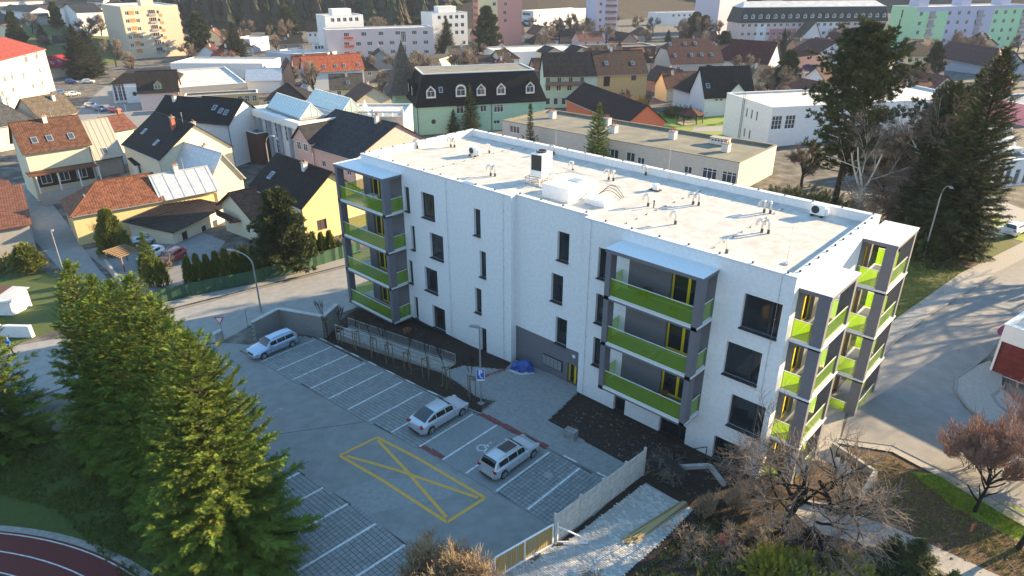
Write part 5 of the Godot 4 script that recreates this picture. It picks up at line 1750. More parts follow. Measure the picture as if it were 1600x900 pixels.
func built_over(u: float, v: float, margin: float) -> bool:
	for f in feet:
		var d := Vector2(u - f[0], v - f[1]).rotated(-f[2])
		if d.x > -margin and d.x < f[3] + margin and d.y > -margin and d.y < f[4] + margin:
			return true
	return false


# more gabled houses between the ones that can be told apart, as tightly packed as the town is there
func filler_houses() -> void:
	var roofs := [["maroon_roof", "dark maroon"], ["brown_tile2", "brown tiled"], ["dark_tile", "nearly black"], ["red_tile", "red brown"], ["slate_brown", "weathered grey brown"], ["brown_tile", "brown"]]
	var walls := ["white", "cream", "pale_yellow", "pale_pink", "grey_wall", "salmon"]
	var n := 0
	var tries := 0
	while n < 60 and tries < 9000:
		tries += 1
		var a := deg_to_rad(R(-24.0, 33.0))
		var d := R(165.0, 400.0)
		var u := d * (-0.6807 * cos(a) + 0.7325 * sin(a))
		var v := d * (0.7325 * cos(a) + 0.6807 * sin(a))
		if (u > -112 and v < 170) or (u < -150 and u > -275 and v > 40 and v < 92) or (u > -50 and v < 140):
			continue
		var clear := true
		for q in [[0, 0], [7, 0], [-7, 0], [0, 7], [0, -7], [6, 6], [-6, -6]]:
			if built_over(u + q[0], v + q[1], 2.5):
				clear = false
		if not clear:
			continue
		n += 1
		var yaw := 60.0 + R(-12, 12) + (90.0 if R(0, 1) < 0.35 else 0.0)
		var L := R(9, 13)
		var W := R(8, 10)
		var r := deg_to_rad(yaw)
		var k: Array = roofs[n % 6]
		var h := T(u) + R(2.8, 4.4)
		bld("town_house", "house with a %s roof filling the packed streets of the town behind" % k[1], "house", "houses filling the packed streets of the town", u - L / 2 * cos(r) + W / 2 * sin(r), v - L / 2 * sin(r) - W / 2 * cos(r), yaw, L, W, h, "gx" if n % 4 else "hip", R(2.8, 4.2), 0.5, walls[(n * 5) % 6], k[0],
			[["f", L * 0.25, L * 0.75, 2, h - 1.3, 1.2, 1.3, 1], ["r", W * 0.3, W * 0.7, 2, h - 1.3, 1.1, 1.3, 0]], {"sky": [[R(0.2, 0.8), R(0.3, 0.6)]], "chim": [[R(0.25, 0.75), 0.42, 0.9]]})


func town() -> void:
	bld("school_building","cream three-storey school with a red hip roof at the left edge","school","",-228.76,44.25,143.4,33.06,14.00,7.42,"hip",4.09,0.50,"cream","red_roof",[["f",19.8,26.8,2,6,2.4,2.2,1],["f",15.5,26.4,2,2,1.6,2.0,1],["f",4.7,8.9,2,2.6,1.6,2.0,1],["f",19.4,25.7,2,-1.5,1.6,2.0,1],["f",1.2,7.4,2,-0.9,1.6,1.6,1]],{})
	bld("school_wing","lower school wing with a pinkish red hip roof in front of the cream school","school","",-235.81,45.15,141.3,16.64,7.00,5.00,"hip",2.92,0.50,"cream","crimson_roof",[],{})
	bld("crimson_house","low house with a bright crimson roof right of the school","house","",-290.56,72.44,115.9,9.95,7.00,-2.00,"gx",3.13,0.50,"cream","crimson_roof",[],{"sky":[[0.3,0.35],[0.62,0.4]]})
	bld("apartment_tower","tan apartment tower with orange window panels above the dark-roofed shop","apartment block","",-328.24,113.73,84.6,22.88,30.81,14.89,"flat",0.00,0.50,"tan","pale_roof",[["f",1.9,5.9,2,12.3,1.5,1.5,1],["f",1.6,5.7,2,9.2,1.5,1.5,1],["f",1.5,5.6,2,6,1.5,1.5,1],["f",1.3,5.6,2,2.8,1.5,1.5,1],["f",1.4,5.4,2,-0.4,1.5,1.5,1],["f",14.2,14.2,1,12.3,1.1,1.3,0],["f",14.1,14.1,1,9.1,1.1,1.3,0],["f",14,14,1,5.9,1.1,1.3,0],["f",13.9,13.9,1,2.8,1.1,1.3,0],["f",13.8,13.8,1,-0.4,1.1,1.3,0],["f",13.5,13.5,1,-3.7,1.1,1.3,0]],{"tower":1})
	bld("shop_building","shop with a dark flat-topped hip roof and white porthole wall","shop","",-223.75,70.26,61,17.63,15.00,-0.25,"hip",5.02,0.50,"white","dark_tile",[["f",1.8,1.8,1,-2.7,3,5,2]],{"top":0.45,"porthole":7.3})
	bld("shop_wing","low shop wing with a dark roof and one gabled dormer","shop","",-206.35,71.25,63.3,9.95,9.00,-1.00,"gx",4.95,0.50,"pale_pink","dark_tile",[],{"dormer":[[0.5,1.6,0.1]]})
	bld("flat_hall","long hall with a bright flat roof behind the black houses","hall","",-202.39,80.60,72.2,18.23,39.68,-0.50,"flat",0.00,0.50,"grey_wall","pale_roof",[],{})
	bld("flat_hall","second bright flat roofed hall joined behind the first","hall","",-260.19,102.30,40.7,33.24,18.00,-0.80,"flat",0.00,0.50,"white","pale_roof",[],{})
	bld("market_building","low building with a tan flat canopy and orange posts beside the flat hall","hall","",-194.43,78.42,62.7,18.94,6.00,-1.80,"flat",0.00,0.50,"ochre","tan_roof",[["f",14.1,17.9,3,-3.2,1.2,1.6,2]],{})
	bld("tiled_house","cream house under brown tiles with three skylights in a row","house","",-135.17,26.90,85.7,9.62,10.00,2.57,"gx",4.10,0.50,"cream","brown_tile",[["l",12.7,12.7,1,-1.2,1,1.4,0]],{"terrace":1,"sky":[[0.22,0.32],[0.45,0.32],[0.78,0.3]],"chim":[[0.5,0.45,0.9]]})
	bld("metal_roofed_house","grey house with a stained pale metal roof beside the brown-tiled house","house","",-143.99,39.42,89.2,4.70,9.00,-2.23,"gx",6.12,0.50,"grey_wall","old_metal",[],{"sky":[[0.45,0.12]],"seam":0.9})
	bld("gabled_house","house with a black roof, red brick chimney and broad cream gable","house","",-135.6,42.2,0,16,12.6,1.3,"gx",4.7,0.53,"cream","black_roof",[],{"chim":[[0.72,0.40,1.7],[0.86,0.6,0.8]],"sky":[[0.2,0.45],[0.66,0.3]],"ov":0.3})
	bld("white_annex","small white lean-to annex under the eave of the cream-gabled house","annex","",-129.55,41.61,85,3.76,3.00,-1.40,"mono",0.60,0.50,"white","black_roof",[["f",0.6,0.6,1,-2.3,0.8,1.6,0]],{})
	bld("white_gabled_house","house with a black roof and a white gable with small skylights","house","",-140.5,56.8,22.9,9.6,10,2.7,"gx",3.8,0.5,"white","black_roof",[],{"sky":[[0.45,0.55],[0.65,0.45],[0.8,0.4]]})
	bld("black_roofed_house","black-roofed house joined left of the white-gabled house","house","",-149.5,53.0,22.9,9.6,10,2.4,"gx",3.7,0.5,"white","black_roof",[],{"chim":[[0.3,0.4,0.8]]})
	bld("brown_house","brown timber-clad house with a dark flat roof beside the glass-roofed hall","house","",-142.59,64.64,-0.2,13.36,11.99,0.30,"flat",0.00,0.50,"brown_clad","dark_flat",[["f",2,7.4,2,-1.4,1.1,1.6,0]],{})
	bld("grey_roofed_house","house with a grey slate hip roof at the left edge","house","",-180.28,29.64,99.9,10.84,10.00,-0.50,"hip",4.59,0.50,"cream","slate",[],{"chim":[[0.75,0.4,0.8]]})
	bld("grey_roofed_house","house with a weathered brown grey roof and white chimney behind the three skylights","house","",-182.92,41.33,110.8,9.07,9.00,-0.40,"gx",3.87,0.50,"cream","slate_brown",[],{"chim":[[0.7,0.35,0.9]]})
	bld("red_tiled_house","house with a faded red brown tile roof left of the black-roofed house","house","",-160.11,48.36,98.1,4.81,8.00,-1.00,"gx",2.24,0.50,"cream","red_tile",[],{"chim":[[0.95,0.6,1.4]]})
	bld("corner_house","yellow corner house with a hipped orange brown tile roof","house","",-107.17,24.56,80.9,11.80,8.92,-1.08,"hip",2.96,0.50,"yellow","orange_tile",[],{"left_hip":1})
	bld("metal_house","pale standing-seam metal roofed wing joined to the yellow corner house","house","",-105.33,36.27,84.1,8.02,7.00,-1.10,"gx",2.83,0.50,"yellow","zinc",[],{"seam":1.4,"chim":[[0.45,0.47,1.1]]})
	bld("metal_house","blue grey metal gable roof behind the seamed metal wing","house","",-121.08,43.62,3.6,13.47,6.00,-1.00,"gx",4.35,0.50,"cream","zinc",[],{"chim":[[0.55,0.6,1.0]]})
	bld("garage_annex","cream garage with a dark metal lean-to roof in the yard of the yellow corner house","garage","",-95.17,33.11,117.8,11.56,7.11,-2.87,"mono",0.90,0.50,"cream","dark_metal",[["f",2.2,2.2,1,-4.8,1.1,2.0,3],["f",6.3,8.8,2,-4.8,1.1,1.1,0]],{"seam":0.5,"ov":0.5})
	bld("yellow_gabled_house","yellow gabled house with dark brown roof beside the apartment building","house","",-92.6,44.3,-1.3,14,9.6,1.9,"gx",3.7,0.5,"yellow","brown_dark",[["r",2.6,2.6,1,-1.39,1.5,1.5,4]],{"chim":[[0.62,0.42,0.9]],"sky":[[0.2,0.4]]})
	bld("timber_balcony_wing","cream house wing with striped brown tiles and a timber gable balcony","house","",-95.0,40.6,0,9.2,5.5,-0.4,"gz",2.4,0.45,"cream","brown_tile",[["f",1.5,7,2,-2.8,1.0,1.3,0]],{"balc":1,"ov":0.7})
	bld("tile_roof_shed","low house with a pale orange tile roof at the left edge","house","",-110.65,15.57,78.5,4.34,18.35,-1.89,"mono",1.20,0.50,"grey_wall","orange_tile",[],{})
	bld("tile_roof_shed","small red roofed shed behind the pale orange tiled roof","shed","",-130.12,19.84,85.4,2.86,5.00,-2.00,"mono",0.80,0.50,"cream","red_tile",[],{})
	bld("glass_roofed_hall","white hall with blue grey columns and two glass gable skylights on its roof","hall","",-136.79,67.85,-3.2,21.80,9.73,4.14,"flat",0.00,0.50,"white","pale_roof",[["f",7.3,19.8,4,1.1,2.3,3,2],["f",6.7,11.1,2,-2.6,2.3,3.6,2]],{"hall":1})
	bld("hall_extension","white hall extension with a slim white glazed frame beside the green mansard building","hall","",-119.16,78.55,42.9,11.90,14.00,3.00,"flat",0.00,0.50,"cream","pale_roof",[],{})
	bld("pink_house","pink house with dark scaly roof and salmon gable","house","",-117.3,66.2,-0.6,19,17.5,0.6,"gx",4.5,0.55,"pink","slate_dark",[["f",9,17,3,-2.2,1.3,1.2,1]],{"cross":[0.17,5.8],"chim":[[0.75,0.5,0.8]]})
	bld("mansard_building","pale green building with black mansard roof, white dormers and pointed corner spire","building","",-126.73,103.69,58.9,31.61,16.42,0.63,"mansard",6.86,0.50,"mint","black_roof",[["f",10.3,10.3,1,-0.5,1.8,2.0,1],["f",16,16,1,-0.6,1.6,1.6,1],["f",19.8,19.8,1,-0.8,2.4,1.8,1],["f",19.3,19.3,1,-4,1.6,0.9,0]],{"mans":1})
	bld("orange_roofed_house","long white building with a bright orange tile roof","building","",-200.79,120.11,69,18.62,9.00,0.08,"gx",4.13,0.50,"white","bright_tile",[["l",18.8,7.1,3,-2.7,0.9,1.4,0]],{"sky":[[0.33,0.25],[0.53,0.25],[0.68,0.25],[0.93,0.25]]})
	bld("pale_block","pale pink four-storey block with a white flat roof above the orange roof","apartment block","",-258.52,166.54,63.8,45.05,11.00,6.48,"flat",0.00,0.50,"blush","pale_roof",[["f",7.9,36.6,5,4.5,2.2,1.6,1],["f",41.5,41.5,1,4.3,2.2,1.6,1],["f",12.5,26.7,4,0.7,2.2,1.6,1],["f",36.6,41.5,2,0.4,2.2,1.6,1],["f",7.4,26.9,5,-3,2.2,1.6,1],["f",36.5,41.5,2,-3.6,2.2,1.6,1],["f",31.8,31.8,1,2.9,2.2,4.4,1],["f",31.7,31.7,1,-1.8,2.2,3,1],["f",7.7,7.7,1,0.8,2.2,1.6,1]],{"balcs":1})
	bld("white_block","white block with a raised roof box behind the pale pink block","apartment block","",-270.38,173.99,72.4,16.85,14.00,11.00,"flat",0.00,0.50,"white","pale_roof",[["f",3.3,13.9,5,9.3,1.6,1.6,0]],{"box":1})
	bld("white_block","white office block with four rows of windows behind the pale pink block","apartment block","",-251.55,217.80,70.8,17.38,14.00,11.00,"flat",0.00,0.50,"white","pale_roof",[["f",3.4,14.9,5,9.1,1.6,1.6,0],["f",8.8,14.8,3,5.6,1.6,1.6,0],["f",11.8,14.7,2,2.4,1.6,1.6,0],["f",15.3,15.3,1,-2.2,1.6,1.6,0]],{"box":1})
	bld("arched_dormer_house","low building with a black hip roof and three white arched dormers","building","",-177.27,92.87,53,10.61,12.00,-2.40,"hip",3.41,0.50,"white","black_roof",[["f",0.8,3.7,3,-1.8,1.2,1.6,5]],{})
	bld("low_grey_shed","low blue grey building with a white flat roof left of the pale pink block","building","",-274.08,146.39,17.3,25.47,14.00,-1.60,"flat",0.00,0.50,"bluegrey","pale_roof",[["f",17.7,22.2,2,-1.3,1.2,1.2,6]],{})
	bld("small_white_house","small white house with dark roof left of the pale pink block","house","",-332.32,202.45,57.6,7.51,9.00,0.00,"gx",4.25,0.50,"white","dark_tile",[["f",1.4,3.9,2,-2.1,1,1.4,0]],{})
	bld("small_low_house","low white annex with a row of windows left of the pale pink block","annex","",-279.18,172.52,62.9,5.83,8.00,-1.40,"flat",0.00,0.50,"white","pale_roof",[["f",1,4.9,4,-2,1,1.3,0]],{})
	bld("white_shed","long building with a pale sloping roof at the left of the blue grey building","building","",-312.24,160.27,120.7,15.92,10.00,0.00,"flat",0.00,0.50,"lilac","pale_roof",[["f",4,10.1,2,-2.6,1.4,1,0]],{})
	bld("blue_roofed_house","house with a pale blue metal roof left of the orange roof","house","",-210.18,104.75,52.3,10.09,8.00,-1.80,"gx",2.97,0.50,"white","zinc",[],{})
	bld("dark_red_house","small house with a dark red roof beside the orange roof","house","",-209.19,115.78,66.3,4.47,8.00,-1.40,"gz",4.50,0.75,"salmon","maroon_roof",[],{})
	bld("high_rise","tall pink and yellow apartment tower with brown balconies","apartment tower","",-250.69,246.28,62.2,22.00,8.92,23.00,"flat",0.00,0.50,"pinkstripe","pale_roof",[["f",8,13.7,2,13.7,1.6,1.6,0],["f",13.3,13.3,1,9.8,1.6,1.6,0],["f",13.6,13.6,1,6.2,1.6,1.6,0]],{"lbalc":5,"fields":[["f",0,-20,9.6,40,"panel_yellow"]]})
	bld("white_low_block","low white block with long window bands right of the pink tower","building","",-326.80,360.23,-3.7,11.95,51.41,3.50,"flat",0.00,0.50,"white","pale_roof",[["f",5.3,5.3,1,1.5,7,1.8,2],["f",5.7,5.7,1,-2.8,7,1.8,2],["r",5.3,5.3,1,0.6,1.4,1.6,0]],{})
	bld("high_rise","tall lavender blue apartment tower with reddish balconies","apartment tower","",-222.85,303.08,55.5,11.12,17.39,26.00,"flat",0.00,0.50,"lavender","pale_roof",[["f",2.1,2.1,1,12.7,1.3,1.5,0],["f",2.1,2.1,1,9,1.3,1.5,0],["f",2.1,2.1,1,5.2,1.3,1.5,0],["f",2.1,2.1,1,2.1,1.3,1.5,0],["f",2.2,2.2,1,-1.4,1.3,1.5,0],["r",-19.3,-29.3,2,12.8,1.5,1.6,0],["r",-19.4,-29.4,2,9.2,1.5,1.6,0],["r",-19.5,-29.6,2,5.7,1.5,1.6,0]],{"fbalc":5,"fields":[["r",6,-20,11,40,"lavender_pink"],["f",0,-20,3.6,40,"lavender_pink"]]})
	bld("long_low_block","long low white block between the lavender tower and the dark mansard block","building","",-261.51,421.52,63.8,48.75,10.00,2.00,"flat",0.00,0.50,"white","pale_roof",[["f",13.8,35.4,6,-0,1.8,1.4,0]],{})
	bld("mint_house","pale mint house with a brown tiled roof and long wooden balcony","house","",-127.04,150.10,47.3,14.93,11.00,2.90,"gx",5.40,0.50,"mint_light","brown_tile2",[["f",0.9,10.5,4,3.2,1.2,1.9,1],["f",1,7,3,-0.5,1.4,1.7,1],["f",1,5.5,3,-4.2,1.2,1.8,0]],{"lbal":1})
	bld("ochre_house","ochre house with a brown tiled roof and two skylights","house","",-116.92,161.06,56.8,14.83,11.00,3.00,"gx",5.67,0.50,"ochre","brown_tile2",[["f",2.7,2.7,1,1.3,1.9,3.2,3],["f",10.8,10.8,1,1.9,1.5,1.9,4]],{"sky":[[0.22,0.45],[0.75,0.42]],"chim":[[0.38,0.5,0.9]]})
	bld("half_hip_house","large house with purplish brown roof, rows of skylights and grey gable","house","",-124.07,212.52,54.7,18.76,14.54,0.80,"half",6.95,0.50,"stone_grey","plum_tile",[["f",2.6,2.6,1,-2.2,1.4,3.4,1]],{"sky":[[0.1,0.3],[0.42,0.3],[0.62,0.3],[0.82,0.3],[0.07,0.78],[0.36,0.78],[0.56,0.78]]})
	bld("dark_roof_house","white house with a dark hip roof behind the bare round tree","house","",-100.32,174.38,-28.9,16.33,12.00,-0.13,"hip",6.38,0.50,"white","dark_tile",[],{})
	bld("dark_roof_house","white house with a broad dark tiled roof and white front gable","house","",-82.56,159.15,50.8,12.63,10.00,1.18,"gx",6.45,0.50,"white","dark_tile",[["f",3,4.2,2,0.5,0.9,1,0]],{"sky":[[0.08,0.35]],"cross":[0.62,4.5]})
	bld("red_gable_barn","long annex with a dark maroon roof and coral red gable","building","",-116.3,146.6,-28.3,34,10,-1.6,"gx",3.8,0.5,"coral","maroon_dark",[],{})
	bld("flat_building","long grey building with a flat felt roof and white chimneys behind the new building","building","",-89.96,94.15,2.3,46.95,14.37,4.00,"flat",0.00,0.50,"greige","felt",[["f",3,3.6,1,2.7,2.4,1.4,1],["f",25.1,28.3,3,1.7,1.7,1.6,1],["f",30.3,31.5,2,1.4,1.4,1.2,1],["f",38.8,39.8,2,1.4,1.4,1.2,1],["f",42.4,46,3,1.4,2.4,1.9,1]],{"felt":1})
	bld("white_flat_house","white flat-roofed building with an iron ladder on its wall","building","",-67.48,139.40,-33.7,16.97,46.00,6.13,"flat",0.00,0.50,"white","pale_roof",[["f",8.4,12.1,3,3.6,0.6,1.8,0],["f",8.6,10.5,2,-0.4,0.6,1.8,0],["r",1.4,4.3,3,3.2,2.2,2.6,2]],{"ladder":1})
	bld("long_mansard_block","long pink and white apartment block with a dark mansard storey","apartment block","",-158.96,332.15,52.2,78.09,13.32,5.63,"mansard2",6.51,0.50,"pinkwhite","dark_green",[["f",1.9,77.5,24,4.2,1.6,1.5,1],["f",2.1,77.6,24,0.3,1.6,1.5,1],["f",2.4,78.1,24,-3.4,1.6,1.5,1],["f",2.1,2.1,1,0.2,1.6,1.5,1],["f",16.4,31.4,4,4.3,1.6,1.5,1],["f",16.6,31.3,4,0.3,1.6,1.5,1],["f",17.3,31.2,4,-3.5,1.6,1.5,1],["f",68.3,77.4,2,4.6,1.6,1.5,1]],{"mrow":20,"fields":[["f",0,-20,6,-3,"rose"],["f",9,-20,14,5,"white"],["f",16,-20,30,2.5,"rose#2"],["f",18,-20,28,-1,"pale_pink"],["f",34,-20,52,20,"white#2"],["f",54,-20,70,2.5,"rose#3"]]})
	bld("green_block","pale green and lavender apartment block with grey loggias","apartment block","",-82.53,329.28,61.1,63.54,12.87,15.25,"flat",0.00,0.50,"greenlav","pale_roof",[["f",2.8,7.8,2,12.6,1.6,1.6,0],["f",2.9,8,2,9,1.6,1.6,0],["f",3.1,8.2,2,5.5,1.6,1.6,0],["f",3.4,8.4,2,1.9,1.6,1.6,0],["f",17.8,33.3,4,12.6,1.6,1.6,0],["f",18.2,33.3,4,9,1.6,1.6,0],["f",18.4,33.8,4,5.5,1.6,1.6,0],["f",18.3,33.8,4,1.9,1.6,1.6,0],["f",43.5,59.1,4,12.5,1.6,1.6,0],["f",43.9,59.3,4,9,1.6,1.6,0],["f",44.2,59.5,4,5.3,1.6,1.6,0],["f",44.2,59.6,4,1.8,1.6,1.6,0],["l",7.1,7.1,1,12.3,0.9,3.4,0],["l",7.3,7.3,1,8.7,0.9,3.4,0],["l",6.8,6.8,1,5.3,0.9,3.4,0]],{"loggia":1,"fields":[["f",0,-20,17,13.5,"lime_green"],["f",42,-20,62,14,"lime_green#2"],["l",0,-20,30,20,"lime_green#3"]]})
	bld("barn_house","white gabled house with a broad brown grey roof below the long pink block","house","",-134.18,347.21,42.9,9.38,22.00,-0.50,"gz",6.76,0.61,"white","slate_brown",[],{})
	bld("maroon_house","house with a maroon roof and white gable under the long pink block","house","",-104.92,287.70,60,12.82,15.00,-1.47,"gz",4.71,0.85,"white","maroon_roof",[["f",7.9,10.1,2,0.5,0.9,1.2,0]],{})
	bld("purple_house","long house with a purple metal roof among the maroon roofs","house","",-88.60,234.76,79.7,18.15,11.00,-1.07,"gx",3.69,0.50,"white","purple_roof",[["f",2.6,6.1,2,-3.4,1,1.1,0]],{})
	bld("maroon_house","house with a dark maroon hip roof at the left of the white gables","house","",-124.50,258.63,69.2,16.12,12.00,-1.80,"hip",5.87,0.50,"white","maroon_roof",[],{})
	bld("maroon_house","white gabled house with maroon roof left of the dark pine","house","",-116.32,263.65,71.3,10.83,10.00,-2.60,"gz",3.57,0.54,"white","maroon_roof",[["f",3.2,3.2,1,-2.5,1.6,1.2,0]],{})
	bld("yellow_villa","pale yellow villa with a black pyramid roof","house","",-83.74,301.12,-40.9,15.65,14.04,0.76,"pyr",4.12,0.50,"pale_yellow","black_roof",[["f",2.7,10.6,2,-0.8,1,1.4,0],["r",3.2,6.6,2,-0.7,1.4,1.3,1]],{})
	bld("brown_roofed_house","grey blue house with a broad reddish brown roof behind the spruce","house","",-63.27,283.46,-42.8,29.32,12.00,2.04,"gx",4.66,0.50,"bluegrey","plum_tile",[["f",7.1,9.6,2,0.7,1.6,1.4,0]],{})
	bld("pink_gabled_house","pink gabled house with a red brown tile roof at the right edge","house","",-33.73,209.22,10.1,6.10,16.00,4.14,"gz",6.65,0.29,"pink_strong","red_tile",[],{})
	bld("pink_flat_house","pink flat-roofed building with a blue grey roof terrace at the right edge","building","",-29.51,184.93,-31.8,11.91,16.00,4.20,"flat",0.00,0.50,"pink_strong","terrace",[],{"deep":1})
	bld("slate_house","small white house with a pale slate roof behind the pines","house","",-64.23,224.95,79.5,22.69,9.00,0.77,"gx",2.80,0.50,"white","pale_slate",[],{})
	bld("white_villa","white building with stepped roof terraces behind the spruce at the right edge","building","",-16.51,119.13,61.2,11.76,14.00,4.09,"flat",0.00,0.50,"white","pale_roof",[["f",6.2,10,3,1.4,1.0,2.4,6],["f",2.2,4.4,2,1.1,1.6,3.4,3]],{"steps":1})
	bld("white_garage","white garage with a dark red door at the right edge","garage","",-3.88,62.46,-11.1,6.76,14.00,4.38,"flat",0.00,0.50,"white","pale_roof",[["f",1.8,1.8,1,0.9,3.6,2.9,7]],{})
	bld("hillside_house","white hillside house with a dark roof and a tall white gable","house","",-410.00,114.08,-5.8,35.55,11.00,11.17,"gz",3.00,0.57,"white","slate_dark",[],{"hill":1})
	bld("hillside_house","white hillside house with a long grey flat-pitched roof at the top left corner","house","",-454.79,99.12,5.4,38.50,10.00,9.86,"gx",2.17,0.50,"white","slate_brown",[],{"hill":1})
	bld("hillside_house","beige hillside house with a grey roof near the tan tower","house","",-429.99,134.90,119.2,7.80,8.00,9.75,"gx",1.29,0.50,"cream","slate_brown",[],{"hill":1})
	bld("hillside_house","white house at the upper edge beside the forest","house","",-452.40,147.69,128.2,9.58,9.00,11.99,"gz",1.87,0.54,"white","slate",[],{"hill":1})
	bld("hillside_house","white terraced hillside house at the upper left edge","house","",-478.91,102.49,92.3,24.78,9.00,12.66,"gx",1.92,0.50,"white","slate_brown",[],{"hill":1})
	bld("hillside_house","small white hillside house with a dark low roof on the lawn","house","",-362.04,95.55,79.5,8.72,7.00,-0.24,"gx",2.66,0.50,"white","slate_dark",[],{"hill":1})
	bld("hillside_house","small cream hillside house above the school roof","house","",-382.83,84.76,122.9,6.75,7.00,5.85,"gx",0.92,0.50,"cream","orange_tile",[],{"hill":1})
	bld("hillside_house","grey hillside garage with white doors below the white gable","house","",-411.98,98.67,79,9.86,6.00,8.42,"gx",0.92,0.50,"grey_wall","slate_dark",[],{"hill":1})
	bld("town_house","dark-roofed house behind the flat deck of the mansard building, leftmost of four roofs","house","",-197.31,169.01,116.7,20.22,9.00,-1.00,"gx",0.15,0.50,"cream","slate_brown",[],{})
	bld("town_house","small house with a maroon roof in front of the pale pink block","house","",-203.95,167.75,64.3,3.74,7.00,-2.00,"gx",2.03,0.50,"salmon","maroon_roof",[],{})
	bld("town_house","long low house with a brown tile roof behind the mansard building","house","",-188.67,173.97,51,15.90,9.00,-1.00,"gx",1.82,0.50,"cream","brown_tile2",[],{})
	bld("town_house","dark hipped house behind the right end of the mansard building","house","",-176.49,185.29,78.4,3.87,9.00,-1.00,"gx",3.85,0.50,"cream","dark_tile",[],{})
	bld("market_hall","long low hall with a white flat roof behind the mint and ochre houses","hall","",-198.11,205.71,60.4,37.89,22.00,-1.00,"flat",0.00,0.50,"white","pale_roof",[],{})
	bld("market_hall","low rust-brown flat roofed hall in front of the lavender tower","hall","",-185.46,247.81,60.4,32.05,12.00,-1.50,"flat",0.00,0.50,"brown_clad","rust_flat",[],{})
	bld("town_house","house with a steep dark gable roof peeping over the mint house","house","",-162.21,208.13,65.5,6.63,8.00,1.50,"gz",2.00,0.43,"cream","dark_tile",[],{})
	bld("town_house","second steep dark gable roof peeping over the mint house","house","",-169.94,200.95,64,7.09,8.00,1.50,"gz",1.77,0.46,"cream","dark_tile",[],{})
	bld("town_house","narrow maroon-roofed house between the ochre house and the half-hipped house","house","",-131.64,204.79,86,6.22,9.00,1.00,"gx",3.93,0.50,"cream","maroon_roof",[],{})
	bld("town_house","white house with a broad maroon roof right of the half-hipped house","house","",-121.15,243.55,1,16.84,11.00,-0.50,"gx",6.62,0.50,"white","maroon_roof",[],{})
	bld("high_rise","tall pink and white apartment tower behind the end of the long pink block","apartment tower","",-201.06,391.21,80.9,25.69,17.10,20.00,"flat",0.00,0.50,"lilac","pale_roof",[],{})
	bld("apartment_block","far pastel apartment block above the roof of the long pink block, left half","apartment block","",-272.08,613.19,59.1,57.13,12.00,11.00,"flat",0.00,0.50,"blush","pale_roof",[],{})
	bld("apartment_block","far pastel apartment block above the roof of the long pink block, right half","apartment block","",-241.74,663.19,60.1,48.50,12.00,11.00,"flat",0.00,0.50,"lavender","pale_roof",[],{})


# ------------------------------------------------------------------ vegetation
func spray_mesh() -> ArrayMesh:  # a flat needle spray, one long, growing along -z
	if not mcache.has("spray"):
		var m := MB.new()
		var r := RandomNumberGenerator.new()
		r.seed = 12
		for i in 12:
			var z := -0.06 - i * 0.075
			for s in [-1.0, 1.0]:
				var l := (0.36 - 0.2 * i / 12.0) * r.randf_range(0.75, 1.15)
				var tip := Vector3(s * l * 0.8, r.randf_range(-0.10, 0.05), z - l * r.randf_range(0.5, 0.8))
				var side := Vector3(0.0, r.randf_range(-0.012, 0.012), -0.045)
				var a := Vector3(0, 0, z)
				m.tri(a - side * 0.4, a.lerp(tip, 0.55) + side, tip)
				m.tri(a - side * 0.4, tip, a.lerp(tip, 0.5) - side)
			if i % 2 == 0:
				var tip := Vector3(r.randf_range(-0.1, 0.1), r.randf_range(0.06, 0.16), z - 0.16)
				m.tri(Vector3(-0.02, 0, z), Vector3(0.02, 0, z), tip)
				m.tri(Vector3(-0.02, 0, z), Vector3(0.02, 0, z - 0.03), Vector3(tip.x * 0.7, -tip.y * 1.3, tip.z))
		m.tri(Vector3(-0.03, 0, 0), Vector3(0.03, 0, 0), Vector3(0, 0, -1.0))
		mcache["spray"] = m.mesh()
	return mcache["spray"]


func face(d: Vector3, roll := 0.0) -> Basis:
	var up := Vector3.UP if absf(d.normalized().y) < 0.95 else Vector3(0.7, 0.2, 0.7)
	return Basis.looking_at(d.normalized(), up) * Basis(Vector3.BACK, roll)


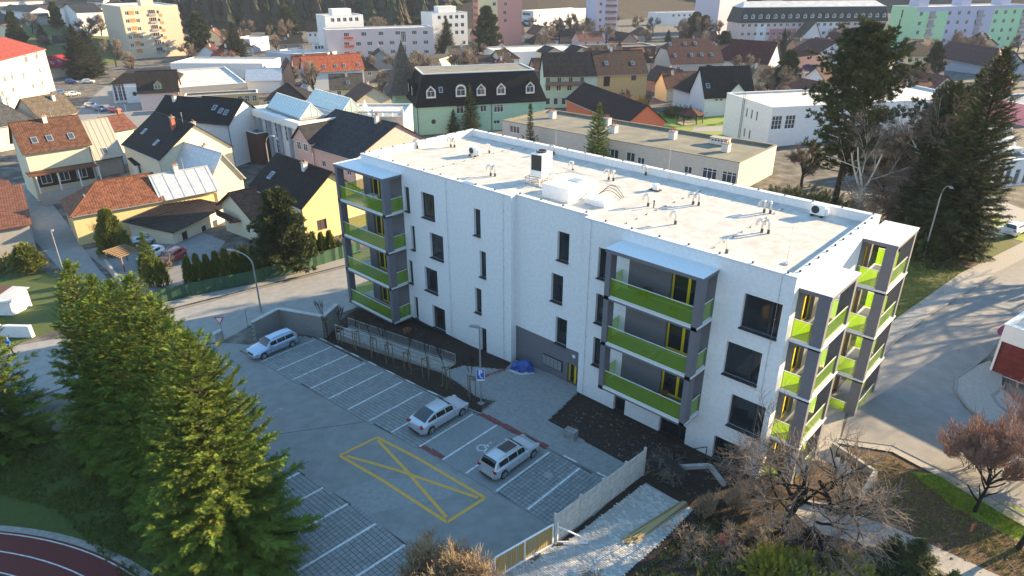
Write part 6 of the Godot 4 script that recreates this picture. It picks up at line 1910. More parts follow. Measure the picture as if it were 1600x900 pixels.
func spruce(nm: String, label: String, cat: String, grp: String, at: Vector3, h: float, r: float, m: String, bark := "bark", dens := 1.0, low := 0.05, big := 1.0) -> Node3D:
	var t := thing(nm, label, cat, at, 0.0, grp)
	var tr := MB.new()
	tr.tube([Vector3.ZERO, Vector3(0, h * 0.5, 0), Vector3(0, h * 0.97, 0)], [h * 0.014 + 0.05, h * 0.009 + 0.03, 0.02], 7)
	var xf := []
	var cl := PackedColorArray()
	var y := h * low
	while y < h * 0.985:
		var k := clampf((y / h - low) / (1.0 - low), 0.0, 1.0)
		var ll := r * pow(1.0 - k, 0.72) * (0.75 + 0.25 * minf(1.0, k * 6.0))
		var nb := 7 + int(3.0 * (1.0 - k))
		var a0 := R(0, TAU)
		for b in nb:
			var l := ll * R(0.72, 1.18) + 0.12
			var a := a0 + TAU * (b + R(-0.3, 0.3)) / nb
			var out := Vector3(cos(a), 0, sin(a))
			var rise := lerpf(-0.06, 0.8, pow(k, 1.4))
			var pts := []
			for s in 5:
				var f := s / 4.0
				pts.append(Vector3(0, y + R(-0.1, 0.1), 0) + out * l * f + Vector3.UP * (l * rise * f - 0.26 * l * f * f * (1.0 - k) + 0.20 * l * f * f * f))
			if l > 0.8 and b % 2 == 0:
				tr.tube([pts[0], pts[2], pts[4]], [0.035, 0.022, 0.008], 3, false)
			var step := 0.42 / dens
			var n := maxi(1, int(l / step))
			for i in n:
				var f := clampf(0.22 + 0.80 * (i + R(0, 0.8)) / n, 0.1, 1.0)
				if n == 1:
					f = 0.3
				var g := f * 4.0
				var ii := mini(int(g), 3)
				var p: Vector3 = pts[ii].lerp(pts[ii + 1], g - ii)
				var d: Vector3 = (pts[ii + 1] - pts[ii]).normalized()
				var side := d.cross(Vector3.UP).normalized()
				var tone := R(0.62, 1.0) + 0.35 * f * R(0.3, 1.1)
				var c := Color(tone * R(0.85, 1.25), tone * R(0.92, 1.08), tone * R(0.7, 1.1))
				var sz := R(0.55, 0.85) * (0.65 + 0.35 * (1.0 - k)) * big
				for q in [[d + side * R(-0.2, 0.2), 1.0], [d * 0.6 + side * 0.8 + Vector3.UP * R(-0.25, 0.15), 0.8], [d * 0.6 - side * 0.8 + Vector3.UP * R(-0.25, 0.15), 0.8], [d * 0.5 + Vector3.UP * R(-0.5, 0.6) + side * R(-0.6, 0.6), 0.75]]:
					xf.append(Transform3D(face(q[0], R(-0.6, 0.6)).scaled_local(Vector3.ONE * sz * q[1]), p))
					cl.append(c)
		y += R(0.26, 0.40) * (0.7 + h / 45.0) / sqrt(dens)
	for i in 4:
		xf.append(Transform3D(face(Vector3(R(-0.3, 0.3), 1, R(-0.3, 0.3))).scaled_local(Vector3.ONE * 0.7 * big), Vector3(0, h * 0.97, 0)))
		cl.append(Color(1.2, 1.1, 0.9))
	obj("trunk", tr.mesh(), bark, t)
	stuff("crown", spray_mesh(), m, xf, t, cl)
	return t


func pine(nm: String, label: String, cat: String, grp: String, at: Vector3, h: float, r: float, m: String, low: float, nb: int) -> Node3D:
	var t := thing(nm, label, cat, at, 0.0, grp)
	var tr := MB.new()
	tr.tube([Vector3.ZERO, Vector3(R(-0.2, 0.2), h * 0.5, R(-0.2, 0.2)), Vector3(0, h * 0.96, 0)], [h * 0.016 + 0.05, h * 0.010 + 0.03, 0.03], 8)
	var xf := []
	var cl := PackedColorArray()
	for b in nb:
		var k := pow(float(b) / nb, 0.9)
		var y := h * lerpf(low, 0.95, k)
		var l := r * sin(PI * clampf(0.18 + 0.82 * k * 0.92 + 0.0, 0, 1)) * R(0.55, 1.15) + 0.3
		if low < 0.1:
			l = r * pow(1.0 - k, 0.55) * R(0.6, 1.1) + 0.25
		var a := b * 2.4 + R(-0.4, 0.4)
		var out := Vector3(cos(a), lerpf(0.1, 0.8, k) + R(-0.1, 0.2), sin(a)).normalized()
		var p0 := Vector3(0, y, 0)
		var p1 := p0 + out * l * 0.6
		var p2 := p0 + out * l + Vector3.UP * l * 0.12
		tr.tube([p0, p1, p2], [0.03 + l * 0.014, 0.03, 0.012], 4, false)
		var nt := int(4 + l * 4.0)
		for i in nt:
			var f := R(0.35, 1.0)
			var c := p0.lerp(p2, f) + Vector3(R(-1, 1), R(-0.5, 0.7), R(-1, 1)) * 0.16 * l
			var tone := R(0.65, 1.25)
			for j in 9:
				var d := Vector3(R(-1, 1), R(-0.45, 1), R(-1, 1)) + out * 0.7
				xf.append(Transform3D(face(d, R(-3, 3)).scaled_local(Vector3.ONE * R(0.35, 0.6)), c + d * 0.05))
				cl.append(Color(tone * R(0.9, 1.2), tone, tone * R(0.75, 1.05)))
	obj("trunk", tr.mesh(), "bark", t)
	stuff("crown", spray_mesh(), m, xf, t, cl)
	return t


func thuja(nm: String, label: String, cat: String, grp: String, at: Vector3, h: float, r: float, m: String, n: int, tight := 1.0) -> Node3D:
	var t := thing(nm, label, cat, at, 0.0, grp)
	var tr := MB.new()
	tr.tube([Vector3.ZERO, Vector3(0, h * 0.8, 0)], [0.07, 0.02], 5)
	obj("trunk", tr.mesh(), "bark", t)
	var xf := []
	var cl := PackedColorArray()
	for i in n:
		var k := pow(R(0, 1), 0.85)
		var rr := r * sqrt(maxf(0.0, 1.0 - pow(k * 1.02 - 0.12, 2) * 1.25)) * (1.0 - 0.45 * k) * sqrt(R(0.35, 1.0))
		var a := R(0, TAU)
		rr *= 1.0 + 0.16 * sin(a * 5 + k * 9)
		var out := Vector3(cos(a), 0, sin(a))
		var d := out * 0.55 * tight + Vector3.UP * R(0.6, 1.2)
		var tone := R(0.6, 1.25)
		xf.append(Transform3D(face(d, R(-3, 3)).scaled_local(Vector3.ONE * R(0.35, 0.62) * (0.5 + 0.12 * h)), out * rr + Vector3(0, h * k * 0.93, 0)))
		cl.append(Color(tone * R(0.9, 1.25), tone, tone * R(0.7, 1.0)))
	stuff("crown", spray_mesh(), m, xf, t, cl)
	return t


var budget := 0


func limb(lm: MB, tm: MB, p: Vector3, d: Vector3, l: float, r: float, depth: int, o: Dictionary) -> void:
	budget += 1
	if budget > o.get("most", 6000):
		return
	var pts := [p]
	var rad := [r]
	var n := 4 if depth > 1 else 2
	var q := p
	var dd := d
	for i in n:
		dd = (dd + Vector3(R(-1, 1), R(-1, 1), R(-1, 1)) * o.get("wig", 0.16) + Vector3.UP * o.get("up", 0.05) * (1.0 if depth > 1 else o.get("tipup", 1.0))).normalized()
		q += dd * l / n
		pts.append(q)
		rad.append(maxf(o.get("min", 0.011), r * lerpf(1.0, o.get("taper", 0.55), (i + 1.0) / n)))
	(lm if r > o.get("split", 0.022) else tm).tube(pts, rad, 7 if r > 0.1 else (5 if r > 0.04 else 3), false)
	if depth == 0:
		return
	var kids: int = o.get("kids", 3) + (1 if depth == 1 else 0)
	for i in kids:
		var f := lerpf(o.get("from", 0.4), 1.0, (i + R(0.0, 0.9)) / kids) * n
		var ii := mini(int(f), n - 1)
		var at: Vector3 = pts[ii].lerp(pts[ii + 1], f - ii)
		var along: Vector3 = (pts[ii + 1] - pts[ii]).normalized()
		var ax := along.cross(Vector3(R(-1, 1), R(-1, 1), R(-1, 1))).normalized()
		var ang: float = R(o.get("a0", 0.35), o.get("a1", 0.95))
		limb(lm, tm, at, along.rotated(ax, ang), l * R(o.get("l0", 0.55), o.get("l1", 0.82)), rad[ii] * R(0.5, 0.7), depth - 1, o)
	if depth > 1 and o.get("leader", true):
		limb(lm, tm, pts[n], dd, l * 0.8, rad[n] * 0.95, depth - 1, o)


func bare(nm: String, label: String, cat: String, grp: String, at: Vector3, stems: Array, o: Dictionary, bark: String, twig: String) -> Node3D:
	var t := thing(nm, label, cat, at, 0.0, grp)
	var lm := MB.new()
	var tm := MB.new()
	for s in stems:  # [foot, direction, length, radius, depth]
		budget = 0
		limb(lm, tm, s[0], s[1].normalized(), s[2], s[3], s[4], o)
	if lm.v.size():
		obj("trunk", lm.mesh(), bark, t)
	if tm.v.size():
		obj("twigs", tm.mesh(), twig, t).set_meta("kind", "stuff")
	return t


func shrub_stems(n: int, h: float, spread: float, depth: int) -> Array:
	var out := []
	for i in n:
		var a := R(0, TAU)
		out.append([Vector3(R(-0.3, 0.3) * spread, 0, R(-0.3, 0.3) * spread), Vector3(cos(a) * spread * 0.5, 1.0, sin(a) * spread * 0.5), h * R(0.35, 0.6), 0.028, depth])
	return out


func leafy(nm: String, label: String, cat: String, grp: String, at: Vector3, w: float, h: float, n: int, m: String, sz := 0.5) -> Node3D:
	var t := thing(nm, label, cat, at, 0.0, grp)
	var tr := MB.new()
	for i in 5:
		var a := R(0, TAU)
		tr.tube([Vector3.ZERO, Vector3(cos(a) * w * 0.3, h * 0.6, sin(a) * w * 0.3)], [0.03, 0.01], 4, false)
	obj("stem", tr.mesh(), "bark", t)
	var xf := []
	var cl := PackedColorArray()
	for i in n:
		var d := Vector3(R(-1, 1), R(-0.1, 1), R(-1, 1)).normalized()
		var k := pow(R(0.1, 1.0), 0.5) * (1.0 + 0.25 * sin(d.x * 7 + d.z * 5 + d.y * 6))
		var tone := R(0.6, 1.3)
		xf.append(Transform3D(face(d + Vector3(R(-0.6, 0.6), R(-0.2, 0.8), R(-0.6, 0.6)), R(-3, 3)).scaled_local(Vector3.ONE * R(0.6, 1.2) * sz), Vector3(d.x * w * k, maxf(0.05, d.y * h * k * 0.95), d.z * w * k)))
		cl.append(Color(tone * R(0.9, 1.3), tone, tone * R(0.7, 1.0)))
	stuff("leaves", spray_mesh(), m, xf, t, cl)
	return t


func trees() -> void:
	# the row of spruces beside the car park
	var row := [[-46.96, 9.8, 14.9, 3.4, "spruce at the far left end of the row beside the car park"], [-44.3, 10.2, 14.4, 3.3, "second spruce from the left in the row beside the car park"], [-41.8, 10.5, 14.6, 3.4, "third spruce from the left in the row beside the car park"], [-38.7, 10.7, 15.6, 3.8, "tallest spruce in the middle of the row beside the car park"],
		[-36.0, 10.7, 15.0, 3.6, "spruce just right of the tallest one in the car park row"], [-33.3, 10.4, 14.6, 3.6, "sixth spruce in the row, second from the right end"], [-30.0, 10.0, 15.0, 4.5, "wide sunlit spruce at the right end of the row beside the car park"]]
	for q in row:
		spruce("spruce_tree", q[4], "spruce", "spruces in a row beside the car park", P(q[0], q[1]), q[2], q[3] * 0.95, "spruce", "bark", 1.5, 0.05, 0.88)
	spruce("spruce_tree", "dark spruce cut by the left edge of the picture", "spruce", "", P(-54.8, 4.2), 14.5, 4.0, "spruce", "bark", 0.8)
	# conifers of the gardens
	pine("garden_pine", "bushy pine beside the yellow gabled house", "pine", "", P(-70.9, 36.6), 10.3, 3.9, "pine", 0.06, 110)
	thuja("cone_thuja", "single broad cone-shaped thuja in front of the yellow corner house", "thuja", "", P(-98.2, 26.3), 6.4, 1.9, "thuja", 2600)
	spruce("blue_spruce", "small pale spruce between the parked cars and the thuja row", "spruce", "", P(-85.6, 26.2), 4.9, 1.1, "spruce", "bark", 1.3)
	var hedge: Node3D = null
	for i in 17:
		var f := i / 16.0
		var at := P(lerpf(-76.6, -71.2, f), lerpf(27.4, 43.0, f))
		var lab: String = "columnar thuja behind the green net fence, %s from the left end of the row" % ["first", "second", "third", "fourth", "fifth", "sixth", "seventh", "eighth", "ninth", "tenth", "eleventh", "twelfth", "thirteenth", "fourteenth", "fifteenth", "sixteenth", "seventeenth"][i]
		if i % 4 == 0:
			hedge = thuja("thuja", lab, "thuja", "thujas in the row behind the green net fence", at, R(3.4, 3.8), 0.68, "thuja", 760, 0.5)
		else:
			var d := dup(hedge, at, R(0, TAU), lab)
			d.scale = Vector3.ONE * R(0.85, 1.12)
	for q in [[-80.5, 24.6, 0, "middle thuja of the clump behind the round road sign"], [-79.2, 25.3, 0, "right thuja of the clump behind the round road sign"], [-83.0, 24.9, 0, "left thuja of the clump behind the round road sign"]]:
		var d := dup(hedge, P(q[0], q[1]), R(0, TAU), q[3])
		d.set_meta("group", "thujas in the clump behind the round road sign")
		d.scale = Vector3(1.1, 1.0, 1.1)
	for i in 5:
		var d := dup(hedge, P(-113.5 - i * 1.3, 17.2 + 0.75 * i), R(0, TAU), "small thuja, %s from the left, in the clump by the orange tile roof" % ["first", "second", "third", "fourth", "fifth"][i])
		d.set_meta("group", "small thujas by the orange tile roof")
		d.scale = Vector3.ONE * R(0.8, 1.0)
	pine("garden_pine", "rounded yellow green conifer on the left garden corner", "pine", "", P(-99.5, 16.6), 3.6, 1.6, "thuja", 0.05, 60)
	leafy("hedge", "dark clipped hedge along the left garden", "hedge", "", P(-104, 14.6), 3.4, 1.7, 900, "bush_green", 0.5)
	leafy("bush", "dark bushes in the shade behind the green net fence by the yellow house", "bush", "", P(-72.4, 43.2), 2.4, 2.0, 900, "pine", 0.6)
	leafy("bush", "low dark bushes along the cream garage annex", "bush", "", P(-80.5, 35.5), 2.6, 1.2, 700, "pine", 0.5)
	# behind the building
	spruce("young_spruce", "sunlit young spruce in front of the long felt roof", "spruce", "", P(-65.4, 91.0), 12.9, 2.7, "spruce", "bark", 0.9, 0.05, 1.15)
	spruce("young_spruce", "thin greyish spruce at the left end of the long felt roof", "spruce", "", P(-80.6, 91.5), 12.0, 1.7, "pine", "bark", 0.7)
	spruce("young_spruce", "tall greyish spruce in front of the mansard building's arched windows", "spruce", "", P(-119.0, 113.6), 11.2, 2.4, "pine", "bark", 0.8)
	spruce("young_spruce", "small dark spruce left of the greyish one by the mansard building", "spruce", "", P(-121.4, 110.2), 5.4, 1.7, "pine", "bark", 0.8)
	pine("tall_pine", "tall open pine behind the right end of the apartment building", "pine", "", P(-28.4, 95.0), 24.5, 6.2, "pine", 0.22, 130)
	spruce("tall_spruce", "tall dark spruce at the right behind the birches", "spruce", "", P(-13.1, 89.5), 22.8, 4.6, "pine", "bark", 1.2, 0.04, 1.35)
	spruce("tall_spruce", "second spruce crowded against the tall dark one behind the birches", "spruce", "", P(-17.2, 93.0), 18.5, 3.8, "pine", "bark", 1.2, 0.06, 1.35)
	var birch := {"kids": 4, "wig": 0.13, "up": 0.02, "tipup": -4.0, "a0": 0.35, "a1": 0.85, "l0": 0.5, "l1": 0.75, "split": 0.017, "most": 800, "from": 0.3, "min": 0.016}
	bare("birch", "white-stemmed bare birch with a forked trunk behind the roof", "birch", "", P(-24.6, 92.5), [[Vector3.ZERO, Vector3(0.02, 1, 0), 4.5, 0.32, 5], [Vector3(0, 4.2, 0), Vector3(0.5, 1, 0.1), 5.5, 0.15, 5], [Vector3(0, 4.0, 0), Vector3(-0.55, 1, 0), 5.5, 0.15, 5], [Vector3(0, 4.0, 0), Vector3(-0.1, 1, 0.1), 6.5, 0.17, 5]], birch, "birch_bark", "twig")
	bare("birch", "leaning bare birch with a pale stem in front of the tall spruces", "birch", "", P(-20.6, 93.0), [[Vector3.ZERO, Vector3(0.35, 1, 0), 6.5, 0.2, 5], [Vector3(2.0, 6.2, 0), Vector3(0.7, 1, 0), 6.0, 0.14, 5], [Vector3(2.0, 6.2, 0), Vector3(0.05, 1, 0), 5.5, 0.12, 5]], birch, "birch_bark", "twig")
	var weep := {"kids": 5, "wig": 0.16, "up": 0.0, "tipup": -9.0, "a0": 0.4, "a1": 1.0, "l0": 0.55, "l1": 0.8, "split": 0.035, "most": 3600, "from": 0.25, "min": 0.014}
	bare("weeping_tree", "dense bare weeping tree filling the gap between pine and spruces", "tree", "", P(-20.5, 99.0), [[Vector3.ZERO, Vector3(0, 1, 0), 5.5, 0.3, 5], [Vector3(0, 4, 0), Vector3(0.6, 1, 0), 5.0, 0.2, 5], [Vector3(0, 4, 0), Vector3(-0.6, 1, 0.2), 5.0, 0.2, 5], [Vector3(0, 4, 0), Vector3(0.1, 1, -0.6), 5.0, 0.2, 5]], weep, "bark", "twig")
	bare("weeping_tree", "lower bare weeping tree behind the far right balcony stack", "tree", "", P(-21.5, 95.0), [[Vector3.ZERO, Vector3(0.1, 1, 0), 3.5, 0.2, 5], [Vector3(0, 2.5, 0), Vector3(-0.8, 1, 0), 4.0, 0.15, 5], [Vector3(0, 2.5, 0), Vector3(0.8, 1, 0), 4.0, 0.15, 5]], weep, "bark", "twig")
	for q in [[1.5, 96.0, 1.5, "tall bare tree beyond the right edge, nearest the white garden wall"], [4.5, 102.0, 1.7, "tall bare tree beyond the right edge, farthest back"], [5.5, 90.0, 1.4, "tall bare tree beyond the right edge, nearest the street"]]:
		var o3 := bare("street_tree", q[3], "tree", "", P(q[0], q[1]), [[Vector3.ZERO, Vector3(0, 1, 0), 5.0, 0.3, 5], [Vector3(0, 3.8, 0), Vector3(0.5, 1, 0.2), 4.5, 0.2, 5], [Vector3(0, 3.8, 0), Vector3(-0.5, 1, -0.2), 4.5, 0.2, 5]], birch, "bark", "twig")
		o3.scale = Vector3.ONE * q[2]
	pine("tall_pine", "lower bushy pine filling the gap between the tall open pine and the tall right spruces", "pine", "", P(-18.6, 99.5), 17.5, 4.6, "pine", 0.12, 110)
	spruce("tall_spruce", "slim dark spruce between the bare weeping trees and the tall right spruces", "spruce", "", P(-16.0, 97.0), 19.5, 3.4, "pine", "bark", 1.0, 0.05, 1.3)
	leafy("bush", "mixed dark undergrowth below the tall pine", "bush", "", P(-30.5, 90), 6.5, 3.2, 1500, "pine", 0.9)
	leafy("bush", "dark evergreen bushes at the foot of the tall right spruce", "bush", "", P(-16.0, 86.5), 4.5, 2.6, 1200, "pine", 0.8)
	# lower right
	var oak := {"kids": 3, "wig": 0.34, "up": 0.03, "tipup": 0.5, "a0": 0.4, "a1": 1.1, "l0": 0.58, "l1": 0.88, "split": 0.026, "most": 620, "from": 0.35, "taper": 0.6}
	bare("bare_tree", "gnarled bare tree with dark forked limbs in front of the right corner", "tree", "", P(-7.8, 34.0), [[Vector3.ZERO, Vector3(0.35, 1, 0.05), 2.8, 0.30, 5], [Vector3(0.8, 2.4, 0.1), Vector3(0.9, 1, 0.0), 2.6, 0.21, 5], [Vector3(0.8, 2.4, 0.1), Vector3(-0.2, 1, 0.3), 2.6, 0.19, 5], [Vector3(0.3, 1.3, 0), Vector3(1.0, 0.75, 0.5), 2.3, 0.10, 4]], oak, "bark_dark", "twig")
	bare("bare_tree", "slender upright bare tree just left of the gnarled dark one", "tree", "", P(-8.9, 33.4), [[Vector3.ZERO, Vector3(-0.05, 1, 0), 3.2, 0.23, 5], [Vector3(-0.1, 2.8, 0), Vector3(-0.75, 1, 0.1), 2.6, 0.14, 5], [Vector3(-0.1, 2.5, 0), Vector3(0.3, 1, -0.5), 2.5, 0.14, 5], [Vector3(-0.05, 1.6, 0), Vector3(-0.9, 0.7, 0.3), 2.2, 0.08, 4]], oak, "bark_dark", "twig")
	var pinko := {"kids": 5, "wig": 0.14, "up": 0.10, "tipup": 1.5, "a0": 0.3, "a1": 0.8, "l0": 0.5, "l1": 0.75, "split": 0.02, "most": 4200, "from": 0.3}
	bare("round_tree", "round-headed bare tree with pinkish twigs on the right lawn", "tree", "", P(-1.0, 43.0), [[Vector3.ZERO, Vector3(0.05, 1, 0), 2.3, 0.13, 1], [Vector3(0.1, 2.2, 0), Vector3(0.6, 1, 0.1), 1.9, 0.08, 5], [Vector3(0.1, 2.2, 0), Vector3(-0.6, 1, 0.2), 1.9, 0.08, 5], [Vector3(0.1, 2.2, 0), Vector3(0.0, 1, -0.6), 1.9, 0.08, 5], [Vector3(0.1, 2.2, 0), Vector3(0.1, 1, 0.5), 1.9, 0.08, 5]], pinko, "bark_dark", "twig_pink")
	bare("round_tree", "second pinkish bare tree cut by the right edge", "tree", "", P(1.5, 41.3), [[Vector3.ZERO, Vector3(0.1, 1, 0), 3.0, 0.16, 2], [Vector3(0.3, 2.8, 0), Vector3(0.5, 1, 0.2), 2.4, 0.1, 5], [Vector3(0.3, 2.8, 0), Vector3(-0.5, 1, 0.1), 2.4, 0.1, 5], [Vector3(0.3, 2.8, 0), Vector3(0.1, 1, -0.5), 2.4, 0.1, 5]], pinko, "bark_dark", "twig_pink")
	bare("bare_shrub", "pinkish bare shrub by the kerb left of the round-headed tree", "shrub", "", P(-2.2, 47.6), shrub_stems(9, 3.2, 1.2, 4), pinko, "bark", "twig_pink")
	bare("bare_shrub", "pinkish bare shrub in front of the white garage", "shrub", "", P(0.6, 49.0), shrub_stems(9, 4.0, 1.3, 4), pinko, "bark", "twig_pink")
	bare("bare_shrub", "sunlit tan bare bush at the bottom edge beside the yellow gate", "shrub", "", P(-19.9, 16.4), shrub_stems(18, 3.0, 1.6, 4), {"kids": 5, "wig": 0.22, "up": 0.06, "a0": 0.3, "a1": 0.9, "split": 0.02, "most": 1500, "l0": 0.5, "l1": 0.75, "min": 0.014}, "bark", "twig_tan")
	var rus := {"kids": 4, "wig": 0.16, "up": 0.12, "a0": 0.2, "a1": 0.6, "split": 0.02, "most": 120, "l0": 0.5, "l1": 0.75}
	for q in [[-11.8, 32.9, 1.9, "russet bare shrub in front of the right part of the long facade"], [-10.4, 34.7, 2.0, "russet bare shrub beside the slender bare tree"], [-12.9, 31.2, 1.4, "low russet shrub at the edge of the earth bank"]]:
		bare("bare_shrub", q[3], "shrub", "", P(q[0], q[1]), shrub_stems(16, q[2], 1.0, 3), rus, "bark", "twig_tan")
	var tang := {"kids": 3, "wig": 0.35, "up": -0.03, "a0": 0.4, "a1": 1.2, "split": 0.02, "most": 60, "l0": 0.5, "l1": 0.8}
	for q in [[-12.2, 28.4, 1.5, "tangled bare shrub on the earth bank below the russet shrubs"], [-10.6, 29.8, 1.6, "tangled bare shrub left of the yellow green bushes"], [-14.6, 22.2, 1.3, "tangled bare shrub at the bottom of the earth bank"], [-9.6, 31.6, 1.7, "tangled bare shrub under the slender bare tree"], [-85.2, 28.2, 1.8, "tangled pale shrub behind the clump of thujas"], [-16.5, 33.0, 1.6, "thin bare shrub behind the end of the concrete fence"]]:
		bare("bare_shrub", q[3], "shrub", "", P(q[0], q[1]), shrub_stems(12, q[2] * 1.2, 1.6, 3), tang, "bark", "twig")
	bare("red_shrub", "reddish leafless shrub against the yellow wall of the corner house", "shrub", "", P(-103.0, 26.6), shrub_stems(12, 4.0, 1.3, 4), rus, "bark", "twig_pink")
	for q in [[-8.1, 29.8, 1.5, 1.2, "yellow green bush at the bottom edge below the slender bare tree"], [-6.3, 30.6, 1.6, 1.2, "yellow green bush below the gnarled bare tree"], [-4.9, 32.4, 1.2, 1.0, "yellow green bush beside the black fence"]]:
		leafy("bush", q[4], "bush", "", P(q[0], q[1]), q[2], q[3], 900, "bush_lime", 0.42)
	for q in [[-3.6, 35.0, 1.6, "small dark spruce beside the path at the lower right"], [-2.5, 35.6, 1.9, "small dark juniper beside the path nearer the right edge"], [-0.6, 35.0, 1.2, "tiny dark conifer by the fence at the bottom right"]]:
		spruce("garden_conifer", q[3], "conifer", "", P(q[0], q[1]), q[2], 0.75, "pine", "bark", 1.6)
	bare("dark_tuft", "dark dry grass tuft beside the white garden wall", "grass tuft", "", P(-10.6, 93.4), shrub_stems(60, 1.8, 1.6, 1), rus, "bark", "twig")
	# saplings with stakes in the bed
	var sap: Node3D = null
	var sl := [[-51.2, 29.5], [-49.1, 29.6], [-46.9, 29.75], [-44.6, 29.95], [-42.5, 30.1], [-40.2, 30.3], [-37.9, 30.4], [-35.5, 30.45], [-32.8, 30.6]]
	for i in sl.size():
		var lab: String = "young bare sapling tied to wooden stakes, number %s from the left in the bed" % ["one", "two", "three", "four", "five", "six", "seven", "eight", "nine"][i]
		if sap:
			var d := dup(sap, P(sl[i][0], sl[i][1], 0.03), i * 1.7, lab)
			d.scale = Vector3.ONE * R(0.92, 1.08)
			continue
		sap = thing("sapling", lab, "sapling", P(sl[i][0], sl[i][1], 0.03), 0.0, "staked saplings in the bed")
		for k in 3:
			var a := TAU * k / 3.0
			obj("stake", boxmesh(Vector3(0.34 * cos(a), 0.95, 0.34 * sin(a)), Vector3(0.06, 1.9, 0.06)), "stake", sap)
			var b := a + TAU / 3.0
			var mb := MB.new()
			mb.bar(Vector3(0.34 * cos(a), 1.78, 0.34 * sin(a)), Vector3(0.34 * cos(b), 1.78, 0.34 * sin(b)), 0.03, 0.07)
			obj("crossbar", mb.mesh(), "stake", sap)
		var lm := MB.new()
		var tm := MB.new()
		budget = 0
		limb(lm, tm, Vector3.ZERO, Vector3.UP, 1.8, 0.035, 3, {"kids": 3, "wig": 0.05, "up": 0.2, "a0": 0.2, "a1": 0.5, "most": 60, "from": 0.75, "split": 0.0})
		obj("trunk", lm.mesh(), "bark", sap)
	far_trees()
	grass()


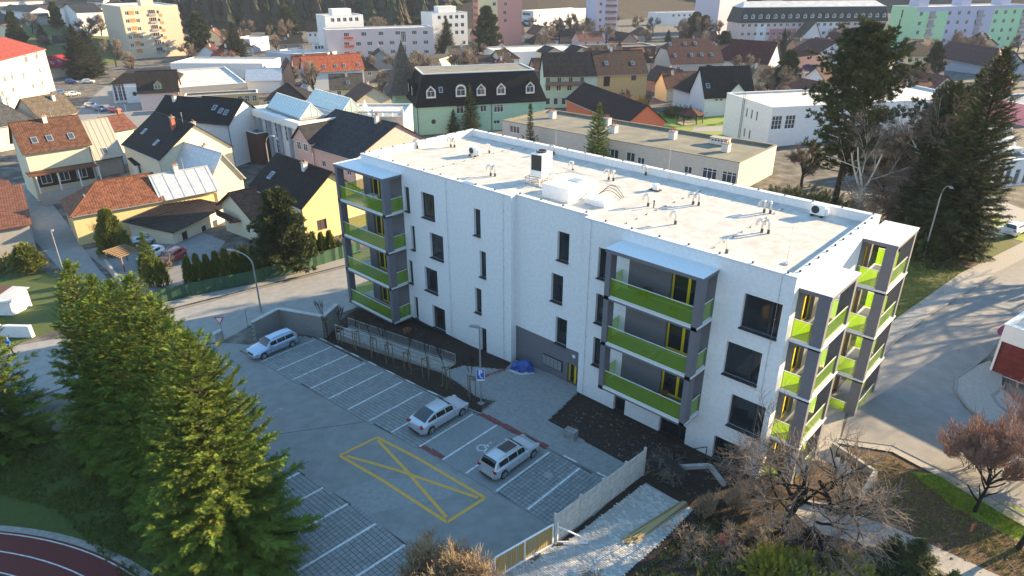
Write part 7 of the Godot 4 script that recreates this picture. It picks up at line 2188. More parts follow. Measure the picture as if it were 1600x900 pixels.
func far_trees() -> void:
	var cone := spruce("dark_spruce", "dark broad spruce beside the tan tower", "spruce", "", P(-284.0, 81.0), 17.0, 5.2, "dark_conifer", "bark", 0.5, 0.04, 2.6)
	var f := func(u: float, v: float, h: float, label: String, wide := 1.0) -> void:
		var d := dup(cone, P(u, v), R(0, TAU), label)
		d.position.y = maxf(d.position.y, hill(u, v))
		d.scale = Vector3(h / 17.0 * wide, h / 17.0, h / 17.0 * wide)
	f.call(-289, 86, 15.0, "second dark spruce just behind the one by the tan tower")
	f.call(-280, 137, 15.0, "dark spruce between the tan tower and the white sheds")
	f.call(-247, 222, 14.5, "dark spruce right of the pale pink block", 0.8)
	f.call(-252, 221, 12.5, "smaller dark spruce beside the pale pink block", 0.8)
	f.call(-365, 92, 8.0, "small dark conifer on the hillside lawn")
	f.call(-355, 100, 7.0, "narrow dark conifer on the hillside lawn above the crimson roof", 0.6)
	f.call(-176, 318, 15.0, "narrow spruce in front of the pale green block", 0.55)
	f.call(-119, 290, 13.0, "dark narrow conifer left of the pale green block", 0.5)
	var green := pine("green_conifer", "big green conifer in front of the pink and yellow tower", "conifer", "", P(-228, 229), 20.0, 6.5, "pine", 0.05, 60)
	for c in green.get_children():
		if c is MultiMeshInstance3D:
			for i in c.multimesh.instance_count:
				c.multimesh.set_instance_transform(i, c.multimesh.get_instance_transform(i).scaled_local(Vector3.ONE * 3.2))
	var g := func(u: float, v: float, h: float, label: String, wide := 1.0) -> void:
		var d := dup(green, P(u, v), R(0, TAU), label)
		d.position.y = maxf(d.position.y, hill(u, v))
		d.scale = Vector3(h / 20.0 * wide, h / 20.0, h / 20.0 * wide)
	g.call(-316, 139, 18.0, "tall green conifer just right of the tan tower")
	g.call(-355, 205, 17.0, "green conifer left of the white office block at the top", 1.2)
	g.call(-392, 300, 16.0, "green conifer behind the pale pink block's left half")
	g.call(-378, 312, 18.0, "green conifer behind the pale pink block's right half")
	g.call(-262, 236, 15.0, "green conifer behind the right end of the pale pink block")
	g.call(-201, 366, 13.0, "broad green conifer left of the long pink block", 1.5)
	g.call(-192, 360, 12.0, "green conifer touching the long pink block", 1.2)
	g.call(-84.5, 213, 11.5, "rounded olive green conifer behind the white flat-roofed building", 1.15)
	g.call(-88, 213, 5.0, "low olive bush left of the rounded conifer", 1.6)
	g.call(-150, 300, 10.0, "dark green round tree at the end of the long pink block", 1.3)
	g.call(-398, 108, 12.0, "green conifer beside the white hillside gable", 0.8)
	g.call(-372, 84, 13.0, "olive conifer on the slope above the school roof", 0.8)
	var o := {"kids": 5, "wig": 0.16, "up": 0.05, "a0": 0.3, "a1": 0.8, "split": 0.06, "min": 0.03, "most": 1500, "l0": 0.5, "l1": 0.78, "from": 0.3, "taper": 0.7}
	var bt := bare("far_bare_tree", "bare tree left of the lavender tower", "tree", "", P(-215, 285), [[Vector3.ZERO, Vector3(0, 1, 0), 5.0, 0.34, 5], [Vector3(0, 3.5, 0), Vector3(0.5, 1, 0.2), 4.0, 0.22, 5], [Vector3(0, 3.5, 0), Vector3(-0.5, 1, -0.3), 4.0, 0.22, 5]], o, "bark", "twig")
	for q in [[-225, 300, 1.2, "bare tree behind the white low block"], [-207, 290, 1.0, "bare tree at the corner of the lavender tower"], [-236, 290, 1.1, "bare tree beside the pink and yellow tower"], [-186, 325, 1.2, "tall bare tree in front of the lavender tower's right face"], [-178, 330, 1.3, "bare tree between the lavender tower and the green conifers"], [-166, 345, 1.1, "bare tree behind the long low block"],
			[-256, 226, 0.8, "small bare tree by the white office block"], [-372, 118, 0.9, "lone bare tree on the hillside lawn"], [-275, 95, 0.8, "bare tan tree right of the dark spruce"], [-305, 150, 0.9, "bare tree left of the white sheds"], [-340, 225, 1.0, "bare tree at the forest edge above the white sheds"], [-322, 240, 1.1, "pale bare tree at the forest edge"],
			[-97, 178, 0.85, "round bare tree in the garden before the dark hip roof"], [-128, 305, 0.9, "bare tree against the pale green block"], [-62, 205, 0.7, "bare tree by the pale slate roof"], [-70, 262, 0.7, "thin bare tree by the yellow villa"], [-110, 165, 0.5, "low bare fruit tree in the garden behind the maroon barn"], [-104, 168, 0.45, "second low bare fruit tree behind the maroon barn"], [-115, 160, 0.45, "third low bare fruit tree by the ochre house"],
			[-390, 95, 0.8, "bare tree among the hillside houses"], [-240, 305, 1.3, "tall bare tree behind the pink and yellow tower"], [-228, 275, 0.9, "bare tree in front of the white low block"], [-36, 103, 0.7, "bare shrubby tree at the corner of the felt roof"], [-33, 112, 0.6, "bare shrub by the white flat-roofed building"]]:
		var d := dup(bt, P(q[0], q[1]), R(0, TAU), q[3])
		d.position.y = maxf(d.position.y, hill(q[0], q[1]))
		d.scale = Vector3.ONE * q[2]
	var placed := 0
	var tries := 0
	while placed < 105 and tries < 4000:
		tries += 1
		var a := deg_to_rad(R(-34.0, 38.0))
		var d := R(190.0, 460.0)
		var u := d * (-0.6807 * cos(a) + 0.7325 * sin(a))
		var v := d * (0.7325 * cos(a) + 0.6807 * sin(a))
		if built_over(u, v, 3.0) or (u < -150 and u > -275 and v > 40 and v < 92):
			continue
		placed += 1
		var o2 := dup(bt, P(u, v), R(0, TAU), "leafless tree among the far houses below the wooded hill")
		o2.set_meta("group", "leafless trees among the far houses")
		o2.position.y = maxf(o2.position.y, hill(u, v))
		o2.scale = Vector3(1, R(0.8, 1.1), 1) * R(0.55, 1.15)
	placed = 0
	while placed < 26 and tries < 8000:
		tries += 1
		var a := deg_to_rad(R(-36.0, 38.0))
		var d := R(200.0, 470.0)
		var u := d * (-0.6807 * cos(a) + 0.7325 * sin(a))
		var v := d * (0.7325 * cos(a) + 0.6807 * sin(a))
		if built_over(u, v, 4.0) or (u < -150 and u > -275 and v > 40 and v < 92):
			continue
		placed += 1
		var o2 := dup(green if placed % 2 else cone, P(u, v), R(0, TAU), "evergreen tree among the far houses below the wooded hill")
		o2.set_meta("group", "evergreen trees among the far houses")
		o2.position.y = maxf(o2.position.y, hill(u, v))
		o2.scale = Vector3(1, 1, 1) * R(0.3, 0.65)
	leafy("hedge", "dark green clipped hedge behind the garden pavilion", "hedge", "", P(-88, 158), 5.5, 2.0, 700, "bush_green", 1.0)
	leafy("bush", "yellow leafless bush by the ochre house", "bush", "", P(-104, 163), 2.6, 3.4, 500, "twig_tan2", 0.9)


func grass() -> void:
	var m := MB.new()
	var r := RandomNumberGenerator.new()
	r.seed = 2
	for i in 9:
		var a := r.randf_range(0, TAU)
		var f := Vector3(cos(a), 0, sin(a)) * r.randf_range(0.0, 0.09)
		m.tri(f + Vector3(-0.009, 0, 0), f + Vector3(0.009, 0, 0), f * 2.2 + Vector3(r.randf_range(-0.03, 0.03), r.randf_range(0.07, 0.14), r.randf_range(-0.03, 0.03)))
	var mesh := m.mesh()
	for q in [["grass", [[-5.0, 44.2], [-3.6, 45.2], [4, 45], [8, 43], [6, 41.4], [1.7, 42.0], [-2.1, 42.6]], 5200, Color(1.5, 1.5, 0.8), 1.0], ["grass", [[-12.2, 53], [-12.1, 67.0], [-9.2, 85.2], [-13.2, 84.5], [-23, 88], [-24, 60]], 9000, Color(1.3, 1.0, 1.0), 1.0],
			["grass", [[-75, 1], [-60, 4.8], [-52, 8.4], [-31, 8.0], [-24, 8.6], [-24, 2], [-34, 5.4], [-44, 4.6], [-50, 2]], 14000, Color(0.8, 0.75, 0.7), 1.2], ["weeds", [[-16.5, 18], [-13.5, 24], [-13.2, 31], [-9, 33], [-4, 32], [4, 30], [4, 16]], 6000, Color(1.2, 0.9, 0.9), 1.6], ["weeds", [[-9.0, 42.6], [-6.3, 45], [1, 42], [6, 41], [6, 38.5], [-4, 38.6], [-8.6, 37.6]], 2200, Color(1.4, 1.0, 1.1), 1.0]]:
		var pp := PackedVector2Array()
		var lo := Vector2(1e9, 1e9)
		var hi := -lo
		for p in q[1]:
			pp.append(Vector2(p[0], p[1]))
			lo = lo.min(pp[-1])
			hi = hi.max(pp[-1])
		var xf := []
		var cl := PackedColorArray()
		var n1 := FastNoiseLite.new()
		n1.frequency = 0.35
		while xf.size() < q[2]:
			var p := Vector2(R(lo.x, hi.x), R(lo.y, hi.y))
			if not Geometry2D.is_point_in_polygon(p, pp) or n1.get_noise_2d(p.x, p.y) < R(-0.5, 0.1):
				continue
			xf.append(Transform3D(Basis(Vector3.UP, R(0, TAU)).scaled(Vector3.ONE * R(0.7, 1.5) * q[4]), P(p.x, p.y, 0.015)))
			var t := R(0.6, 1.2)
			cl.append(Color(q[3].r * t * R(0.8, 1.3), q[3].g * t, q[3].b * t))
		var s := stuff(q[0], mesh, "grass_blade", xf, null, cl)
		meta(s, "short grass and weeds growing on the open ground", q[0])
	# clods and stones on the bare earth
	var cm := MB.new()
	for i in 8:
		var a := TAU * i / 8.0
		var b := TAU * (i + 1) / 8.0
		cm.tri(Vector3(cos(a), 0, sin(a)), Vector3(0, 0.62, 0), Vector3(cos(b), 0, sin(b)))
	var cx := []
	var cc := PackedColorArray()
	for q in [[[-18.0, 16, -3, 31], 2600], [[-26.0, 32.2, -13.5, 36.4], 1300], [[-53, 29, -31, 36], 1500], [[-9, 37.5, 6, 42.5], 1200], [[-35.2, 27.9, -34.0, 28.6], 45], [[-42.2, 25.6, -40.6, 26.6], 40], [[-29.5, 13.2, -28.6, 13.9], 60], [[-24.5, 18.5, -21.5, 19.3], 60]]:
		for i in q[1]:
			var u := R(q[0][0], q[0][2])
			var v := R(q[0][1], q[0][3])
			var s := 0.02 + 0.10 * pow(R(0, 1), 6)
			if u < -13.6 and v < 31.6 and u > -20:
				continue
			if u < -30 and v > 28.8 and (v < 29.3 + (u + 50) * 0.06 or v > 34.6 and u > -40 or (v > 29.6 + 0.155 * (u + 50) - 0.2 and v < 29.6 + 0.155 * (u + 50) + 2.2)):
				continue
			cx.append(Transform3D(Basis(Vector3(R(-1, 1), R(-1, 1), R(-1, 1)).normalized(), R(-0.5, 0.5)) * Basis(Vector3.UP, R(0, TAU)).scaled(Vector3(s, s * R(0.5, 1.1), s * R(0.6, 1.3))), P(u, v, 0.015)))
			var t := R(0.04, 0.11)
			cc.append(Color(t * 1.1, t * 0.95, t * 0.8))
	var cl2 := stuff("soil_clods", cm.mesh(), "paver", cx, null, cc)
	meta(cl2, "loose clods and stones on the bare earth", "soil")


# ------------------------------------------------------------------ vehicles
# a car 4.6 m long with its nose towards +x; kind: liftback, estate, hatch
func car_top(x: float, s: Dictionary) -> float:  # shoulder and bonnet line
	var p: Array = s.line
	for i in p.size() - 1:
		if x <= p[i + 1][0]:
			var f: float = clampf((x - p[i][0]) / (p[i + 1][0] - p[i][0]), 0, 1)
			f = f * f * (3 - 2 * f)
			return lerpf(p[i][1], p[i + 1][1], f)
	return p[-1][1]


func gh_point(x: float, k: float, sgn: float, s: Dictionary, off := 0.0) -> Vector3:  # the cabin: k = 0 at the shoulder, 1 on the roof's centre line
	var belt := car_top(x, s) - 0.02
	var f := 1.0
	if x > s.rf:
		f = 1.0 - (x - s.rf) / (s.ws - s.rf)
	elif x < s.rr:
		f = 1.0 - (s.rr - x) / (s.rr - s.rg)
	f = clampf(f, 0.0, 1.0)
	var mid: float = (s.rf + s.rr) / 2
	var crown: float = s.roof - 0.05 * pow((x - mid) / 1.3, 2)
	var top := lerpf(belt, crown, sin(f * PI / 2) if f < 1.0 else 1.0)
	var wb := 0.80 - 0.04 * absf(x) * 0.5
	var wr := lerpf(wb - 0.06, 0.60, f)
	var y: float
	var z: float
	if k < 0.5:
		var q := k / 0.5
		z = lerpf(wb, wr, q) + 0.03 * sin(q * PI)
		y = lerpf(belt, top - 0.07 * f, q)
	elif k < 0.62:
		var q := (k - 0.5) / 0.12
		z = lerpf(wr, wr - 0.1, q)
		y = lerpf(top - 0.07 * f, top - 0.005, sin(q * PI / 2))
	else:
		var q := (k - 0.62) / 0.38
		z = lerpf(wr - 0.1, 0.0, q)
		y = top - 0.005 + 0.025 * f * sin(q * PI / 2)
	var p := Vector3(x, y, z * sgn)
	if off != 0.0:
		p += Vector3(0.3 * (1.0 if x > mid else -1.0) * (1.0 - f), 0.35 + k, sgn * (1.0 - k)).normalized() * off
	return p


func gh_patch(mb: MB, x0: float, x1: float, k0: float, k1: float, sgn: float, s: Dictionary, off: float, nx := 6, nk := 3, both := false) -> void:
	for i in nx:
		for j in nk:
			var xa := lerpf(x0, x1, float(i) / nx)
			var xb := lerpf(x0, x1, float(i + 1) / nx)
			var ka := lerpf(k0, k1, float(j) / nk)
			var kb := lerpf(k0, k1, float(j + 1) / nk)
			for sg in ([1.0, -1.0] if both else [sgn]):
				var a := gh_point(xa, ka, sg, s, off)
				var b := gh_point(xb, ka, sg, s, off)
				var c := gh_point(xb, kb, sg, s, off)
				var d := gh_point(xa, kb, sg, s, off)
				if sg > 0:
					mb.quad(a, b, c, d)
				else:
					mb.quad(b, a, d, c)


func smooth(mb: MB) -> ArrayMesh:
	var st := SurfaceTool.new()
	st.begin(Mesh.PRIMITIVE_TRIANGLES)
	st.set_smooth_group(0)
	for i in mb.ix:
		st.add_vertex(mb.v[i])
	st.generate_normals()
	st.index()
	return st.commit()


func make_car(nm: String, label: String, grp: String, kind: String, paint: String, roof_dark := false) -> Node3D:
	var s: Dictionary = {
		"liftback": {"line": [[-2.32, 0.55], [-2.2, 0.86], [-1.85, 1.0], [-0.4, 0.96], [0.95, 0.93], [1.6, 0.85], [2.05, 0.73], [2.3, 0.52]], "ws": 1.05, "rf": 0.35, "rr": -0.85, "rg": -1.98, "roof": 1.44},
		"estate": {"line": [[-2.30, 0.55], [-2.24, 0.80], [-2.0, 0.98], [-0.4, 0.96], [0.95, 0.93], [1.6, 0.86], [2.05, 0.74], [2.3, 0.52]], "ws": 1.05, "rf": 0.38, "rr": -1.78, "rg": -2.24, "roof": 1.47},
		"hatch": {"line": [[-1.95, 0.55], [-1.9, 0.85], [-1.7, 0.98], [-0.3, 0.97], [0.95, 0.94], [1.5, 0.86], [1.85, 0.74], [2.0, 0.52]], "ws": 1.1, "rf": 0.42, "rr": -1.3, "rg": -1.86, "roof": 1.48},
	}[kind]
	var x0: float = s.line[0][0]
	var x1: float = s.line[-1][0]
	var wx := [x0 + 0.86, x1 - 0.86]
	var t := thing(nm, label, "car", Vector3.ZERO, 0.0, grp)
	var body := MB.new()
	var n := 40
	var ring := func(x: float) -> Array:
		var e := minf((x - x0) / 0.5, (x1 - x) / 0.6)
		var w := 0.89 * (1.0 - 0.30 * pow(1.0 - clampf(e, 0, 1), 2.2))
		var top := car_top(x, s)
		var bot := 0.20 + 0.10 * pow(1.0 - clampf(e, 0, 1), 2)
		var arch := 0.0
		for c in wx:
			arch = maxf(arch, sqrt(maxf(0.0, 1.0 - pow((x - c) / 0.37, 2))))
		var low := maxf(bot, 0.31 + 0.36 * arch if arch > 0.0 else bot)
		return [Vector3(x, bot + 0.02, w * 0.6), Vector3(x, low if arch > 0.0 else bot, w * 0.95), Vector3(x, lerpf(low, top, 0.2), w), Vector3(x, lerpf(low, top, 0.6), w * 1.005), Vector3(x, top - 0.10, w * 0.985), Vector3(x, top - 0.035, w * 0.945), Vector3(x, top, w * 0.86), Vector3(x, top + 0.02, w * 0.5), Vector3(x, top + 0.03, 0)]
	var last: Array = []
	for i in n + 1:
		var f := float(i) / n
		var x := lerpf(x0, x1, f)
		var r: Array = ring.call(x)
		if i:
			for j in r.size() - 1:
				body.quad(last[j], r[j], r[j + 1], last[j + 1])
				var m := func(p: Vector3) -> Vector3: return Vector3(p.x, p.y, -p.z)
				body.quad(m.call(r[j]), m.call(last[j]), m.call(last[j + 1]), m.call(r[j + 1]))
		if i == 0 or i == n:
			for j in r.size() - 1:
				var p: Vector3 = r[j]
				var q: Vector3 = r[j + 1]
				body.quad(p, q, Vector3(q.x, q.y, -q.z), Vector3(p.x, p.y, -p.z))
		last = r
	var cab := MB.new()
	gh_patch(cab, s.rg, s.ws, 0.0, 1.0, 1.0, s, 0.0, 30, 10, true)
	for i in cab.ix:
		body.ix.append(i + body.v.size())
	body.v.append_array(cab.v)
	obj("body", smooth(body), paint, t)
	var under := boxmesh(Vector3((x0 + x1) / 2, 0.32, 0), Vector3(x1 - x0 - 0.5, 0.22, 1.45))
	obj("underbody", under, "car_trim", t)
	# windows
	var g := MB.new()
	gh_patch(g, s.rf + 0.06, s.ws - 0.05, 0.56, 1.0, 1.0, s, 0.008, 8, 6, true)
	obj("windscreen", smooth(g), "car_glass", t)
	g = MB.new()
	gh_patch(g, s.rg + 0.12, s.rr - 0.03, 0.56, 1.0, 1.0, s, 0.008, 6, 6, true)
	obj("rear_window", smooth(g), "car_glass", t)
	var cuts := [[s.ws - 0.42, 0.0], [-0.07, -0.86], [-0.93, maxf(s.rg + 0.35, -1.75)]]
	if kind == "hatch":
		cuts = [[s.ws - 0.4, 0.0], [-0.07, -1.0]]
	for sg in [1.0, -1.0]:
		for q in cuts:
			g = MB.new()
			gh_patch(g, q[1], q[0], 0.06, 0.42, sg, s, 0.008, 6, 3)
			obj("side_window", smooth(g), "car_glass", t)
		if kind == "estate":
			var rl := MB.new()
			var pl := []
			for i in 7:
				pl.append(gh_point(lerpf(-1.7, 0.25, i / 6.0), 0.6, sg, s) + Vector3(0, 0.05 if i in [1, 2, 3, 4, 5] else 0.0, 0))
			rl.tube(pl, pl.map(func(_p): return 0.016), 5)
			obj("roof_rail", rl.mesh(), "steel" if roof_dark else "car_trim", t)
		var mr := obj("mirror", boxmesh(Vector3(s.ws - 0.42, 0.99, sg * 0.95), Vector3(0.14, 0.13, 0.2)), paint, t)
		for x in [0.0, -0.9]:
			if kind == "hatch" and x < -0.5:
				continue
			obj("door_handle", boxmesh(Vector3(x - 0.08, 0.83, sg * 0.893), Vector3(0.17, 0.025, 0.03)), paint, t)
		var sm := MB.new()
		for x in ([0.75, -0.06, -0.95] if kind != "hatch" else [0.75, -0.1]):
			sm.box(Vector3(x, 0.62, sg * 0.8945), Vector3(0.012, 0.56, 0.004))
		sm.box(Vector3(0.0, 0.33, sg * 0.88), Vector3(1.9, 0.06, 0.04))
		obj("door_seam", sm.mesh(), "car_trim", t)
		obj("headlight", boxmesh(Vector3(x1 - 0.24, 0.66, sg * 0.62), Vector3(0.26, 0.13, 0.34), Basis(Vector3.UP, sg * 0.45) * Basis(Vector3.BACK, -0.35)), "lamp_clear", t)
		obj("tail_light", boxmesh(Vector3(x0 + 0.13, 0.84, sg * 0.66), Vector3(0.16, 0.15, 0.30), Basis(Vector3.UP, -sg * 0.35)), "tail_red", t)
		for c in wx:
			var wh := obj("wheel", mcache["tyre"] if mcache.has("tyre") else tyre_mesh(), "rubber", t)
			wh.transform = Transform3D(Basis(Vector3.RIGHT, Vector3.BACK * sg, Vector3.DOWN * sg), Vector3(c, 0.32, sg * 0.80))
			obj("rim", mcache["rim"], "rim_alloy", wh)
			obj("hub_shade", mcache["hub"], "car_trim", wh)
	if roof_dark:
		g = MB.new()
		gh_patch(g, -0.85, 0.3, 0.68, 1.0, 1.0, s, 0.006, 6, 4, true)
		obj("sunroof", smooth(g), "car_glass", t)
	obj("number_plate", boxmesh(Vector3(x0 - 0.005, 0.62, 0), Vector3(0.02, 0.11, 0.5)), "paint_white", t)
	obj("number_plate", boxmesh(Vector3(x1 + 0.005, 0.40, 0), Vector3(0.02, 0.11, 0.5)), "paint_white", t)
	obj("radiator_grille", boxmesh(Vector3(x1 - 0.06, 0.6, 0), Vector3(0.1, 0.12, 0.75)), "car_trim", t)
	obj("bumper_trim", boxmesh(Vector3(x0 + 0.05, 0.34, 0), Vector3(0.14, 0.1, 1.15)), "car_trim", t)
	return t


func tyre_mesh() -> ArrayMesh:
	mcache["tyre"] = lathe([[0.2, -0.1], [0.28, -0.105], [0.315, -0.08], [0.325, 0.0], [0.315, 0.08], [0.28, 0.105], [0.215, 0.10], [0.21, 0.05]], 22)
	var m := MB.new()
	for i in 5:
		var a := TAU * i / 5.0
		m.bar(Vector3(0.04 * cos(a), 0.085, 0.04 * sin(a)), Vector3(0.2 * cos(a), 0.09, 0.2 * sin(a)), 0.075, 0.02, Vector3.UP)
	for i in 22:
		var a := TAU * i / 22.0
		var b := TAU * (i + 1) / 22.0
		m.quad(Vector3(0.19 * sin(a), 0.098, 0.19 * cos(a)), Vector3(0.22 * sin(a), 0.104, 0.22 * cos(a)), Vector3(0.22 * sin(b), 0.104, 0.22 * cos(b)), Vector3(0.19 * sin(b), 0.098, 0.19 * cos(b)))
	m.box(Vector3(0, 0.085, 0), Vector3(0.1, 0.03, 0.1))
	mcache["rim"] = m.mesh()
	mcache["hub"] = lathe([[0.0, 0.05], [0.21, 0.05], [0.21, 0.055], [0.0, 0.056]], 18)
	return mcache["tyre"]


func vehicles() -> void:
	var c := make_car("parked_car", "blue silver estate car alone in the top left bay by the block wall", "", "estate", "paint_silver_blue")
	c.position = P(-53.0, 24.9, 0.075)
	c.rotation.y = -PI / 2 + 0.02
	var l := make_car("parked_car", "silver liftback car with a dark rear window in the middle bay", "", "liftback", "paint_silver")
	l.position = P(-32.35, 26.9, 0.075)
	l.rotation.y = PI / 2
	l.scale = Vector3.ONE * 1.04
	var e := make_car("parked_car", "silver estate car with a dark glass roof beside the wheelchair marking", "", "estate", "paint_silver", true)
	e.position = P(-25.15, 26.85, 0.065)
	e.rotation.y = PI / 2
	var h := make_car("parked_car", "small silver hatchback against the yellow wall of the corner house", "", "hatch", "paint_silver")
	h.position = P(-99.2, 30.6, 0.03)
	h.rotation.y = deg_to_rad(75)
	var w := make_car("parked_car", "white hatchback half hidden behind the small pale spruce", "", "hatch", "paint_car_white")
	w.position = P(-91.5, 28.6, 0.03)
	w.rotation.y = deg_to_rad(-60)
	var r := make_car("parked_car", "red hatchback beside the white one in the yard", "", "hatch", "paint_car_red")
	r.position = P(-88.0, 30.0, 0.03)
	r.rotation.y = deg_to_rad(-60)
	var b := make_car("parked_car", "dark blue hatchback cut by the left edge behind the spruces", "", "hatch", "paint_car_blue")
	b.position = P(-63.4, 6.2, 0.03)
	b.rotation.y = deg_to_rad(35)
	for q in [[w, -270.0, 78.0, 60.0, "white car in the far car park right of the school"], [b, -274.0, 74.0, 60.0, "dark blue car in the far car park right of the school"], [r, -207.0, 120.5, 20.0, "red car in the alley behind the arched dormer house"], [w, -203.5, 121.5, 20.0, "white car parked before the long white wall of the orange roof"], [b, -252.0, 64.0, 100.0, "dark car at the school corner"], [h, -246.0, 66.0, 100.0, "silver car at the school corner"], [h, -221.0, 63.0, 20.0, "silver car on the square before the porthole wall"],
			[b, -214.0, 63.0, 20.0, "blue car on the square before the porthole wall"], [r, -209.0, 65.0, 20.0, "dark red car on the square near the street lamp"], [w, -8.7, 101.8, 80.0, "white car behind the white garden wall at the right"]]:
		var d := dup(q[0], P(q[1], q[2], 0.04), deg_to_rad(q[3]), q[4])
		d.remove_meta("group")


# ------------------------------------------------------------------ street things
func lamp_post(label: String, at: Vector3, h: float, arm: Vector3, style: String) -> Node3D:
	var t := thing("street_lamp", label, "street lamp", at)
	var m := MB.new()
	if style == "straight":
		m.tube([Vector3.ZERO, Vector3(0, h, 0)], [0.075, 0.055], 10)
	else:
		var pts := [Vector3.ZERO, Vector3(0, h * 0.80, 0)]
		for i in 6:
			var a := PI / 2 * (i + 1) / 6.0
			pts.append(Vector3(0, h * 0.80, 0) + arm * (1.0 - cos(a)) + Vector3.UP * h * 0.2 * sin(a))
		var rad := []
		for i in pts.size():
			rad.append(lerpf(0.09, 0.04, float(i) / (pts.size() - 1)))
		m.tube(pts, rad, 9)
	obj("pole", m.mesh(), "lamp_grey", t)
	obj("base_plate", boxmesh(Vector3(0, 0.04, 0), Vector3(0.4, 0.08, 0.4)), "concrete", t)
	var d := arm.normalized()
	var b := Basis(d, Vector3.UP, d.cross(Vector3.UP))
	var hp := Vector3(0, h, 0) + (arm * 0.5 if style == "straight" else arm + d * 0.25)
	var hd := MB.new()
	hd.box(hp, Vector3(0.75, 0.09, 0.3), b)
	hd.box(hp + Vector3(0, 0.07, 0), Vector3(0.5, 0.06, 0.22), b)
	if style == "straight":
		hd.box(Vector3(0, h, 0) + arm * 0.1, Vector3(arm.length() * 0.4, 0.05, 0.06), b)
	obj("lamp_head", hd.mesh(), "lamp_grey", t)
	obj("lens", boxmesh(hp - Vector3(0, 0.055, 0), Vector3(0.55, 0.03, 0.22), b), "lamp_lens", t)
	return t


func sign_plate(parent: Node, nm: String, pts: Array, at: Vector3, facing: float, m: String, th := 0.012) -> MeshInstance3D:  # a flat plate with the outline pts (x, y)
	var mb := MB.new()
	var p3 := pts.map(func(p): return Vector3(p.x, p.y, th))
	mb.slab(p3, th)
	var o := obj(nm, mb.mesh(), m, parent)
	o.position = at
	o.rotation.y = facing
	return o


func disc(r: float, n := 24) -> Array:
	var out := []
	for i in n:
		out.append(Vector2(r * cos(TAU * i / n), r * sin(TAU * i / n)))
	return out


func sign_text(parent: Node, s: String, size: float, at: Vector3, facing: float, m: String) -> void:
	var o := obj("lettering", text(s, size, 0.006), m, parent)
	o.position = at
	o.rotation.y = facing


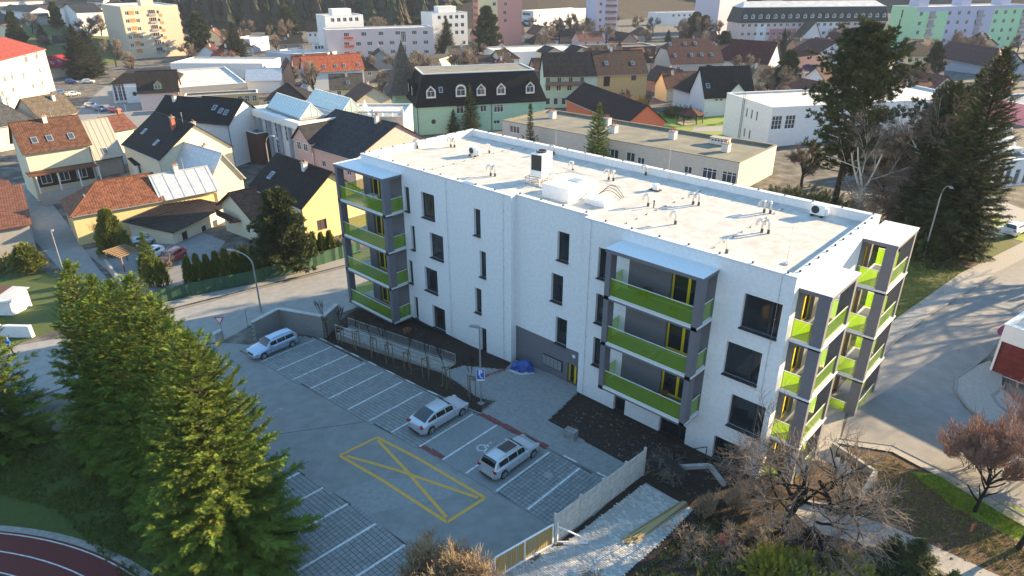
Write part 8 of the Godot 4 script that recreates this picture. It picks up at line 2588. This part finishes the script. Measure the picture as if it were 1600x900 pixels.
func street_things() -> void:
	var facing := deg_to_rad(42.9)
	var fz := Vector3(sin(facing), 0, cos(facing))
	# lamp in the bed with the parking sign
	var at := P(-31.6, 30.5)
	var t := lamp_post("grey street lamp in the bed carrying the blue parking sign", at, 6.7, Vector3(-0.7, 0, 0.3), "straight")
	var ps := thing("parking_sign", "blue parking sign with a white P on the grey lamp post", "road sign", at)
	sign_plate(ps, "plate", [Vector2(-0.31, -0.46), Vector2(0.31, -0.46), Vector2(0.31, 0.46), Vector2(-0.31, 0.46)], Vector3(0, 2.75, 0) + fz * 0.1, facing, "sign_white")
	sign_plate(ps, "panel", [Vector2(-0.28, -0.43), Vector2(0.28, -0.43), Vector2(0.28, 0.43), Vector2(-0.28, 0.43)], Vector3(0, 2.75, 0) + fz * 0.114, facing, "sign_blue")
	sign_text(ps, "P", 0.62, Vector3(0, 2.88, 0) + fz * 0.132, facing, "sign_white")
	var wc := MB.new()
	wc.box(Vector3(-0.02, -0.2, 0), Vector3(0.05, 0.16, 0.01))
	wc.box(Vector3(0.05, -0.27, 0), Vector3(0.16, 0.045, 0.01))
	wc.box(Vector3(0.12, -0.33, 0), Vector3(0.045, 0.1, 0.01))
	wc.box(Vector3(-0.02, -0.09, 0), Vector3(0.06, 0.06, 0.01))
	var sym := obj("wheelchair_symbol", wc.mesh(), "sign_white", ps)
	sym.position = Vector3(0, 2.75, 0) + fz * 0.134
	sym.rotation.y = facing
	obj("plate_below", boxmesh(Vector3(0, 2.2, 0) + fz * 0.1, Vector3(0.62, 0.1, 0.015), Basis(Vector3.UP, facing)), "sign_white", ps)
	# lamps
	lamp_post("tall curved street lamp on the near side of the street by the green fence", P(-62.3, 28.6), 6.7, Vector3(-1.9, 0, 0.9), "curved")
	var rl := lamp_post("street lamp standing behind the far right balcony stack", P(-14.6, 84.8), 9.2, Vector3(0.9, 0, 1.6), "curved")
	lamp_post("curved street lamp before the glass-roofed hall", P(-112.0, 57.5), 10.0, Vector3(1.9, 0, -0.3), "curved")
	lamp_post("curved white street lamp on the square behind the black roofs", P(-172, 50), 8.0, Vector3(1.8, 0, -0.2), "curved")
	lamp_post("street lamp on the lane by the pink garden wall", P(-109.0, 27.2), 6.5, Vector3(-1.0, 0, -0.3), "straight")
	lamp_post("street lamp by the thuja clump at the left edge", P(-96.2, 19.4), 5.4, Vector3(-1.2, 0, -0.5), "straight")
	lamp_post("tall mast lamp among the maroon roofs", P(-118, 318), 14.0, Vector3(1.6, 0, 0.4), "straight")
	# give-way sign with its white block
	var gw := thing("give_way_sign", "give way sign, a red-edged triangle on a thin post", "road sign", P(-59.4, 23.1))
	obj("post", boxmesh(Vector3(0, 1.0, 0), Vector3(0.06, 2.0, 0.06)), "galvanised", gw)
	var tri := [Vector2(0, -0.42), Vector2(0.48, 0.4), Vector2(-0.48, 0.4)]
	sign_plate(gw, "plate", tri, Vector3(0, 2.0, 0) + fz * 0.04, facing, "sign_red")
	sign_plate(gw, "panel", tri.map(func(p): return p * 0.66 + Vector2(0, 0.045)), Vector3(0, 2.0, 0) + fz * 0.056, facing, "sign_white")
	var wb := thing("meter_cabinet", "white cabinet block beside the give way sign", "cabinet", P(-59.6, 22.7), 0.3)
	obj("casing", boxmesh(Vector3(0, 0.42, 0), Vector3(0.45, 0.84, 1.0)), "concrete_pale", wb)
	obj("cap", boxmesh(Vector3(0, 0.87, 0), Vector3(0.52, 0.06, 1.08)), "concrete_pale", wb)
	var gp := thing("bare_post", "thin grey post between the block wall and the give way sign", "post", P(-60.2, 26.0))
	obj("post", boxmesh(Vector3(0, 0.9, 0), Vector3(0.07, 1.8, 0.07)), "galvanised", gp)
	obj("base", boxmesh(Vector3(0, 0.05, 0), Vector3(0.25, 0.1, 0.25)), "concrete", gp)
	# round prohibition sign with a plate below
	var rs := thing("round_sign", "round red-edged sign with a white plate below at the street corner", "road sign", P(-76.3, 21.2))
	obj("post", boxmesh(Vector3(0, 1.2, 0), Vector3(0.06, 2.4, 0.06)), "galvanised", rs)
	sign_plate(rs, "plate", disc(0.45), Vector3(0, 2.5, 0) + fz * 0.04, facing, "sign_red")
	sign_plate(rs, "panel", disc(0.34), Vector3(0, 2.5, 0) + fz * 0.056, facing, "sign_white")
	var cb := MB.new()
	cb.box(Vector3(0, -0.04, 0), Vector3(0.34, 0.09, 0.01))
	cb.box(Vector3(-0.02, 0.04, 0), Vector3(0.2, 0.08, 0.01))
	var cs := obj("car_symbol", cb.mesh(), "metal_black", rs)
	cs.position = Vector3(0, 2.5, 0) + fz * 0.074
	cs.rotation.y = facing
	sign_plate(rs, "plate_below", [Vector2(-0.32, -0.2), Vector2(0.32, -0.2), Vector2(0.32, 0.2), Vector2(-0.32, 0.2)], Vector3(0, 1.85, 0) + fz * 0.04, facing, "sign_white")
	# no-stopping sign
	var ns := thing("no_stopping_sign", "round blue no-stopping sign with a red cross beside the white garage", "road sign", P(-4.1, 65.6))
	obj("post", boxmesh(Vector3(0, 1.2, 0), Vector3(0.06, 2.4, 0.06)), "galvanised", ns)
	sign_plate(ns, "plate", disc(0.48), Vector3(0, 2.5, 0) + fz * 0.04, facing, "sign_red")
	sign_plate(ns, "panel", disc(0.37), Vector3(0, 2.5, 0) + fz * 0.056, facing, "sign_blue")
	for k in [-1.0, 1.0]:
		obj("bar", boxmesh(Vector3(0, 2.5, 0) + fz * (0.075 + 0.002 * k), Vector3(0.74, 0.09, 0.008), Basis(Vector3.UP, facing) * Basis(Vector3.BACK, k * PI / 4)), "sign_red", ns)
	# covered motorbike
	var tp := thing("covered_motorbike", "motorbike under a crumpled blue and white tarpaulin by the entrance wall", "motorbike", P(-32.3, 36.0, 0.085), 0.5)
	for q in [["tarpaulin", "tarp_blue", 0.22, 1.0, 0.0], ["cover", "tarp_white", 0.0, 0.42, 0.05]]:
		var mb := MB.new()
		var nn := 26
		var prof := func(i: int, f: float) -> Vector3:
			var a := TAU * i / nn
			var r := (1.0 - 0.55 * pow(f, 1.5)) * (1.0 + 0.09 * sin(a * 5 + f * 7) + 0.06 * sin(a * 9 - f * 4))
			return Vector3(1.0 * cos(a) * r, lerpf(q[2], q[3], sin(f * PI / 2)) * (1.0 + 0.18 * cos(a) * f), 0.48 * sin(a) * r) * (1.0 + q[4])
		for j in 7:
			for i in nn:
				mb.quad(prof.call(i, j / 7.0), prof.call(i + 1, j / 7.0), prof.call(i + 1, (j + 1) / 7.0), prof.call(i, (j + 1) / 7.0))
		for i in nn:
			mb.tri(prof.call(i, 1.0), prof.call(i + 1, 1.0), Vector3(0, q[3] * 1.02, 0))
		obj(q[0], smooth(mb), q[1], tp)
	# stack of paving stones
	var sp := thing("paver_stack", "small stack of grey paving stones on the edge of the dark soil", "stack", P(-23.8, 31.75, 0.08), 0.1)
	for k in 4:
		for i in 3:
			for j in 2:
				obj("paving_stone", boxmesh(Vector3(-0.3 + 0.3 * i + R(-0.02, 0.02), 0.09 + 0.16 * k, -0.15 + 0.3 * j), Vector3(0.28, 0.15, 0.28)), "block_wall" if R(0, 1) < 0.6 else "concrete", sp)
	# bundle of planks on the sanded pavers
	var a := Vector2(-15.35, 26.3)
	var b := Vector2(-14.5, 31.1)
	for i in 16:
		var o := R(-0.36, 0.36)
		var sh := R(-0.6, 0.4)
		var tt := (b - a).normalized()
		var sd := tt.orthogonal()
		var p0 := a + sd * o + tt * (sh + 0.3)
		var p1 := b + sd * (o * 0.5 + R(-0.12, 0.12)) + tt * sh
		var yy := 0.085 + 0.055 * (i / 6) + 0.01 * (i % 3)
		var mb := MB.new()
		mb.bar(P(p0.x, p0.y, yy), P(p1.x, p1.y, yy + R(0.0, 0.03)), R(0.09, 0.16), 0.045)
		var o2 := obj("plank", mb.mesh(), ["plank_yellow", "plank_new", "plank_yellow", "stake"][i % 4])
		meta(o2, "yellow or tan plank in the bundle lying on the sanded pavers", "plank", "planks in the bundle on the sanded pavers")
	# orange marker post, pots
	var mk := thing("marker_post", "short orange marker post on the bare earth under the round-headed tree", "post", P(-0.8, 41.0))
	obj("post", lathe([[0.07, 0.0], [0.07, 0.55], [0.05, 0.6], [0.0, 0.62]], 10), "coral", mk)
	var rb := thing("red_bucket", "red bucket lying in the scrub of the earth bank", "bucket", P(-11.2, 30.1))
	obj("bucket", lathe([[0.0, 0.0], [0.14, 0.0], [0.18, 0.32], [0.16, 0.32], [0.13, 0.03]], 14), "sign_red", rb)
	for q in [[-45.9, 34.8, "brown clay pot on the soil beside the ramp"]]:
		var cp := thing("clay_pot", q[2], "pot", P(q[0], q[1]))
		obj("pot", lathe([[0.0, 0.0], [0.3, 0.0], [0.42, 0.4], [0.36, 0.42], [0.3, 0.1], [0.0, 0.1]], 14), "clay_pot", cp)
	# fleece wrapped on plants
	for q in [[0.2, 47.6, 1.9, "white fleece caught on the pinkish shrub by the kerb"], [1.9, 46.2, 2.6, "white fleece hanging over the twigs at the right edge"], [-9.4, 35.2, 4.2, "white fleece caught high in the slender bare tree"], [-7.2, 35.4, 5.0, "white fleece caught in the gnarled dark tree"]]:
		var fl := thing("fleece", q[3], "fleece", P(q[0], q[1], q[2]))
		var mb := MB.new()
		for i in 9:
			for j in 5:
				var f := func(x: int, y: int) -> Vector3: return Vector3(-0.5 + x * 0.115, 0.2 * sin(x * 1.3 + y) - y * 0.11 - 0.02 * x * y, 0.16 * sin(x * 2.1 - y * 1.4))
				mb.quad(f.call(i, j + 1), f.call(i + 1, j + 1), f.call(i + 1, j), f.call(i, j))
		obj("cloth", smooth(mb), "tarp_fleece", fl)


func yards() -> void:
	# garden pavilion behind the felt roof
	var gz := thing("garden_pavilion", "open hexagonal garden pavilion with a brown roof on the far lawn", "pavilion", P(-80.7, 149.2))
	var mb := MB.new()
	for i in 6:
		var a := TAU * i / 6.0
		var b := TAU * (i + 1) / 6.0
		mb.slab([Vector3(3.4 * sin(a), 2.4, 3.4 * cos(a)), Vector3(3.4 * sin(b), 2.4, 3.4 * cos(b)), Vector3(0, 3.8, 0)], 0.1)
		obj("post", boxmesh(Vector3(2.9 * sin(a), 1.25, 2.9 * cos(a)), Vector3(0.2, 2.5, 0.2)), "wood_dark", gz)
		if i != 2:
			var r := MB.new()
			r.bar(Vector3(2.9 * sin(a), 0.8, 2.9 * cos(a)), Vector3(2.9 * sin(b), 0.8, 2.9 * cos(b)), 0.08, 0.1)
			obj("rail", r.mesh(), "wood_dark", gz)
	obj("roof", mb.mesh(), "maroon_roof", gz)
	obj("floor", lathe([[0.0, 0.0], [3.1, 0.0], [3.1, 0.12], [0.0, 0.13]], 6), "pavement", gz)
	var pl := thing("play_tower", "wooden play tower with a slide beside the garden pavilion", "play tower", P(-73, 154))
	for x in [-0.7, 0.7]:
		for z in [-0.7, 0.7]:
			obj("post", boxmesh(Vector3(x, 1.5, z), Vector3(0.14, 3.0, 0.14)), "wood_brown", pl)
	obj("platform", boxmesh(Vector3(0, 1.4, 0), Vector3(1.6, 0.1, 1.6)), "wood_brown", pl)
	var sl := MB.new()
	sl.bar(Vector3(0.8, 1.45, 0), Vector3(3.0, 0.2, 0), 0.6, 0.08)
	obj("slide", sl.mesh(), "coral", pl)
	# small hut with a rusty roof at the left edge
	var hut := thing("garden_hut", "low white hut with a half rusty metal roof at the left edge", "hut", P(-87.5, 11.0), deg_to_rad(35))
	obj("wall", boxmesh(Vector3(0, 0.9, 0), Vector3(5.0, 2.2, 2.6)), "white", hut)
	for i in 5:
		obj("roof_sheet", boxmesh(Vector3(-2.1 + i * 1.05, 2.1, 0), Vector3(1.02, 0.06, 3.2), Basis(Vector3.RIGHT, 0.12)), "brown_clad" if i < 3 else "pale_roof", hut)
	for i in 8:
		obj("bar", boxmesh(Vector3(-2.2 + i * 0.35, 1.2, 1.33), Vector3(0.04, 0.9, 0.04)), "metal_dark", hut)
	# pergola in the thuja yard
	var pg := thing("pergola", "wooden pergola with open slats beside the cone thuja", "pergola", P(-91.0, 25.2), deg_to_rad(10))
	for x in [-1.8, 1.8]:
		for z in [-1.2, 1.2]:
			obj("post", boxmesh(Vector3(x, 1.1, z), Vector3(0.14, 2.2, 0.14)), "stake", pg)
	for i in 7:
		obj("slat", boxmesh(Vector3(-1.8 + i * 0.6, 2.25, 0), Vector3(0.14, 0.12, 3.0)), "stake", pg)
	# market shelter behind the white garage etc.
	var bn := thing("wheeled_bin", "yellow waste container in the far car park", "bin", P(-262, 84))
	obj("body", boxmesh(Vector3(0, 0.8, 0), Vector3(1.8, 1.4, 1.1)), "panel_yellow", bn)
	obj("lid", boxmesh(Vector3(0, 1.55, 0), Vector3(1.9, 0.12, 1.2)), "plank_yellow", bn)
	# balcony plank on the red car port roofs etc. stays out


func people() -> void:
	# a person walking along the street at the left edge, one continuous skin with clothes grown from the same bones
	var t := thing("person", "person in a blue jacket and brown trousers walking along the street at the left edge", "person", P(-73.6, 8.7), deg_to_rad(60))
	var J := {"pel": Vector3(0, 0.98, 0), "che": Vector3(0.03, 1.34, 0), "nek": Vector3(0.04, 1.52, 0), "hed": Vector3(0.07, 1.66, 0)}
	var skin := [[J.nek - Vector3(0, 0.04, 0), J.hed, 0.055, 0.06], [J.hed, J.hed + Vector3(0.01, 0.07, 0), 0.09, 0.095], [J.hed + Vector3(0.06, -0.03, 0), J.hed + Vector3(0.10, 0.0, 0), 0.045, 0.02]]
	var top := [[J.pel + Vector3(0, 0.02, 0), J.che, 0.155, 0.17], [J.che + Vector3(0, 0.06, -0.14), J.che + Vector3(0, 0.06, 0.14), 0.10, 0.10], [J.che, J.nek, 0.13, 0.065]]
	var legs := [[J.pel + Vector3(0, -0.02, -0.08), J.pel + Vector3(0, -0.02, 0.08), 0.14, 0.14]]
	for s in [-1.0, 1.0]:
		var hip: Vector3 = J.pel + Vector3(0, -0.05, 0.09 * s)
		var knee := Vector3(0.14 * s + 0.04, 0.52, 0.09 * s)
		var ank := Vector3(0.26 * s - 0.05, 0.10 + (0.06 if s < 0 else 0.0), 0.09 * s)
		legs.append([hip, knee, 0.105, 0.072])
		legs.append([knee, ank, 0.07, 0.052])
		legs.append([ank + Vector3(-0.03, -0.05, 0), ank + Vector3(0.16, -0.06, 0.01 * s), 0.05, 0.04])
		var sh: Vector3 = J.che + Vector3(0, 0.08, 0.19 * s)
		var elb := Vector3(-0.08 * s, 1.13, 0.25 * s)
		var wri := Vector3(-0.02 * s + 0.08, 0.92, 0.25 * s)
		top.append([sh, elb, 0.065, 0.052])
		top.append([elb, wri, 0.05, 0.04])
		skin.append([wri, wri + Vector3(0.03, -0.09, 0), 0.032, 0.036])
		for k in 4:
			skin.append([wri + Vector3(0.03 + 0.022 * (k - 1.5), -0.10, 0), wri + Vector3(0.05 + 0.02 * (k - 1.5), -0.17 + 0.01 * absf(k - 1.5), -0.015 * s), 0.010, 0.009])
		skin.append([wri + Vector3(0.05, -0.04, 0), wri + Vector3(0.085, -0.10, -0.01 * s), 0.011, 0.010])
	var st := MB.new()
	obj("body", field_mesh(skin + top + legs, 0.02, 0.03, -0.012), "skin", t)
	obj("jacket", field_mesh(top, 0.026, 0.04, 0.014), "shirt_blue", t)
	obj("trousers", field_mesh(legs, 0.026, 0.04, 0.010), "trousers_brown", t)
	obj("hair", field_mesh([[J.hed + Vector3(-0.035, 0.05, 0), J.hed + Vector3(-0.01, 0.10, 0), 0.088, 0.085]], 0.02, 0.02, 0.0), "hair_grey", t)


# surface nets round tapered bones [a, b, ra, rb], joined with a smooth minimum of width k and grown by g
func field_mesh(bones: Array, cell: float, k: float, g: float) -> ArrayMesh:
	var lo := Vector3.ONE * 1e9
	var hi := -lo
	for b in bones:
		for e in 2:
			lo = lo.min(b[e] - Vector3.ONE * (b[2 + e] + 0.06))
			hi = hi.max(b[e] + Vector3.ONE * (b[2 + e] + 0.06))
	var n := Vector3i(((hi - lo) / cell).ceil()) + Vector3i.ONE
	var val := PackedFloat32Array()
	val.resize(n.x * n.y * n.z)
	val.fill(0.3)
	for b in bones:
		var a: Vector3 = b[0]
		var ab: Vector3 = b[1] - a
		var l2 := maxf(ab.length_squared(), 1e-9)
		var rm := maxf(b[2], b[3]) + 0.08
		var i0 := Vector3i(((a.min(b[1]) - Vector3.ONE * rm - lo) / cell).floor()).clamp(Vector3i.ZERO, n - Vector3i.ONE)
		var i1 := Vector3i(((a.max(b[1]) + Vector3.ONE * rm - lo) / cell).ceil()).clamp(Vector3i.ZERO, n - Vector3i.ONE)
		for z in range(i0.z, i1.z + 1):
			for y in range(i0.y, i1.y + 1):
				for x in range(i0.x, i1.x + 1):
					var p := lo + Vector3(x, y, z) * cell
					var f := clampf((p - a).dot(ab) / l2, 0, 1)
					var d := (p - a - ab * f).length() - lerpf(b[2], b[3], f) - g
					var id := x + n.x * (y + n.y * z)
					var h := clampf(0.5 + 0.5 * (val[id] - d) / k, 0, 1)
					val[id] = lerpf(val[id], d, h) - k * h * (1.0 - h)
	var at := {}
	var st := SurfaceTool.new()
	st.begin(Mesh.PRIMITIVE_TRIANGLES)
	st.set_smooth_group(0)
	var pos := PackedVector3Array()
	for z in n.z - 1:
		for y in n.y - 1:
			for x in n.x - 1:
				var s := Vector3.ZERO
				var c := 0
				var id := x + n.x * (y + n.y * z)
				for e in 12:
					var ax := e / 4
					var o := [Vector3i(0, e & 1, (e >> 1) & 1), Vector3i(e & 1, 0, (e >> 1) & 1), Vector3i(e & 1, (e >> 1) & 1, 0)][ax] as Vector3i
					var d := [Vector3i(1, 0, 0), Vector3i(0, 1, 0), Vector3i(0, 0, 1)][ax] as Vector3i
					var va := val[id + o.x + n.x * (o.y + n.y * o.z)]
					var vb := val[id + o.x + d.x + n.x * (o.y + d.y + n.y * (o.z + d.z))]
					if (va < 0) != (vb < 0):
						s += Vector3(o) + Vector3(d) * (va / (va - vb))
						c += 1
				if c:
					at[id] = pos.size()
					pos.append(lo + (Vector3(x, y, z) + s / c) * cell)
	for id in at:
		var x: int = id % n.x
		var y: int = (id / n.x) % n.y
		var z: int = id / (n.x * n.y)
		for ax in 3:
			var d := [1, n.x, n.x * n.y][ax] as int
			var u := [n.x, n.x * n.y, 1][ax] as int
			var w := [n.x * n.y, 1, n.x][ax] as int
			if [y, z, x][ax] == 0 or [z, x, y][ax] == 0:
				continue
			var va := val[id]
			var vb := val[id + d]
			if (va < 0) == (vb < 0) or not (at.has(id - u) and at.has(id - w) and at.has(id - u - w)):
				continue
			var q := [at[id], at[id - u], at[id - u - w], at[id - w]]
			if va < 0:
				q.reverse()
			for i in [0, 1, 2, 0, 2, 3]:
				st.add_vertex(pos[q[i]])
	st.generate_normals()
	st.index()
	return st.commit()
